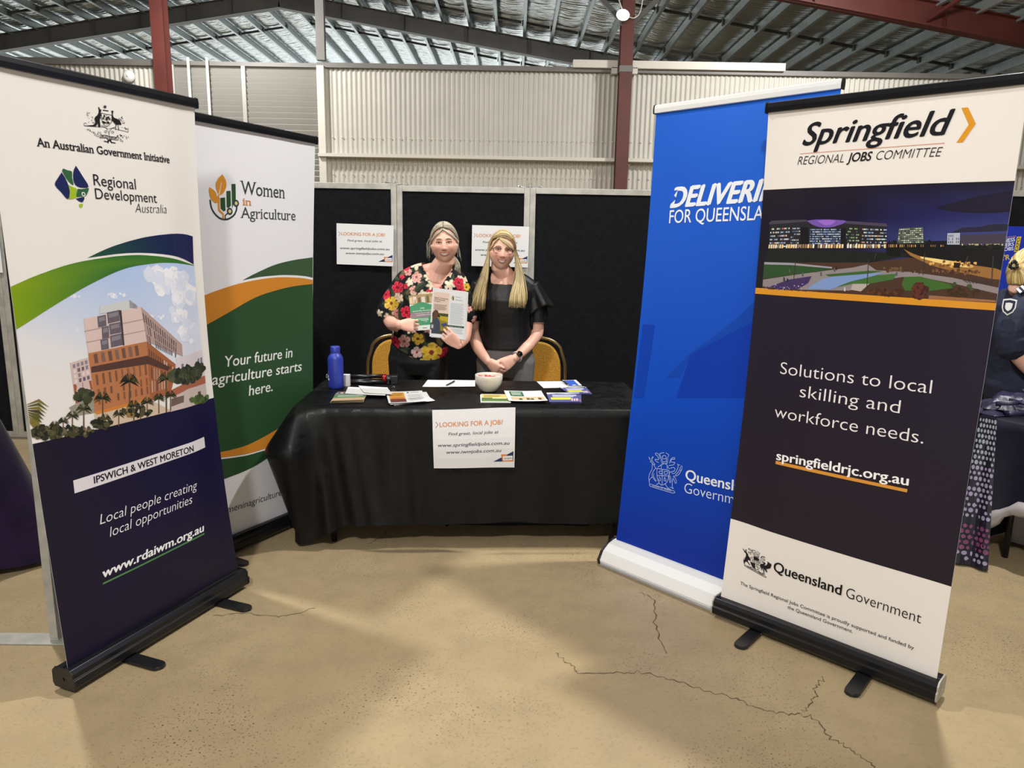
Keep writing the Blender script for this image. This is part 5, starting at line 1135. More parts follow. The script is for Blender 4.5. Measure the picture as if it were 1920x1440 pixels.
MB().tube([(.098, 0, .028), (.13, 0, .028)], .024, 12).box(.125, .165, -.03, .03, .0, .05).tube([(.11, -.02, .02), (.11, -.045, .005)], .006, 8).build('tripod_head', BLACKP, tp, bevel=.003)
# left pile of brochures
def greenbro(a):
    a.rect(0, 0, 1, 1, rgb(96, 140, 96), 0); a.rect(0, .72, 1, 1, rgb(150, 140, 130), 1); a.rect(0, .0, 1, .3, rgb(206, 176, 140), 1)
    for i in range(10): a.rect(.05 + .09 * i, .8, .1 + .09 * i, .92, (rgb(50, 50, 52), rgb(220, 215, 205))[i % 2], 2)
    lines(a, .1, .9, .4, .62, 3, rgb(226, 230, 224), .03)
for i in range(4):
    sheet('brochure', [(-.965 + .004 * i, 3.90), (-.80 + .004 * i, 3.905 + .002 * i), (-.772, 3.70 + .003 * i), (-.937 + .003 * i, 3.665)], ZT + .0032 * i, ('green and tan brochure on top of the pile in front of the blue bottle' if i == 3 else 'tan brochure lower in the pile in front of the blue bottle'), 'brochure', greenbro, 'pile of tan brochures', thick=.0028, back=rgb(206, 180, 150))
sheet('white_sheet', [(-.925, 4.03), (-.70, 4.0), (-.675, 3.80), (-.90, 3.84)], ZT + .0135, 'blank white sheet on top of the tan brochure pile, angled across it', 'paper', blank, curl=.004)
sheet('white_sheet', [(-.872, 4.055), (-.70, 4.01), (-.64, 3.82), (-.80, 3.86)], ZT + .0165, 'white sheet overlapping another between the brochure pile and orange flyer', 'paper', blank, curl=.004)
def orangefly(a):
    blank(a); a.rect(.06, .06, .48, .92, rgb(218, 160, 70), 1); a.rect(.06, .06, .48, .36, rgb(110, 60, 50), 2); a.rect(.1, .36, .44, .5, rgb(200, 120, 60), 2); lines(a, .1, .44, .6, .86, 3, rgb(120, 80, 40), .03)
    lines(a, .56, .94, .1, .72, 10, rgb(176, 180, 184), .02); a.rect(.56, .84, .62, .92, rgb(60, 90, 60), 2); a.rect(.66, .86, .9, .89, rgb(120, 120, 120), 2); a.rect(.52, .3, .96, .33, rgb(50, 60, 56), 3)
sheet('flyer', [(-.68, 3.90), (-.49, 3.955), (-.405, 3.76), (-.60, 3.63)], ZT, 'bottom white flyer of the fan with the orange cover', 'flyer', blank, 'fan of orange flyers', curl=.003)
sheet('flyer', [(-.69, 3.925), (-.475, 3.96), (-.415, 3.72), (-.62, 3.625)], ZT + .004, 'middle white flyer of the fan with the orange cover', 'flyer', blank, 'fan of orange flyers', curl=.006)
sheet('flyer', [(-.695, 3.93), (-.50, 3.965), (-.44, 3.69), (-.628, 3.63)], ZT + .009, 'flyer with an orange cover panel lying on top of its fan', 'flyer', orangefly, 'fan of orange flyers', curl=.008)
cl_ = empty('binder_clip', (-.66, 3.975, ZT)); q = MB(); q.prism([(-.006, 0), (.006, 0), (.002, .014), (-.002, .014)], lambda p: (-.012, p[0], p[1]), lambda p: (.012, p[0], p[1])); q.build('clip_body', BLACKP, cl_)
for s in (-1, 1): MB().tube([(-.006, 0, .012), (-.007, s * .004, .03), (0, s * .005, .035), (.007, s * .004, .03), (.006, 0, .012)], .0012, 5).build('clip_arm', CHROME, cl_)
tag(cl_, 'small binder clip standing behind the orange flyers', 'clip')
sheet('sign_up_form', [(-.515, 4.36), (-.365, 4.365), (-.36, 4.15), (-.52, 4.14)], ZT, 'white form on the table in front of the floral blouse, beneath the pen', 'paper', form, curl=.002)
sheet('sign_up_form', [(-.37, 4.365), (-.225, 4.36), (-.215, 4.165), (-.365, 4.15)], ZT + .002, 'white form on the table between the pen and the bowl', 'paper', form, curl=.002)
def pen(x0, y0, x1, y1, z, label):
    a, b = V((x0, y0, 0)), V((x1, y1, 0)); o = empty('ballpoint_pen', (x0, y0, z + .005)); d = b - a; tag(o, label, 'pen')
    MB().tube([d * .12, d * .98], .0045, 8).build('barrel', BLACKP, o); MB().tube([d * 0, d * .12], [.0012, .0042], 8).build('tip', CHROME, o); MB().tube([d * .7 + V((0, 0, .006)), d * .96 + V((0, 0, .006))], .0014, 5).build('pocket_clip', CHROME, o)
pen(-.385, 4.15, -.345, 4.29, ZT + .004, 'black pen lying across the white forms')
# bowl of sweets
CER = mat('cream_ceramic', rgb(222, 214, 200), .2, spec=.6)
bw = empty('serving_bowl', (-.132, 4.06, ZT)); tag(bw, 'round cream ceramic bowl on the black tablecloth', 'bowl')
MB().lathe([(0, .002), (.038, .002), (.042, 0), (.046, .006), (.06, .02), (.073, .046), (.078, .07), (.079, .092), (.077, .095), (.074, .092), (.072, .07), (.067, .046), (.05, .02), (.03, .012), (0, .012)], 40).build('bowl_shell', CER, bw)
SW = mat('red_wrapper', rgb(204, 66, 60), .3); SW2 = mat('pale_wrapper', rgb(232, 206, 196), .35)
rnd = random.Random(5)
for i in range(14):
    a = rnd.random() * 6.28; r = .054 * rnd.random() ** .5; z = .058 + .012 * (i % 3) + (.012 if i in (3, 7, 10) else 0)
    b = MB(); b.loft([((-.016, 0, 0), (0, .008, 0), (0, 0, .002)), ((-.009, 0, 0), (0, .003, 0), (0, 0, .003)), ((-.006, 0, 0), (0, .008, 0), (0, 0, .007)), ((.006, 0, 0), (0, .008, 0), (0, 0, .007)), ((.009, 0, 0), (0, .003, 0), (0, 0, .003)), ((.016, 0, 0), (0, .008, 0), (0, 0, .002))], 8)
    o = b.build('wrapped_sweet', SW if i % 3 else SW2, None, (-.132 + r * cos(a), 4.06 + r * sin(a), ZT + z)); o.rotation_euler = (rnd.uniform(-.5, .5), rnd.uniform(-.5, .5), rnd.random() * 6)
    tag(o, 'red wrapped sweet in the cream bowl' if i % 3 else 'pale wrapped sweet in the cream bowl', 'sweet', 'sweets in the bowl')
# right-hand leaflets
def goldbro(a):
    blank(a); a.rect(.02, .25, .98, .97, rgb(206, 184, 110), 1); a.rect(.02, .25, .98, .55, rgb(84, 110, 60), 2); a.rect(.02, .1, .98, .27, rgb(110, 140, 80), 2); lines(a, .1, .7, .6, .9, 3, rgb(140, 116, 60), .05); a.rect(.4, .45, .9, .6, rgb(226, 210, 150), 3)
for i in range(3): sheet('leaflet', [(-.175 + .003 * i, 3.94), (-.02, 3.945), (-.01 + .003 * i, 3.735), (-.162, 3.725)], ZT + .002 * i, ('gold and green leaflet in front of the bowl, top of its pile' if i == 2 else 'gold and green leaflet lower in the pile in front of the bowl'), 'leaflet', goldbro, 'pile of gold leaflets', thick=.0018)
def greenfly(a):
    blank(a); a.rect(.12, .5, .48, .95, rgb(40, 92, 66), 1); lines(a, .16, .44, .6, .9, 4, rgb(210, 220, 210), .03); lines(a, .54, .95, .55, .9, 6, rgb(180, 184, 186), .02)
    a.rect(.1, .12, .96, .45, rgb(196, 176, 140), 1)
    for i, c in enumerate((rgb(60, 90, 50), rgb(226, 190, 150), rgb(110, 84, 60), rgb(70, 100, 60), rgb(230, 200, 170), rgb(90, 70, 50))): a.rect(.3 + .1 * i, .14, .38 + .1 * i, .3 + .02 * (i % 3), c, 2)
sheet('flyer', [(-.045, 4.03), (.165, 4.02), (.19, 3.745), (-.015, 3.745)], ZT + .007, 'white flyer with a dark green block overlapping the gold leaflets', 'flyer', greenfly, curl=.012)
def yellowbro(a):
    a.rect(0, 0, 1, 1, rgb(84, 88, 140), 0); a.rect(0, .8, 1, 1, rgb(200, 204, 210), 1); a.poly([(0, .8), (.3, .9), (.6, .85), (1, .93), (1, .8)], rgb(60, 64, 120), 2); a.rect(.08, .24, .72, .46, rgb(220, 216, 60), 2); lines(a, .15, .9, .5, .78, 3, rgb(220, 220, 235), .05)
    for i in range(6): a.rect(.74 + .04 * i, .1 + .05 * (i % 2), .77 + .04 * i, .4 - .04 * (i % 3), (rgb(230, 225, 225), rgb(190, 120, 110))[i % 2], 3)
for k, (q, lab) in enumerate((([(.2, 3.985), (.385, 4.0), (.365, 3.755), (.205, 3.74)], 'nearest the table front'), ([(.28, 4.16), (.43, 4.185), (.445, 3.985), (.33, 3.96)], 'behind another such stack'))):
    for i in range(4): sheet('brochure', [(x + .002 * i * (-1) ** i, y + .001 * i) for x, y in q], ZT + .0028 * i, ('purple and yellow brochure topping the stack %s' if i == 3 else 'purple and yellow brochure lower in the stack %s') % lab, 'brochure', yellowbro, 'stack of yellow striped brochures %s' % lab, thick=.0024, back=rgb(120, 110, 150))
def bluebook(a):
    a.rect(0, 0, 1, 1, rgb(218, 222, 230), 0); a.rect(.06, .1, .8, .96, rgb(52, 92, 190), 1); a.rect(.36, .12, .6, .22, rgb(206, 214, 232), 2); a.rect(.82, .08, .99, .99, rgb(232, 234, 240), 1); a.rect(0, .05, .8, .1, rgb(30, 36, 60), 2)
sheet('white_sheet', [(.15, 4.375), (.33, 4.395), (.35, 4.2), (.185, 4.165)], ZT, 'white sheet on the table back edge beside the blue notebook', 'paper', blank, curl=.002)
sheet('notebook', [(.31, 4.39), (.395, 4.42), (.415, 4.24), (.335, 4.2)], ZT + .003, 'small blue notebook lying on a white sheet at the table back', 'notebook', bluebook, thick=.004)
pen(.335, 4.23, .30, 4.365, ZT + .008, 'dark pen lying beside the blue notebook')

# ------------------------------------------------------------------ banquet chairs
GOLD = mat('gold_speckle_fabric', rgb(204, 150, 44), .7, var=.45, vscale=130, bump=.3, bscale=200)
BRASS = mat('aged_gold_tube', rgb(150, 132, 96), .28, .85)
def chair(x, y, rz, label):
    o = empty('banquet_chair', (x, y, 0), rz); tag(o, label, 'chair', 'gold banquet chairs behind the table')
    def arch(w, z0, z1, n=18):
        return [(-w, z0)] + [(-w * cos(pi * i / n) * 1.0 if 0 else w * -math.copysign(abs(cos(pi * i / n)) ** .75, cos(pi * i / n)), z0 + (z1 - z0) * (.35 + .65 * sin(pi * i / n) ** .8)) for i in range(n + 1)] + [(w, z0)]
    out = arch(.195, .50, .865)
    q = MB(); q.prism(out, lambda p: (p[0], -.022, p[1]), lambda p: (p[0], .018, p[1])); q.build('backrest', GOLD, o, bevel=.012)
    q = MB(); q.loft([((0, -.21, .44), (.17, 0, 0), (0, .19, 0)), ((0, -.21, .45), (.215, 0, 0), (0, .215, 0)), ((0, -.21, .49), (.22, 0, 0), (0, .22, 0)), ((0, -.21, .51), (.2, 0, 0), (0, .2, 0)), ((0, -.21, .516), (.12, 0, 0), (0, .12, 0))], 32, p=3.2); q.build('seat', GOLD, o)
    fr = [V((p[0] * 1.17, .0, .02 if p[1] < .505 else p[1] + (.03 if abs(p[0]) < .17 else .0))) for p in out]
    q = MB(); q.tube([(-.232, .08, 0), (-.23, .02, .45)] + [(p.x, p.y, p.z) for p in fr[1:-1]] + [(.23, .02, .45), (.232, .08, 0)], .0125, 10); q.build('back_frame', BRASS, o)
    for s in (-1, 1): MB().tube([(s * .2, -.38, .0), (s * .2, -.38, .43)], .0125, 10).build('leg', BRASS, o)
    q = MB()
    for s in (-1, 1): q.tube([(s * .2, -.39, .43), (s * .215, .0, .43)], .011, 8)
    q.tube([(-.2, -.38, .2), (.2, -.38, .2)], .009, 8); q.build('stretcher', BRASS, o)
    return o
chair(-.845, 5.33, R(4), 'gold banquet chair behind the table, next to the blue bottle')
chair(.165, 5.33, R(-5), 'gold banquet chair behind the table, beside the grey trousers')
# ------------------------------------------------------------------ people
SKIN = mat('skin', (1, 1, 1), .5, spec=.35, ink=True)
HAIR = mat('hair', (1, 1, 1), .42, spec=.4, ink=True)
FABRIC = mat('printed_fabric', (1, 1, 1), .7, spec=.2, ink=True, bump=.25, bscale=35)
SATIN = mat('black_satin_blouse', rgb(15, 15, 17), .5, spec=.35, bump=.3, bscale=18)
TROUSER = mat('black_trousers', rgb(14, 14, 16), .6, bump=.4, bscale=22)
GREYTR = mat('grey_check_trousers', rgb(120, 116, 116), .75, var=.18, vscale=90, bump=.35, bscale=20)
NAVYF = mat('navy_shirt', rgb(30, 36, 58), .8, var=.15, vscale=30, bump=.4, bscale=24)
EYEW = rgb(204, 192, 184)

def fuse(name, mb, m, parent, voxel=.005, smooth=6, colour=None, extra=None):
    """melts overlapping shapes into one continuous skin; colour(p) tints it; extra shapes are added afterwards"""
    me0 = mb.mesh('raw'); bm = bmesh.new(); bm.from_mesh(me0); bmesh.ops.recalc_face_normals(bm, faces=bm.faces); bm.to_mesh(me0); bm.free()
    t = bpy.data.objects.new('raw', me0); COL.objects.link(t)
    r = t.modifiers.new('r', 'REMESH'); r.mode = 'VOXEL'; r.voxel_size = voxel; r.use_smooth_shade = True
    if smooth: s = t.modifiers.new('s', 'SMOOTH'); s.factor = .5; s.iterations = smooth
    dg = bpy.context.evaluated_depsgraph_get(); me = bpy.data.meshes.new_from_object(t.evaluated_get(dg)); bpy.data.objects.remove(t); bpy.data.meshes.remove(me0)
    vs = [tuple(v.co) for v in me.vertices]; fs = [tuple(p.vertices) for p in me.polygons]; bpy.data.meshes.remove(me)
    out = MB(); out.v = vs; out.f = fs; out.m = [0] * len(fs); out.s = [True] * len(fs); out.c = [None] * len(fs)
    nb = len(vs)
    ec = []
    if extra:
        for f, s, c in zip(extra.f, extra.s, extra.c): out.f.append([nb + i for i in f]); out.m.append(0); out.s.append(s); out.c.append(c)
        out.v += extra.v
    me = bpy.data.meshes.new(name); me.from_pydata(out.v, [], out.f); me.polygons.foreach_set('use_smooth', out.s); me.materials.append(m)
    if colour:
        a = me.color_attributes.new('ink', 'FLOAT_COLOR', 'CORNER'); vc = [colour(V(p)) for p in vs]
        buf = []
        for p, c in zip(me.polygons, out.c):
            for vi in p.vertices: buf += [*(c if c else vc[vi] if vi < nb else (1, 1, 1)), 1.0]
        a.data.foreach_set('color', buf)
    o = bpy.data.objects.new(name, me); COL.objects.link(o)
    if parent: o.parent = parent
    return o

# head: local x across, -y towards the face, z up
HA, HB, HC = .079, .096, .119
def jaw(z): t = max(0, -z / HC); return 1 - .25 * t ** 1.6
def face_relief(x, z):
    g = lambda v, c, s: math.exp(-((v - c) / s) ** 2); ax = abs(x)
    d = 0
    nz = .024 * max(0, min(1, (.024 - z) / .05)) if z > -.028 else .024 * max(0, 1 - (-.028 - z) / .012)
    d += nz * g(x, 0, .0115) + .009 * g(ax, .012, .007) * g(z, -.026, .009)
    d -= .009 * g(ax, .031, .015) * g(z, .012, .012)
    d += .004 * g(ax, .03, .022) * g(z, .034, .009)
    d += .010 * g(ax, .043, .018) * g(z, -.022, .02)
    d += .005 * g(x, 0, .03) * g(z, -.055, .016)
    d += .009 * g(x, 0, .024) * g(z, -.098, .018)
    return d
def head_front(x, z):
    k = 1 - (x / (HA * jaw(z))) ** 2 - (z / HC) ** 2
    return -HB * math.sqrt(max(.0, k)) * (1 - .06 * max(0, -z / HC)) - face_relief(x, z)
def head_shape(mb, X, fat=1.0):
    n, m = 64, 48; vs = []
    for i in range(m + 1):
        th = pi * i / m
        for j in range(n):
            a = 2 * pi * j / n; nx, ny, nz = sin(th) * cos(a), sin(th) * sin(a), cos(th); z = HC * nz; x = HA * nx * jaw(z) * (fat if z < 0 else 1)
            if ny < 0: y = HB * ny * (1 - .06 * max(0, -z / HC)) - face_relief(x, z) * min(1, -ny * 2.2)
            else: y = HB * ny * (1.04 - .45 * max(0, -z / HC) ** 1.5)
            vs.append(X @ V((x, y, z)))
    mb.add(vs, [(i * n + j, (i + 1) * n + j, (i + 1) * n + (j + 1) % n, i * n + (j + 1) % n) for i in range(m) for j in range(n)], 0, True)
    for s in (-1, 1): mb.loft([(X @ V((s * .074, .012, -.03)), X.to_3x3() @ V((0, .008, 0)), X.to_3x3() @ V((s * .004, 0, .0))), (X @ V((s * .081, .014, -.012)), X.to_3x3() @ V((0, .014, 0)), X.to_3x3() @ V((s * .006, 0, 0))), (X @ V((s * .085, .018, .012)), X.to_3x3() @ V((0, .018, 0)), X.to_3x3() @ V((s * .007, 0, 0))), (X @ V((s * .082, .018, .03)), X.to_3x3() @ V((0, .009, 0)), X.to_3x3() @ V((s * .005, 0, 0)))], 12)
def face_bits(X, brow=rgb(120, 96, 74), lip=rgb(186, 104, 98), iris=rgb(58, 44, 36), smile=1.0):
    """eyes, brows, lips and teeth laid on the face"""
    b = MB(); F = lambda x, z, d=0.: X @ V((x, head_front(x, z) - d, z))
    for s in (-1, 1):
        c = V((s * .031, head_front(s * .031, .011) + .0085, .011)); q = MB(); q.ball(c, (.0135, .0125, .0070), 14); b.add([X @ V(p) for p in q.v], q.f, 0, True, EYEW)
        q = MB(); q.ball(c + V((0, -.0068, 0)), (.0066, .0064, .0058), 12); b.add([X @ V(p) for p in q.v], q.f, 0, True, iris)
        q = MB(); q.ball(c + V((0, -.0112, 0)), (.0028, .0028, .0028), 8); b.add([X @ V(p) for p in q.v], q.f, 0, True, rgb(12, 10, 10))
        lid = [F(s * (.031 + .0165 * cos(a)), .0112 + .0052 * sin(a), .0014) for a in [pi * i / 8 for i in range(9)]]; b.tube(lid, [.0012] + [.0021] * 7 + [.0012], 6, col=rgb(64, 44, 38))
        lid = [F(s * (.031 + .018 * cos(a)), .0135 + .0068 * sin(a), .0012) for a in [pi * i / 8 for i in range(9)]]; b.tube(lid, [.001] + [.0034] * 7 + [.001], 6, col=rgb(202, 142, 120))
        lid = [F(s * (.031 + .0155 * cos(a)), .0085 - .0035 * sin(a), .0008) for a in [pi * i / 8 for i in range(9)]]; b.tube(lid, [.001] + [.0026] * 7 + [.001], 6, col=rgb(210, 152, 132))
        br = [F(s * (.013 + .034 * t), .0315 + .006 * sin(pi * t) - .003 * t, .0012) for t in [i / 7 for i in range(8)]]; b.tube(br, [.0012, .0022, .0024, .0023, .002, .0017, .0013, .0008], 6, col=brow)
        b.tube([F(s * .0065, -.033, .001), F(s * .0085, -.0335, .001)], .0022, 6, col=rgb(120, 66, 58))
    w = .032 * smile
    up = [(w * t, -.0505 + .0055 * t * t) for t in [-1 + i / 6 for i in range(13)]]; lo = [(w * .97 * t, -.0655 + .0185 * t * t) for t in [-1 + i / 6 for i in range(13)]]
    n = len(up); vs = [F(x, z, .0012) for x, z in up] + [F(x, z, .0008) for x, z in lo]; b.add(vs, [(i, i + 1, n + i + 1, n + i) for i in range(n - 1)], 0, True, rgb(96, 40, 38))
    tv = [F(x * .84, z + .0004, .0018) for x, z in up] + [F(x * .80, z * .8 + -.0505 * .2 - .001, .0016) for x, z in lo]; b.add(tv, [(i, i + 1, n + i + 1, n + i) for i in range(n - 1)], 0, True, rgb(240, 234, 224))
    b.tube([F(x, z + .0012, .0008) for x, z in up], [.0008] + [.0026] * (n - 2) + [.0008], 7, col=lip); b.tube([F(x, z - .0014, .0008) for x, z in lo], [.0008] + [.0034] * (n - 2) + [.0008], 7, col=lip)
    for s in (-1, 1): b.tube([F(s * .024, -.030, .0), F(s * .034, -.042, .0), F(s * .037, -.056, .0)], [.0008, .0016, .0006], 5, col=rgb(196, 132, 114))
    return b
def hand(mb, w, d, n, side, curls, spread=.1, th=(.5, .5), L=1.0, slim=1.0):
    """w wrist, d towards the fingers, n out of the back of the hand, side +1/-1 puts the thumb on d x n"""
    w, d = V(w), V(d).normalized(); n = V(n); n = (n - d * n.dot(d)).normalized(); s = d.cross(n) * side
    r = slim
    mb.loft([(w - d * .012, s * .018 * r, n * .014 * r), (w + d * .004, s * .024 * r, n * .016 * r), (w + d * .03, s * .034 * r, n * .016), (w + d * .06, s * .040 * r, n * .0145), (w + d * .085, s * .041 * r, n * .0125), (w + d * .094, s * .036 * r, n * .008)], 20, p=2.4)
    tips = []
    for i, ln in enumerate((.066, .074, .069, .053)):
        off = (.0325 - .0215 * i) * r; p = w + d * (.084 - .004 * abs(i - 1.2)) + s * off; a = spread * (1.2 - i)
        dd = (d * cos(a) + s * sin(a)).normalized(); nn = n.copy(); pts = [p - d * .02, p]; rad = [.0088, .0088]
        for seg, fr, c in zip(range(3), (.46, .30, .24), curls[i] if isinstance(curls[0], (tuple, list)) else curls):
            dd2 = dd * cos(c) - nn * sin(c); nn = nn * cos(c) + dd * sin(c); dd = dd2; p = p + dd * ln * fr * L
            pts.append(p); rad.append((.0080, .0072, .0060)[seg])
        mb.tube(pts, [q * r for q in rad], 10); mb.ball(pts[-1], rad[-1] * r * 1.02, 8); tips.append(pts[-1])
    a, c = th; p0 = w + d * .02 + s * .022 * r - n * .004; dd = (d * cos(a) + s * sin(a) - n * .35).normalized(); p1 = p0 + dd * .042; d2 = (dd * cos(c) + d * sin(c) - n * .3 * sin(c)).normalized(); p2 = p1 + d2 * .032; p3 = p2 + (d2 - n * .15).normalized() * .024
    mb.tube([p0 - dd * .01, p0, p1, p2, p3], [.014 * r, .0145 * r, .0112 * r, .0098 * r, .0074 * r], 10); mb.ball(p3, .0076 * r, 8)
    return tips, p3
def limb(mb, pts, rs, n=14): mb.tube(spline(pts, 5), [x for i in range(len(rs) - 1) for x in [rs[i] + (rs[i + 1] - rs[i]) * k / 5 for k in range(5)]] + [rs[-1]], n); mb.ball(pts[0], rs[0], 12); mb.ball(pts[-1], rs[-1], 12)
def torso(mb, rings, n=28, p=2.3): mb.loft([(c, (w, 0, 0) if not isinstance(w, tuple) else w, (0, dp, 0)) for c, w, dp in rings], n, p=p)
def strand_path(X, dirs, rad, tail=()):
    """over the skull along unit directions, then free points (already placed)"""
    pts = []
    for k in range(len(dirs) - 1):
        a, b = V(dirs[k]).normalized(), V(dirs[k + 1]).normalized()
        for i in range(5):
            q = a.slerp(b, i / 5); pts.append(X @ V((q.x * HA * rad, q.y * HB * rad, q.z * HC * rad)))
    q = V(dirs[-1]).normalized(); pts.append(X @ V((q.x * HA * rad, q.y * HB * rad, q.z * HC * rad)))
    return pts + [V(t) for t in tail]
def shoe(mb, x, y, a=0):
    X = M.Translation((x, y, 0)) @ M.Rotation(a, 4, 'Z')
    for c, w, h in (((0, .05, .03), .03, .03), ((0, .0, .04), .036, .04), ((0, -.08, .032), .043, .032), ((0, -.15, .024), .04, .024), ((0, -.185, .018), .02, .015)): pass
    mb.loft([(X @ V((0, yy, h)), X.to_3x3() @ V((w, 0, 0)), V((0, 0, h))) for yy, w, h in ((.06, .02, .02), (.05, .032, .035), (0, .037, .045), (-.08, .044, .034), (-.14, .042, .025), (-.18, .022, .016))], 16)

def skincol(X, hairc, hairline):
    base = V(rgb(231, 184, 163)); pink = V(rgb(222, 148, 132)); Xi = X.inverted(); hairc = V(hairc)
    def f(p):
        q = Xi @ p
        if abs(q.x) < .11 and abs(q.y) < .15 and -.13 < q.z < .15:
            if hairline(q): return tuple(hairc)
            g = math.exp(-((abs(q.x) - .042) / .02) ** 2 - ((q.z + .02) / .022) ** 2) * (q.y < 0) * .6 + math.exp(-(q.x / .014) ** 2 - ((q.z + .024) / .014) ** 2) * (q.y < -.08) * .5
            return tuple(base.lerp(pink, min(.7, g)))
        k = .22 + .2 * mnoise.noise(p * 30)
        return tuple(base.lerp(pink, max(0, k)))
    return f

# ---------------- woman in the floral blouse
pl = empty('person', (-.62, 4.72, 0)); O = V(pl.location); tag(pl, 'person with grey tied-back hair in a floral blouse, smiling and holding up leaflets', 'person')
def r_(x, y, z): return V((x, y, z)) - O
XL = M.Translation(r_(-.436, 4.60, 1.560)) @ M.Rotation(R(4), 4, 'Z') @ M.Rotation(R(-3), 4, 'Y') @ M.Rotation(R(3), 4, 'X')
b = MB(); head_shape(b, XL, 1.1)
b.tube([XL @ V((0, .012, -.04)), XL @ V((0, .022, -.10)), r_(-.475, 4.665, 1.40), r_(-.485, 4.68, 1.34)], [.062, .062, .066, .085], 18)
limb(b, [r_(-.485, 4.68, 1.405), r_(-.60, 4.69, 1.37), r_(-.69, 4.69, 1.325)], [.045, .05, .052]); limb(b, [r_(-.475, 4.68, 1.40), r_(-.41, 4.69, 1.365), r_(-.365, 4.69, 1.325)], [.045, .05, .052])
torso(b, [(r_(-.62, 4.74, .80), .165, .11), (r_(-.62, 4.74, .90), .175, .115), (r_(-.60, 4.73, 1.0), .150, .10), (r_(-.57, 4.71, 1.12), .155, .11), (r_(-.545, 4.695, 1.22), .165, .115), (r_(-.525, 4.69, 1.30), .172, .095), (r_(-.51, 4.69, 1.355), .14, .075), (r_(-.49, 4.685, 1.39), .06, .055)])
for s in (-1, 1): limb(b, [r_(-.62 + s * .09, 4.74, .84), r_(-.62 + s * .095, 4.73, .48), r_(-.62 + s * .095, 4.75, .09)], [.092, .062, .042])
limb(b, [r_(-.705, 4.69, 1.315), r_(-.765, 4.69, 1.20), r_(-.798, 4.675, 1.075)], [.055, .05, .043])
limb(b, [r_(-.798, 4.675, 1.075), r_(-.75, 4.53, 1.06), r_(-.690, 4.405, 1.072)], [.043, .041, .028])
limb(b, [r_(-.352, 4.69, 1.315), r_(-.315, 4.70, 1.19), r_(-.30, 4.66, 1.055)], [.053, .047, .041])
limb(b, [r_(-.30, 4.66, 1.055), r_(-.30, 4.51, .985), r_(-.328, 4.378, .958)], [.041, .035, .024])
hand(b, r_(-.690, 4.405, 1.072), (.97, -.20, .0), (-.1, -.9, .35), -1, [(.55, .75, .4), (.6, .8, .45), (.65, .8, .45), (.65, .8, .5)], .07, (.5, .4), .95)
hand(b, r_(-.328, 4.372, .955), (-.72, -.18, .66), (.05, -.97, -.2), 1, [(.2, .45, .3), (.2, .5, .3), (.25, .5, .3), (.25, .55, .3)], .035, (.6, .3), .95)
GREYH = [rgb(164, 157, 142), rgb(188, 181, 166), rgb(132, 122, 102), rgb(174, 160, 132), rgb(204, 198, 184), rgb(112, 102, 84)]
def hl(q): return (q.z > .088 - 1.0 * max(0, abs(q.x) - .035) and q.y > -.075 or (abs(q.x) > .066 and q.z > .03 and q.y > -.03)) if q.y < .035 else q.z > -.075
fuse('body', b, SKIN, pl, .0036, 3, skincol(XL, rgb(160, 150, 132), hl), face_bits(XL, rgb(128, 104, 84), rgb(186, 106, 102), rgb(52, 38, 32), 1.06))
shb = MB()
for s in (-1, 1): shoe(shb, .0 + s * .1, .03, s * .1)
shb.build('shoes', BLACKP, pl)
# blouse
bl = MB()
limb(bl, [r_(-.50, 4.68, 1.400), r_(-.605, 4.688, 1.372), r_(-.69, 4.686, 1.325)], [.052, .06, .066]); limb(bl, [r_(-.465, 4.68, 1.395), r_(-.41, 4.69, 1.367), r_(-.365, 4.69, 1.325)], [.052, .06, .065])
torso(bl, [(r_(-.615, 4.735, .80), .165, .115), (r_(-.615, 4.735, .86), .187, .130), (r_(-.605, 4.73, .95), .187, .130), (r_(-.59, 4.72, 1.05), .183, .128), (r_(-.565, 4.705, 1.16), .182, .132), (r_(-.542, 4.69, 1.25), .187, .130), (r_(-.525, 4.685, 1.31), .187, .108), (r_(-.51, 4.685, 1.355), .155, .085), (r_(-.495, 4.68, 1.385), .085, .068)])
limb(bl, [r_(-.695, 4.685, 1.315), r_(-.762, 4.685, 1.20), r_(-.795, 4.672, 1.125)], [.068, .075, .080])
limb(bl, [r_(-.362, 4.69, 1.312), r_(-.318, 4.695, 1.20), r_(-.303, 4.68, 1.11)], [.066, .068, .070])
def lx(px, py): return (px - 0) , py
FL = []   # printed flowers: x, z on the cloth, radius, kind
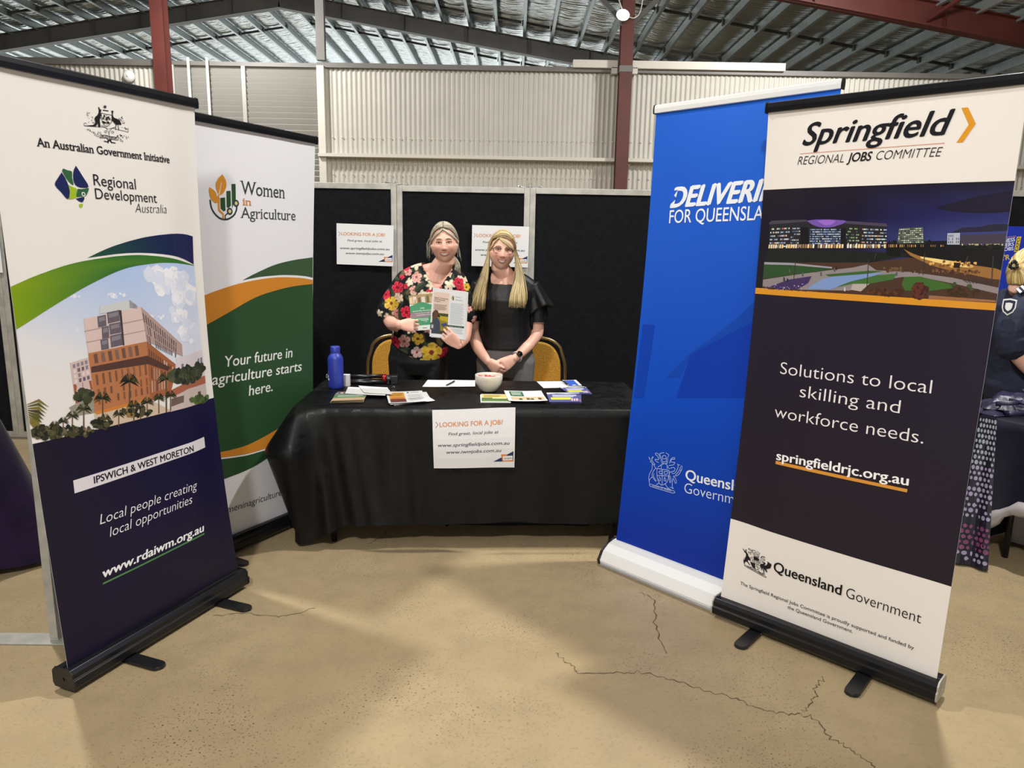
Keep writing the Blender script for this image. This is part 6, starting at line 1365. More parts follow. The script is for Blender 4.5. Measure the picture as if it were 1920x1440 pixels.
for (a, c, rr, k) in [(222, 650, 47, 'r'), (115, 715, 38, 'r'), (165, 785, 55, 'y'), (300, 855, 48, 'r'), (390, 560, 42, 'p'), (330, 600, 34, 'c'), (470, 455, 34, 'r'), (375, 450, 48, 'c'), (290, 480, 32, 'r'), (310, 520, 30, 'p'), (755, 600, 42, 'r'), (770, 660, 38, 'r'), (680, 620, 44, 'c'), (515, 1205, 80, 'y'), (390, 1205, 46, 'd'), (640, 1235, 62, 'r'), (455, 1310, 54, 'y'), (528, 1340, 30, 'r'), (185, 1130, 50, 'r'), (275, 1110, 52, 'p'), (400, 1085, 48, 'y'), (150, 1085, 30, 'c'), (690, 1290, 45, 'c'), (560, 700, 40, 'c'), (450, 700, 36, 'c'), (240, 740, 34, 'c'), (590, 1310, 34, 'g'), (450, 1120, 42, 'g'), (260, 1200, 46, 'g'), (420, 640, 50, 'g'), (240, 880, 46, 'g'), (340, 740, 44, 'g'), (560, 560, 40, 'g'), (180, 690, 40, 'g'), (330, 1000, 40, 'c'), (520, 620, 36, 'c'), (800, 580, 30, 'c'), (820, 640, 30, 'y'), (120, 780, 34, 'g'), (700, 560, 30, 'g')]:
    x = -.436 + (700 + a / 4.8 - 832) / 291.0; z = 1.561 - (400 + c / 4.8 - 457) / 283.0 - .0; FL.append((x, z, rr / 4.8 / 287 * 1.12, k))
rnd = random.Random(11)
for _ in range(110): FL.append((rnd.uniform(-.9, -.2), rnd.uniform(.78, 1.4), rnd.uniform(.012, .03), rnd.choice('rpcggggcp')))
FC = {'r': (rgb(196, 30, 56), rgb(226, 74, 96), rgb(120, 16, 30)), 'y': (rgb(212, 172, 48), rgb(226, 196, 90), rgb(120, 50, 40)), 'p': (rgb(214, 150, 140), rgb(232, 190, 176), rgb(150, 84, 84)), 'c': (rgb(222, 206, 172), rgb(236, 226, 204), rgb(120, 100, 70)), 'd': (rgb(214, 184, 176), rgb(230, 206, 200), rgb(180, 40, 60)), 'g': (rgb(44, 56, 40), rgb(66, 78, 56), rgb(30, 38, 30))}
def blousecol(p):
    w = p + O; x, z = w.x, w.z
    if w.y > 4.75: x = -1.0 - x
    for i, (fx, fz, fr, k) in enumerate(FL):
        dx, dz = x - fx, z - fz; d = math.hypot(dx, dz)
        if d > fr * 1.15: continue
        a = math.atan2(dz, dx) + i; A, B, C = FC[k]
        if k == 'g':
            u = dx * cos(i) + dz * sin(i); v = -dx * sin(i) + dz * cos(i)
            if (u / fr) ** 2 + (v / (fr * .45)) ** 2 < 1: return A if v > 0 else B
            continue
        if k == 'c':
            if d < fr * (.35 + .65 * abs(sin(2.5 * a)) ** .7): return A if sin(9 * a) > -.3 else B
            continue
        pet = abs(sin(2.5 * a)) ** .5
        if d < fr * (.72 + .28 * pet):
            if d < fr * .24: return C
            if d > fr * .62 and pet < .5: return C
            return B if sin(15 * a + 3 * sin(5 * a)) > .35 or d > fr * .86 else A
    n = mnoise.noise(V((x * 22, z * 22, 2)))
    return rgb(96, 84, 52) if n > .42 else rgb(52, 58, 44) if n > .22 else rgb(20, 22, 26)
def trim_hem(o, low, neck):
    """cuts the garment along its hem and neckline"""
    bm = bmesh.new(); bm.from_mesh(o.data); kill = [v for v in bm.verts if low(v.co) or neck(v.co)]; bmesh.ops.delete(bm, geom=kill, context='VERTS')
    for _ in range(6): bmesh.ops.smooth_vert(bm, verts=[v for v in bm.verts if v.is_boundary], factor=.5, use_axis_x=True, use_axis_y=True, use_axis_z=True)
    bm.to_mesh(o.data); bm.free()
bo = fuse('floral_blouse', bl, FABRIC, pl, .0055, 4, blousecol)
def neckv(p):
    w = p + O; dx = w.x + .478; return w.y < 4.70 and w.z > 1.275 + abs(dx) * 1.55 or (w.z > 1.395 and abs(dx) < .085)
def lowv(p):
    w = p + O; t = (w.x + .55) / .2; h = .815 + .085 * t * t if w.y < 4.74 else .82
    sl = w.x < -.69 and w.z < 1.135 and w.x < -.725 and w.z < 1.085 + (w.x + .80) * -.15
    return w.z < h or sl and w.z > .98 and w.x < -.79 or (w.z < 1.09 + .1 * (w.x + .82) and w.x < -.772 and w.z > .98)
trim_hem(bo, lowv, neckv); so = bo.modifiers.new('cloth', 'SOLIDIFY'); so.thickness = .003; so.offset = 1
tr = MB(); torso(tr, [(r_(-.62, 4.735, .72), .15, .10), (r_(-.62, 4.735, .80), .188, .125), (r_(-.62, 4.735, .90), .182, .122), (r_(-.615, 4.735, .97), .160, .108)])
for s in (-1, 1): limb(tr, [r_(-.62 + s * .095, 4.735, .82), r_(-.62 + s * .1, 4.73, .45), r_(-.62 + s * .1, 4.745, .05)], [.105, .085, .075])
fuse('trousers', tr, TROUSER, pl, .008, 4)
# hair: gathered back, a loose tail over the shoulder
rnd = random.Random(3); q = MB()
for s in (-1, 1):
    for i in range(420):
        t = rnd.random(); y0 = -.62 + 1.3 * t; z0 = math.sqrt(max(.05, 1 - y0 * y0)) ; j = rnd.uniform(-.04, .04); rad = 1.045 + .095 * rnd.random()
        d0 = (s * .02, y0, z0); front = max(0, 1 - t * 1.5)
        d1 = (s * (.75 + j), -.34 * front + .22 + j, .42 - .12 * front + rnd.uniform(-.1, .2)); d2 = (s * (.93 + j), .25 + .2 * t, .0 + j); d3 = (s * .55, .85, -.42 + j)
        tail = []
        if s > 0 and rnd.random() < .6 or rnd.random() < .25:
            e = [XL @ V((.045 + rnd.uniform(-.014, .014), .085, -.085)), XL @ V((.07 + rnd.uniform(-.018, .018), .065 + rnd.uniform(-.015, .015), -.125)), XL @ V((.072 + rnd.uniform(-.022, .022), .05 + rnd.uniform(-.02, .02), -.165 - .035 * rnd.random()))]; tail = e
        P = strand_path(XL, [d0, d1, d2, d3], rad, tail); P = spline(P, 2)
        k = len(P); q.tube(P, [.0030 * (1 - .6 * (u / (k - 1)) ** 3) for u in range(k)], 5, col=rnd.choice(GREYH))
for s in (-1, 1):
    for i in range(130):
        e = rnd.random(); j = rnd.uniform(-.04, .04)
        P = spline(strand_path(XL, [(s * .02 - .05, -.66 - .08 * e, .72), (s * (.36 + j), -.74 - .05 * e, .58 + j), (s * (.76 + j), -.54 - .06 * e, .34 + j), (s * .98, -.08, .06 + j), (s * .75, .6, -.25)], 1.035 + .05 * rnd.random()), 2); k = len(P)
        q.tube(P, [.0029 * (1 - .5 * (u / (k - 1)) ** 3) for u in range(k)], 5, col=rnd.choice(GREYH))
for i in range(26):
    s = rnd.choice((-1, -1, 1)); a = XL @ V((s * .078, .02 + rnd.uniform(-.02, .03), .02 + rnd.uniform(-.03, .04))); e = a + V((s * rnd.uniform(.0, .03), rnd.uniform(-.01, .02), -rnd.uniform(.04, .13))); m_ = (a + e) / 2 + V((s * rnd.uniform(-.004, .022), 0, 0))
    q.tube(spline([a, m_, e], 5), .0013, 4, col=rnd.choice(GREYH))
q.build('hair', HAIR, pl)
for s, nm in ((-1, 0), (1, 1)): MB().tube([XL @ V((s * .079, .012, -.04)), XL @ V((s * .08, .01, -.062))], [.0012, .003], 6).build('earring', CHROME, pl)

# ---------------- woman in black
pr_ = empty('person', (-.045, 4.80, 0)); O2 = V(pr_.location); tag(pr_, 'person with long blonde hair and glasses in a black top and grey trousers', 'person')
def k_(x, y, z): return V((x, y, z)) - O2
XR = M.Translation(k_(-.080, 4.735, 1.520)) @ M.Rotation(R(5), 4, 'Z') @ M.Rotation(R(5), 4, 'Y') @ M.Rotation(R(3), 4, 'X')
b = MB(); head_shape(b, XR, 1.06)
b.tube([XR @ V((0, .012, -.04)), XR @ V((0, .024, -.10)), k_(-.062, 4.795, 1.37), k_(-.055, 4.80, 1.31)], [.060, .060, .064, .08], 18)
for s in (-1, 1): limb(b, [k_(-.06 + s * .02, 4.80, 1.355), k_(-.055 + s * .10, 4.80, 1.325), k_(-.055 + s * .16, 4.80, 1.285)], [.045, .047, .047])
torso(b, [(k_(-.045, 4.81, .78), .165, .11), (k_(-.045, 4.81, .88), .175, .115), (k_(-.045, 4.80, .98), .145, .10), (k_(-.05, 4.795, 1.10), .15, .11), (k_(-.055, 4.79, 1.20), .162, .112), (k_(-.055, 4.80, 1.27), .165, .09), (k_(-.055, 4.80, 1.32), .12, .07), (k_(-.058, 4.80, 1.355), .06, .055)])
for s in (-1, 1): limb(b, [k_(-.045 + s * .09, 4.81, .82), k_(-.045 + s * .095, 4.80, .47), k_(-.045 + s * .095, 4.82, .09)], [.092, .062, .042])
limb(b, [k_(-.222, 4.80, 1.275), k_(-.258, 4.81, 1.14), k_(-.268, 4.80, .995)], [.05, .046, .041])
limb(b, [k_(-.268, 4.80, .995), k_(-.225, 4.70, .90), k_(-.158, 4.60, .826)], [.041, .038, .026])
limb(b, [k_(.112, 4.80, 1.28), k_(.158, 4.82, 1.13), k_(.160, 4.81, .985)], [.05, .047, .042])
limb(b, [k_(.160, 4.81, .985), k_(.095, 4.71, .91), k_(.018, 4.60, .850)], [.042, .038, .026])
hand(b, k_(-.158, 4.60, .826), (.78, -.30, -.62), (-.45, -.72, -.1), -1, [(.35, .5, .3), (.4, .55, .35), (.45, .6, .4), (.5, .6, .4)], .05, (.25, .3), .95)
hand(b, k_(.018, 4.60, .850), (-.82, -.32, -.52), (.25, -.93, .15), 1, [(.3, .6, .4), (.35, .65, .4), (.4, .7, .4), (.45, .75, .4)], .07, (.3, .4), 1.0)
BL = [rgb(180, 158, 112), rgb(204, 184, 136), rgb(150, 126, 84), rgb(220, 204, 158), rgb(118, 96, 62), rgb(190, 168, 120)]
def hl2(q): return (q.z > .088 - .9 * max(0, abs(q.x) - .03) and q.y > -.075 or (abs(q.x) > .064 and q.z > .03 and q.y > -.03)) if q.y < .03 else q.z > -.08
fuse('body', b, SKIN, pr_, .0036, 3, skincol(XR, rgb(150, 116, 66), hl2), face_bits(XR, rgb(150, 116, 84), rgb(190, 104, 100), rgb(60, 50, 44), .92))
shb = MB()
for s in (-1, 1): shoe(shb, s * .1, .03, s * .1)
shb.build('shoes', BLACKP, pr_)
bl = MB()
for s in (-1, 1): limb(bl, [k_(-.058 + s * .05, 4.80, 1.345), k_(-.055 + s * .10, 4.80, 1.326), k_(-.055 + s * .155, 4.80, 1.285)], [.05, .055, .06])
torso(bl, [(k_(-.045, 4.805, .86), .14, .10), (k_(-.045, 4.80, .89), .180, .125), (k_(-.045, 4.80, .95), .172, .122), (k_(-.047, 4.795, 1.04), .162, .120), (k_(-.05, 4.79, 1.13), .168, .128), (k_(-.053, 4.785, 1.21), .175, .128), (k_(-.055, 4.79, 1.27), .178, .105), (k_(-.055, 4.795, 1.32), .142, .085), (k_(-.058, 4.797, 1.352), .085, .068)])
limb(bl, [k_(-.212, 4.80, 1.275), k_(-.262, 4.81, 1.15), k_(-.275, 4.80, 1.045)], [.062, .066, .064])
limb(bl, [k_(.105, 4.80, 1.278), k_(.158, 4.815, 1.16), k_(.165, 4.81, 1.055)], [.062, .064, .060])
bo = fuse('black_top', bl, SATIN, pr_, .0055, 5)
trim_hem(bo, lambda p: (p + O2).z < .885 or ((p + O2).z < 1.06 and (p + O2).x < -.225) or ((p + O2).z < 1.06 and (p + O2).x > .135), lambda p: (p + O2).z > 1.318 + .35 * ((p + O2).y - 4.72) and abs((p + O2).x + .058) < .085)
so = bo.modifiers.new('cloth', 'SOLIDIFY'); so.thickness = .003; so.offset = 1
def flutter(c, up, ax, w0, w1, ln, a0, a1, seed):
    """a loose frill hung round the upper arm"""
    c, up, ax = V(c), V(up).normalized(), V(ax).normalized(); sd = up.cross(ax).normalized(); ax = sd.cross(up)
    def fn(u, v):
        a = a0 + (a1 - a0) * u; rr = w0 + (w1 - w0) * v ** 1.2 + .013 * v * sin(a * 5 + seed) + .002 * v * sin(a * 9); return c - up * (ln * v * (1 + .10 * sin(a * 2 + seed))) + ax * (rr * cos(a)) + sd * (rr * sin(a))
    return fn
for (c, up, ax, sd, a0, a1) in ((k_(.118, 4.80, 1.315), (-.34, 0, 1), (1, 0, .3), 1.0, -2.4, 2.4), (k_(-.225, 4.80, 1.315), (.22, 0, 1), (-1, 0, .25), 2.0, -2.4, 2.4)):
    q = MB(); q.grid(flutter(c, up, ax, .045, .088 if sd == 1.0 else .075, .175, a0, a1, sd), 40, 12); q.build('sleeve_frill', SATIN, pr_, solid=.003)
tr = MB(); torso(tr, [(k_(-.045, 4.805, .70), .15, .10), (k_(-.045, 4.805, .78), .186, .122), (k_(-.045, 4.805, .88), .178, .118), (k_(-.045, 4.80, .945), .152, .104)])
for s in (-1, 1): limb(tr, [k_(-.045 + s * .095, 4.805, .80), k_(-.045 + s * .1, 4.80, .45), k_(-.045 + s * .1, 4.815, .05)], [.105, .08, .065])
fuse('trousers', tr, GREYTR, pr_, .008, 4)
rnd = random.Random(8); q = MB()
for s in (-1, 1):
    for i in range(760):
        t = rnd.random() ** .85; y0 = -.70 + 1.4 * t; z0 = math.sqrt(max(.05, 1 - y0 * y0 - .05)); j = rnd.uniform(-.05, .05); rad = 1.03 + .12 * rnd.random(); f = max(0, 1 - t * 1.3)
        d0 = (-.36, y0, z0)
        if s > 0: d1 = (.42 + j, -.74 * f + .15, .60 + .1 * rnd.random()); d2 = (.97, -.30 * f + .22 + j, .12 + j)
        else: d1 = (-.72 + j, -.46 * f + .2, .50 + .1 * rnd.random()); d2 = (-.98, -.20 * f + .22 + j, .0 + j)
        sp = rnd.random(); e = rnd.random(); lay = .05 * t + .02 * e
        if s > 0: tail = [k_(.008 + .035 * sp, 4.715 + .11 * t, 1.44), k_(.0 + .070 * sp, 4.685 + .12 * t, 1.345), k_(-.018 + .105 * sp, 4.645 + lay, 1.26), k_(-.030 + .115 * sp, 4.628 + lay, 1.195 - .03 * e + .02 * sp)]
        else: tail = [k_(-.160 - .030 * sp, 4.715 + .10 * t, 1.44), k_(-.165 - .060 * sp, 4.69 + .10 * t, 1.345), k_(-.175 - .085 * sp, 4.655 + lay, 1.25), k_(-.180 - .095 * sp, 4.640 + lay, 1.185 - .035 * e)]
        P = spline(strand_path(XR, [d0, d1, d2], rad, tail), 2); k = len(P)
        q.tube(P, [.0033 * (1 - .75 * (u / (k - 1)) ** 6) for u in range(k)], 5, col=rnd.choice(BL), flat=.7)
for i in range(240):
    e = rnd.random(); j = rnd.uniform(-.04, .04); sp = rnd.random()
    if i % 3: dirs = [(-.40, -.62 - .1 * e, .68), (-.05 + j, -.84, .58 + j - .05 * e), (.46 + j, -.84, .38 + j - .05 * e), (.92, -.46, .08)]; tail = [k_(.015 + .02 * sp, 4.69, 1.44), k_(.01 + .05 * sp, 4.665, 1.35), k_(-.02 + .09 * sp, 4.635, 1.26), k_(-.03 + .11 * sp, 4.622, 1.195 - .03 * e)]
    else: dirs = [(-.42, -.62 - .08 * e, .68), (-.62 + j, -.68, .50), (-.84, -.56 + j, .24), (-.99, -.24, -.06)]; tail = [k_(-.160 - .02 * sp, 4.69, 1.44), k_(-.165 - .05 * sp, 4.67, 1.345), k_(-.18 - .07 * sp, 4.65, 1.25), k_(-.185 - .085 * sp, 4.635, 1.18 - .035 * e)]
    P = spline(strand_path(XR, dirs, 1.04 + .05 * rnd.random(), tail), 2); k = len(P)
    q.tube(P, [.0033 * (1 - .75 * (u / (k - 1)) ** 6) for u in range(k)], 5, col=rnd.choice(BL), flat=.7)
q.build('hair', HAIR, pr_)
# glasses
FRM = mat('dark_spectacle_frame', rgb(44, 26, 26), .3); q = MB(); F = lambda x, z, d: XR @ V((x, head_front(x, z) - d, z))
for s in (-1, 1):
    cx = s * .0335; y = head_front(.0335, .01) - .016
    ring = [XR @ V((cx + .0265 * (abs(cos(a)) ** .7 * math.copysign(1, cos(a))), y + .006 * abs(cx + .0265 * cos(a)) / .06, .008 + .0175 * (abs(sin(a)) ** .8 * math.copysign(1, sin(a))))) for a in [2 * pi * i / 24 for i in range(25)]]
    q.tube(ring[:13], .0024, 6); q.tube(ring[12:], .0013, 6); q.tube([XR @ V((s * .060, y + .008, .016)), XR @ V((s * .074, y + .035, .016)), XR @ V((s * .080, .01, .012))], .0014, 6)
y = head_front(.0335, .01) - .016
q.tube([XR @ V((-.008, y, .014)), XR @ V((0, y - .003, .017)), XR @ V((.008, y, .014))], .0014, 6)
q.build('glasses', FRM, pr_)
wt = MB(); w0 = k_(.030, 4.615, .858); dv = V((-.62, -.70, -.36)).normalized(); nv = (V((.2, -.85, .45)) - dv * V((.2, -.85, .45)).dot(dv)).normalized(); sv = dv.cross(nv)
strap = wt.tube([w0 + nv * (.033 * cos(a)) + sv * (.035 * sin(a)) for a in [2 * pi * i / 20 for i in range(21)]], .006, 8, cap=False, flat=.5)
wo = wt.build('wristwatch', mat('pale_watch_strap', rgb(196, 190, 186), .5), pr_)
MB().tube([w0 + nv * .030, w0 + nv * .042], .019, 24).build('watch_face', mat('black_glass', rgb(8, 8, 10), .1), wo)

# ---------------- leaflets held up
def held(name, q4, label, fn, tilt=0., group=None, thick=.0008, grid=.1):
    A, B, C, D = [V(p) for p in q4]; ctr = (A + B + C + D) / 4; nrm = (B - A).cross(A - D).normalized()
    if nrm.y > 0: nrm = -nrm
    a = Art(0, 1, 0, 1); fn(a)
    o = a.build(name, PAPER, lambda u, v, d: (D * (1 - u) + C * u) * (1 - v) + (A * (1 - u) + B * u) * v - ctr + nrm * d, None, grid=grid, gap=.00012, thick=thick, back=rgb(228, 228, 228)); o.location = ctr
    return tag(o, label, 'leaflet', group)
def flyer_art(a):
    a.rect(0, 0, 1, 1, rgb(234, 234, 234), 0); a.rect(.04, .42, .5, .92, rgb(232, 206, 192), 1)
    a.text('Digital Training and', (.07, .80), (.46, .79), .022, rgb(60, 50, 50), 4, .02); a.text('Work Placement', (.07, .765), (.38, .757), .022, rgb(60, 50, 50), 4, .02); a.text('Program', (.07, .73), (.25, .724), .022, rgb(60, 50, 50), 4, .02)
    lines(a, .07, .44, .56, .68, 6, rgb(130, 108, 104), .008)
    a.rect(.04, .07, .5, .5, rgb(150, 130, 40), 1); a.poly([(.22, .44), (.5, .44), (.5, .5), (.22, .5)], rgb(70, 76, 40), 2); a.poly([(.28, .36), (.5, .33), (.5, .44), (.26, .45)], rgb(196, 168, 40), 2); a.rect(.04, .07, .5, .14, rgb(60, 60, 44), 2)
    a.poly([(.06, .52), (.12, .56), (.19, .55), (.22, .49), (.20, .42), (.15, .38), (.06, .36)], rgb(96, 64, 44), 3); a.poly([(.06, .38), (.2, .40), (.27, .32), (.3, .10), (.06, .07)], rgb(60, 70, 84), 4); a.poly([(.3, .28), (.44, .31), (.5, .27), (.36, .22)], rgb(58, 70, 120), 4)
    a.poly([(.055 + .09 * cos(t) * 1.0, .22 + .08 * sin(t)) for t in [i * .4 for i in range(16)]], rgb(80, 76, 80), 5); a.rect(.03, .18, .09, .25, rgb(190, 190, 196), 6)
    a.poly([(.56, .84), (.6, .9), (.62, .84), (.6, .78)], rgb(200, 150, 60), 3); a.rect(.61, .79, .635, .87, rgb(60, 96, 64), 3); a.text('Women in', (.68, .855), (.84, .85), .022, rgb(70, 80, 84), 4); a.text('Agriculture', (.68, .80), (.9, .793), .022, rgb(70, 80, 84), 4)
    lines(a, .55, .94, .30, .74, 18, rgb(168, 186, 196), .008); a.rect(.49, .235, .97, .275, rgb(40, 76, 62), 3); a.text('Register your interest', (.54, .248), (.92, .246), .014, rgb(214, 224, 218), 5); lines(a, .55, .94, .1, .21, 5, rgb(168, 186, 196), .008); a.rect(.66, .06, .69, .085, rgb(50, 60, 60), 4)
def jobs_art(a):
    a.rect(0, 0, 1, 1, rgb(226, 230, 226), 0); a.rect(0, .74, 1, 1, rgb(178, 150, 104), 1)
    for x0, w, c in ((.02, .12, rgb(226, 206, 160)), (.16, .14, rgb(230, 214, 200)), (.2, .07, rgb(200, 140, 100)), (.36, .1, rgb(120, 90, 60)), (.5, .14, rgb(226, 214, 206)), (.7, .1, rgb(100, 110, 70)), (.84, .12, rgb(214, 180, 130))): a.rect(x0, .76, x0 + w, .9 + .06 * ((x0 * 37) % 1), c, 2)
    a.poly([(0, .70)] + [(i / 10, .74 + .05 * sin(i * .62 - 1.2)) for i in range(11)] + [(1, .5), (0, .5)], rgb(74, 152, 108), 3); a.rect(0, .36, 1, .52, rgb(150, 130, 140), 3); a.rect(0, .14, 1, .38, rgb(70, 148, 104), 3)
    a.text('JOBS', (.42, .60), (.58, .60), .035, rgb(236, 244, 238), 5, .02); a.text('Ipswich West Moreton Jobs', (.1, .535), (.92, .535), .03, rgb(244, 246, 244), 5, .02); a.text('connecting the region', (.18, .475), (.82, .475), .026, rgb(232, 232, 232), 5); a.text('www.iwmjobs.com.au', (.22, .42), (.8, .42), .026, rgb(248, 248, 248), 5, .015)
    lines(a, .12, .7, .18, .34, 4, rgb(214, 232, 220), .018); a.rect(.42, .05, .6, .07, rgb(110, 120, 120), 4)
held('held_brochure', [(-.636, 4.425, 1.248), (-.486, 4.425, 1.266), (-.462, 4.41, 1.050), (-.612, 4.405, 1.036)], 'green jobs brochure held up in front of the floral blouse', jobs_art)
for i in range(3):
    dx = (.0, .005, -.0)[i] * (2 - i) + .004 * (2 - i); dz = -.003 * (2 - i)
    held('held_flyer', [(-.482 + dx, 4.362 + .004 * (2 - i), 1.303 + dz), (-.279 + dx, 4.362 + .004 * (2 - i), 1.283 + dz), (-.292 + dx, 4.362 + .004 * (2 - i), .994 + dz), (-.503 + dx, 4.362 + .004 * (2 - i), 1.010 + dz)], ('white flyer facing out, front of the sheaf held before the floral blouse' if i == 2 else 'white flyer at the back of the sheaf held before the floral blouse' if i == 0 else 'middle white flyer of the sheaf held before the floral blouse'), flyer_art if i == 2 else blank, 'sheaf of held flyers')
# ------------------------------------------------------------------ neighbouring stalls
PURP = mat('purple_velvet', rgb(38, 21, 58), .75, spec=.2, var=.4, vscale=7, sheen=.15, bump=.2, bscale=20)
NAVYC = mat('navy_cloth', rgb(26, 27, 44), .6, spec=.3, var=.25, vscale=8, bump=.15, bscale=18)
LINING = mat('grey_lining', rgb(168, 162, 162), .6, var=.15, vscale=8)
def side_table(x, y, rz, hw, hd, label):
    o = empty('folding_table', (x, y, 0), rz); MB().box(-hw + .01, hw - .01, -hd + .01, hd - .01, .70, .732).build('table_top', WHITEP, o, bevel=.004)
    for sx in (-1, 1):
        for sy in (-1, 1): MB().tube([(sx * (hw - .14), sy * (hd - .1), 0), (sx * (hw - .14), sy * (hd - .1), .70)], .015, 10).build('leg', BLACKP, o)
    return tag(o, label, 'table')
side_table(-2.80, 2.42, R(90), .93, .37, 'table wholly under the purple cloth beside the crest banner')
def hem_p(p, n): return .012 + .012 * (1 + sin(p.x * 11))
def flare_p(p, n, t):
    c = math.exp(-((p.x - .935) ** 2 + (p.y + .375) ** 2) / .02)
    return .02 * t + t * (.022 * (1 + sin(p.x * 24 + 1)) + .012 * sin(p.x * 51)) * (p.y < -.3) + c * .22 * t
pc = drape(.935, .375, .737, hem_p, flare_p).build('tablecloth', PURP, None, (-2.80, 2.42, 0), weld=True); pc.rotation_euler = (0, 0, R(90))
tag(pc, 'dark purple cloth hanging to the floor beside the crest banner', 'tablecloth')
AX = V((.47, -.883, 0)); BX = V((.883, .47, 0)); CN = V((2.445, 3.66, 0)); CT = CN + AX * .9 + BX * .35; RZ = math.atan2(AX.y, AX.x)
side_table(CT.x, CT.y, RZ, .9, .35, 'table under the navy cloth at the next stall, black leg showing')
def hem_n(p, n):
    if p.y < -.3: return .03 + .30 * max(0, 1 - ((p.x + .58) / .26) ** 2) ** .5 if abs(p.x + .58) < .26 else .03
    return .03
def flare_n(p, n, t):
    c = math.exp(-((p.x + .9) ** 2 + (p.y + .35) ** 2) / .016); return .012 * t + c * .10 * t + (.018 * t * sin(p.x * 19) + .01 * t if p.y < -.3 else 0)
nc = drape(.905, .355, .738, hem_n, flare_n, 300, 20).build('tablecloth', NAVYC, None, CT, weld=True); nc.rotation_euler = (0, 0, RZ)
tag(nc, 'navy cloth with a dotted fall and lifted silver lining at the next stall', 'tablecloth')
q = MB(); P = [(-.58 - .265 * cos(a), -.385 - .01 * sin(a * 3), .03 + .30 * sin(a)) for a in [pi * i / 20 for i in range(21)]]
q.tube(P, [.03 + .012 * sin(i * 1.7) for i in range(21)], 8); q.build('folded_lining', LINING, nc)
MB().grid(lambda u, v: V((-.86 + .9 * u, -.06 + .02 * sin(u * 14), .02 + .62 * v)), 20, 4).build('inner_lining', LINING, nc, solid=.003)
# dotted fall at the corner
a = Art(0, .16, 0, .74); a.rect(0, 0, .16, .74, rgb(24, 24, 38), 0); rnd = random.Random(2)
for r in range(27):
    for c in range(6):
        v = .03 + r * .0265; u = .012 + c * .027 + (.013 if r % 2 else 0)
        if .19 < v < .225 or rnd.random() < .06: continue
        k = rgb(120, 60, 98) if .06 < v < .19 else (rgb(150, 140, 168) if v < .5 else rgb(150, 156, 164)); rr = .0105 * (.75 + .4 * rnd.random())
        a.poly([(u + rr * cos(.7 * i), v + rr * sin(.7 * i)) for i in range(9)], k, 2)
TL, TR_, BR, BL_ = V((2.425, 3.665, .742)), V((2.47, 3.60, .742)), V((2.40, 3.40, .012)), V((2.27, 3.50, .012))
def mpf(u, v, d):
    s, t = u / .16, v / .74; p = (BL_ * (1 - s) + BR * s) * (1 - t) + (TL * (1 - s) + TR_ * s) * t
    return p + V((-.75, -.62, .1)) * (d + .014 * sin(s * 9) * (1 - t) + .018) - nc.location
o = a.build('dotted_fall', PAPER, lambda u, v, d: M.Rotation(-RZ, 4, 'Z') @ mpf(u, v, d), nc, grid=.02, back=rgb(30, 30, 44))
# folded tote bags heaped on the navy cloth
NR = mat('navy_nylon', rgb(40, 40, 66), .4, spec=.5, bump=.3, bscale=25)
for i, (x, y, a, w, h, lab) in enumerate(((2.60, 3.80, .3, .17, .02, 'bottom crumpled navy tote bag in the heap at the next stall'), (2.66, 3.78, -.4, .15, .04, 'middle crumpled navy tote bag in the heap at the next stall'), (2.70, 3.84, .9, .13, .06, 'topmost crumpled navy tote bag in the heap at the next stall'))):
    o = empty('tote_bag', (x, y, .743), a); q = MB(); zb = .018 * i
    def fn(u, v, lo=0):
        px, py = (u - .5) * 2 * w, (v - .5) * 1.5 * w; e = min(u, 1 - u, v, 1 - v) * 6
        return V((px, py, zb + min(1, e) * (h * .6 + .022 * mnoise.noise(V((u * 5, v * 5, i * 3.1))) + .012 * abs(mnoise.noise(V((u * 11, v * 11, i)))))))
    q.grid(fn, 22, 18); q.grid(lambda u, v: V(((u - .5) * 2 * w, (v - .5) * 1.5 * w, zb)), 2, 2); q.build('bag_body', NR, o, weld=True)
    for sx in (-1, 1):
        P = spline([(sx * w * .3, -w * .4, zb + h * .5), (sx * w * .7, -w * .9, zb + h * .9), (sx * w * .1, -w * 1.0, zb + h * 1.3), (sx * w * -.2, -w * .3, zb + h * 1.1)], 6); vs = []
        for j, p in enumerate(P): vs += [p - V((0, .004, .011)), p + V((0, .004, .011))]
        MB().add(vs, [(2 * j, 2 * j + 1, 2 * j + 3, 2 * j + 2) for j in range(len(P) - 1)], 0, True).build('bag_handle', NR, o, solid=.0015)
    tag(o, lab, 'bag', 'heap of navy tote bags')
# poster on the felt panel behind
a = Art(0, .6, 0, .84); a.rect(0, 0, .6, .84, rgb(32, 52, 170), 0); wh = rgb(232, 234, 240); ye = rgb(226, 196, 44)
# u = x - 3.42, v = z - .92
a.text('NESS', (.148, .722), (.226, .734), .026, wh, 3, .02); a.text('EERS', (.145, .690), (.223, .700), .026, wh, 3, .02); a.text('JOBS', (.142, .660), (.224, .668), .024, wh, 3, .02)
a.poly([(.15, .757), (.228, .768), (.228, .772), (.15, .761)], rgb(206, 120, 110), 3); a.poly([(.230, .655), (.262, .658), (.268, .768), (.236, .765)], ye, 2); a.text('EXPO', (.257, .664), (.262, .758), .022, rgb(34, 40, 60), 4, .015)
a.text("E'R", (.142, .592), (.206, .60), .036, ye, 3, .02); a.rect(0, 0, .6, .12, wh, 1)
o = a.build('expo_poster', PAPER, lambda u, v, d: V((u, -d, v)), None, grid=0, gap=.00014); o.location = (3.46, 5.474, .92); tag(o, 'blue poster with a yellow expo tab behind the navy uniform', 'poster')

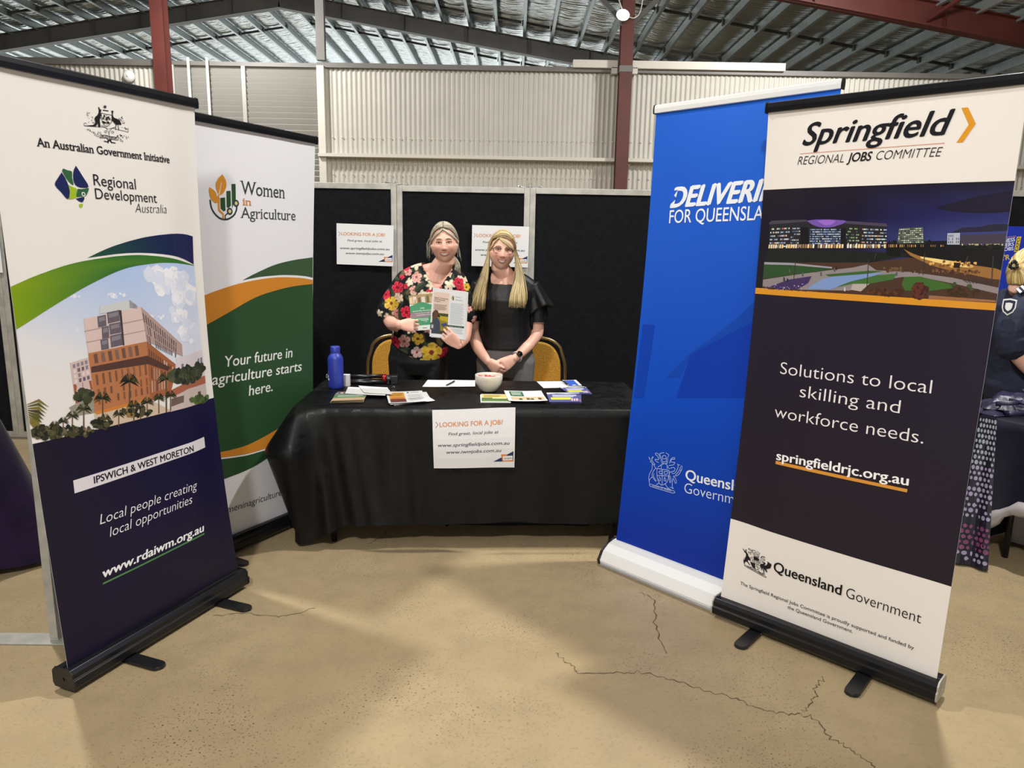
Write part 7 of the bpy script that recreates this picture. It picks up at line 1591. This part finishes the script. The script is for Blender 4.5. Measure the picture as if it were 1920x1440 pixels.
# ---------------- person in navy at the next stall, turned away
pn = empty('person', (2.98, 4.17, 0)); O3 = V(pn.location); tag(pn, 'person in a navy uniform shirt with a shield badge, blonde hair pinned up', 'person')
def n_(x, y, z): return V((x, y, z)) - O3
XN = M.Translation(n_(2.875, 4.14, 1.470)) @ M.Rotation(R(118), 4, 'Z') @ M.Rotation(R(14), 4, 'X')
b = MB(); head_shape(b, XN)
b.tube([XN @ V((0, .01, -.04)), XN @ V((0, .02, -.10)), n_(2.900, 4.18, 1.35), n_(2.915, 4.19, 1.30)], [.055, .055, .062, .08], 18)
torso(b, [(n_(2.95, 4.2, .78), .13, .17), (n_(2.95, 4.2, .9), .13, .175), (n_(2.94, 4.2, 1.02), .12, .16), (n_(2.93, 4.2, 1.15), .13, .17), (n_(2.925, 4.2, 1.27), .12, .17), (n_(2.93, 4.2, 1.33), .09, .13), (n_(2.935, 4.19, 1.36), .06, .06)])
for s in (-1, 1): limb(b, [n_(2.95, 4.2 + s * .09, .82), n_(2.95, 4.2 + s * .095, .47), n_(2.94, 4.2 + s * .095, .09)], [.09, .062, .042])
limb(b, [n_(2.86, 4.06, 1.30), n_(2.79, 4.02, 1.17), n_(2.79, 4.02, 1.04)], [.06, .056, .05]); limb(b, [n_(2.79, 4.02, 1.04), n_(2.87, 3.98, .94), n_(2.99, 3.95, .845)], [.05, .044, .03])
limb(b, [n_(2.93, 4.34, 1.29), n_(2.96, 4.38, 1.15), n_(3.0, 4.36, 1.03), n_(3.1, 4.22, .93), n_(3.14, 4.10, .87)], [.056, .052, .046, .04, .03])
hand(b, n_(2.99, 3.95, .845), (.85, -.1, -.5), (-.3, -.9, .3), -1, [.3, .4, .3], .05, (.4, .3)); hand(b, n_(3.14, 4.10, .87), (.2, -.9, -.4), (.3, .1, .9), 1, [.3, .4, .3], .05, (.4, .3))
fuse('body', b, SKIN, pn, .006, 4, skincol(XN, rgb(196, 168, 108), lambda q: q.z > .06 or q.y > .03 and q.z > -.07), face_bits(XN))
shb = MB()
for s in (-1, 1): shoe(shb, 0, s * .1, R(90))
shb.build('shoes', BLACKP, pn)
sh = MB()
torso(sh, [(n_(2.95, 4.2, .80), .145, .185), (n_(2.95, 4.2, .92), .15, .19), (n_(2.94, 4.2, 1.04), .145, .185), (n_(2.93, 4.2, 1.16), .148, .188), (n_(2.925, 4.2, 1.27), .14, .188), (n_(2.93, 4.2, 1.33), .105, .145), (n_(2.915, 4.187, 1.372), .070, .072)])
limb(sh, [n_(2.89, 4.10, 1.325), n_(2.84, 4.05, 1.29), n_(2.757, 4.015, 1.17), n_(2.765, 4.015, 1.06)], [.062, .078, .082, .082]); sh.tube([n_(2.77, 4.015, 1.10), n_(2.785, 4.01, 1.035)], [.09, .086], 20)
limb(sh, [n_(2.93, 4.34, 1.29), n_(2.965, 4.385, 1.15), n_(2.995, 4.37, 1.06)], [.075, .076, .07])
fuse('uniform_shirt', sh, NAVYF, pn, .006, 4)
tr = MB(); torso(tr, [(n_(2.95, 4.2, .72), .13, .16), (n_(2.95, 4.2, .80), .15, .185), (n_(2.95, 4.2, .92), .14, .178)])
for s in (-1, 1): limb(tr, [n_(2.95, 4.2 + s * .095, .82), n_(2.95, 4.2 + s * .1, .45), n_(2.94, 4.2 + s * .1, .05)], [.1, .08, .066])
fuse('trousers', tr, NAVYF, pn, .009, 3)
# collar, shoulder slide and shield
q = MB(); q.tube([n_(2.912 + .066 * cos(t), 4.185 + .068 * sin(t), 1.368 + .012 * cos(t - 2.6)) for t in [2 * pi * i / 24 for i in range(25)]], .011, 8, flat=1.0); q.build('collar', mat('grey_collar', rgb(84, 88, 104), .8), pn)
X = M.Translation(n_(2.805, 4.035, 1.372)) @ M.Rotation(R(-28), 4, 'Z') @ M.Rotation(R(-38), 4, 'Y') @ M.Rotation(R(24), 4, 'X')
q = MB(); q.box(-.03, .06, -.03, .03, .0, .008, 0, X); q.build('shoulder_slide', NAVYF, pn)
q = MB()
for i in range(3): q.box(-.028 + .024 * i, -.016 + .024 * i, -.03, .03, .008, .0095, 0, X)
q.build('white_stripes', WHITEP, pn)
NB = V((-.80, -.58, .12)).normalized(); RB = V((0, 0, 1)).cross(NB).normalized(); UB = NB.cross(RB); cb2 = n_(2.757, 4.015, 1.268) + NB * .084
shield = [(-.042, .05), (0, .058), (.042, .05), (.042, -.005), (.03, -.035), (0, -.058), (-.03, -.035), (-.042, -.005)]
for nm, k, d, m_ in (('badge_edge', 1.0, .0, WHITEP), ('badge_field', .82, .0015, NAVYF), ('badge_emblem', .5, .003, WHITEP)):
    q = MB(); q.prism([(p[0] * k * .8, p[1] * k * .8) for p in shield], lambda p: cb2 + RB * p[0] + UB * p[1] + NB * (d - .002), lambda p: cb2 + RB * p[0] + UB * p[1] + NB * (d + .0015)); q.build(nm, m_, pn)
q = MB(); rnd = random.Random(4); BLN = [rgb(214, 190, 128), rgb(196, 166, 100), rgb(228, 208, 152), rgb(170, 138, 82)]
for i in range(420):
    ph = rnd.uniform(-.12 * pi, 1.12 * pi); f = rnd.random(); y0 = -.55 + .75 * f; r0 = math.sqrt(1 - y0 * y0); j = rnd.uniform(-.05, .05)
    P = spline(strand_path(XN, [(cos(ph) * r0, y0, sin(ph) * r0), (cos(ph) * .82 + j, .5, sin(ph) * .8), (cos(ph) * .3, .94, sin(ph) * .3 + j)], 1.03 + .07 * rnd.random(), [XN @ V((cos(ph) * .015, .118, sin(ph) * .015))]), 2)
    q.tube(P, .0036, 5, col=rnd.choice(BLN))
for i in range(150):
    x = rnd.uniform(-.85, .85); j = rnd.uniform(-.05, .05)
    P = spline(strand_path(XN, [(x, .62 - .4 * abs(x), -.62), (x * .85, .85, -.3 + j), (x * .35, .97, -.06 + j)], 1.02 + .07 * rnd.random(), [XN @ V((x * .012, .12, rnd.uniform(-.02, .02)))]), 2)
    q.tube(P, .0042, 5, col=rnd.choice(BLN))
q.build('hair', HAIR, pn)
q = MB(); c = XN @ V((0, .135, .0))
for i in range(10): a = i * .63; q.ball(c + V((.018 * cos(a), .008 * sin(a * 2), .02 * sin(a))), .009, 8)
q.build('hair_clip', BLACKP, pn)
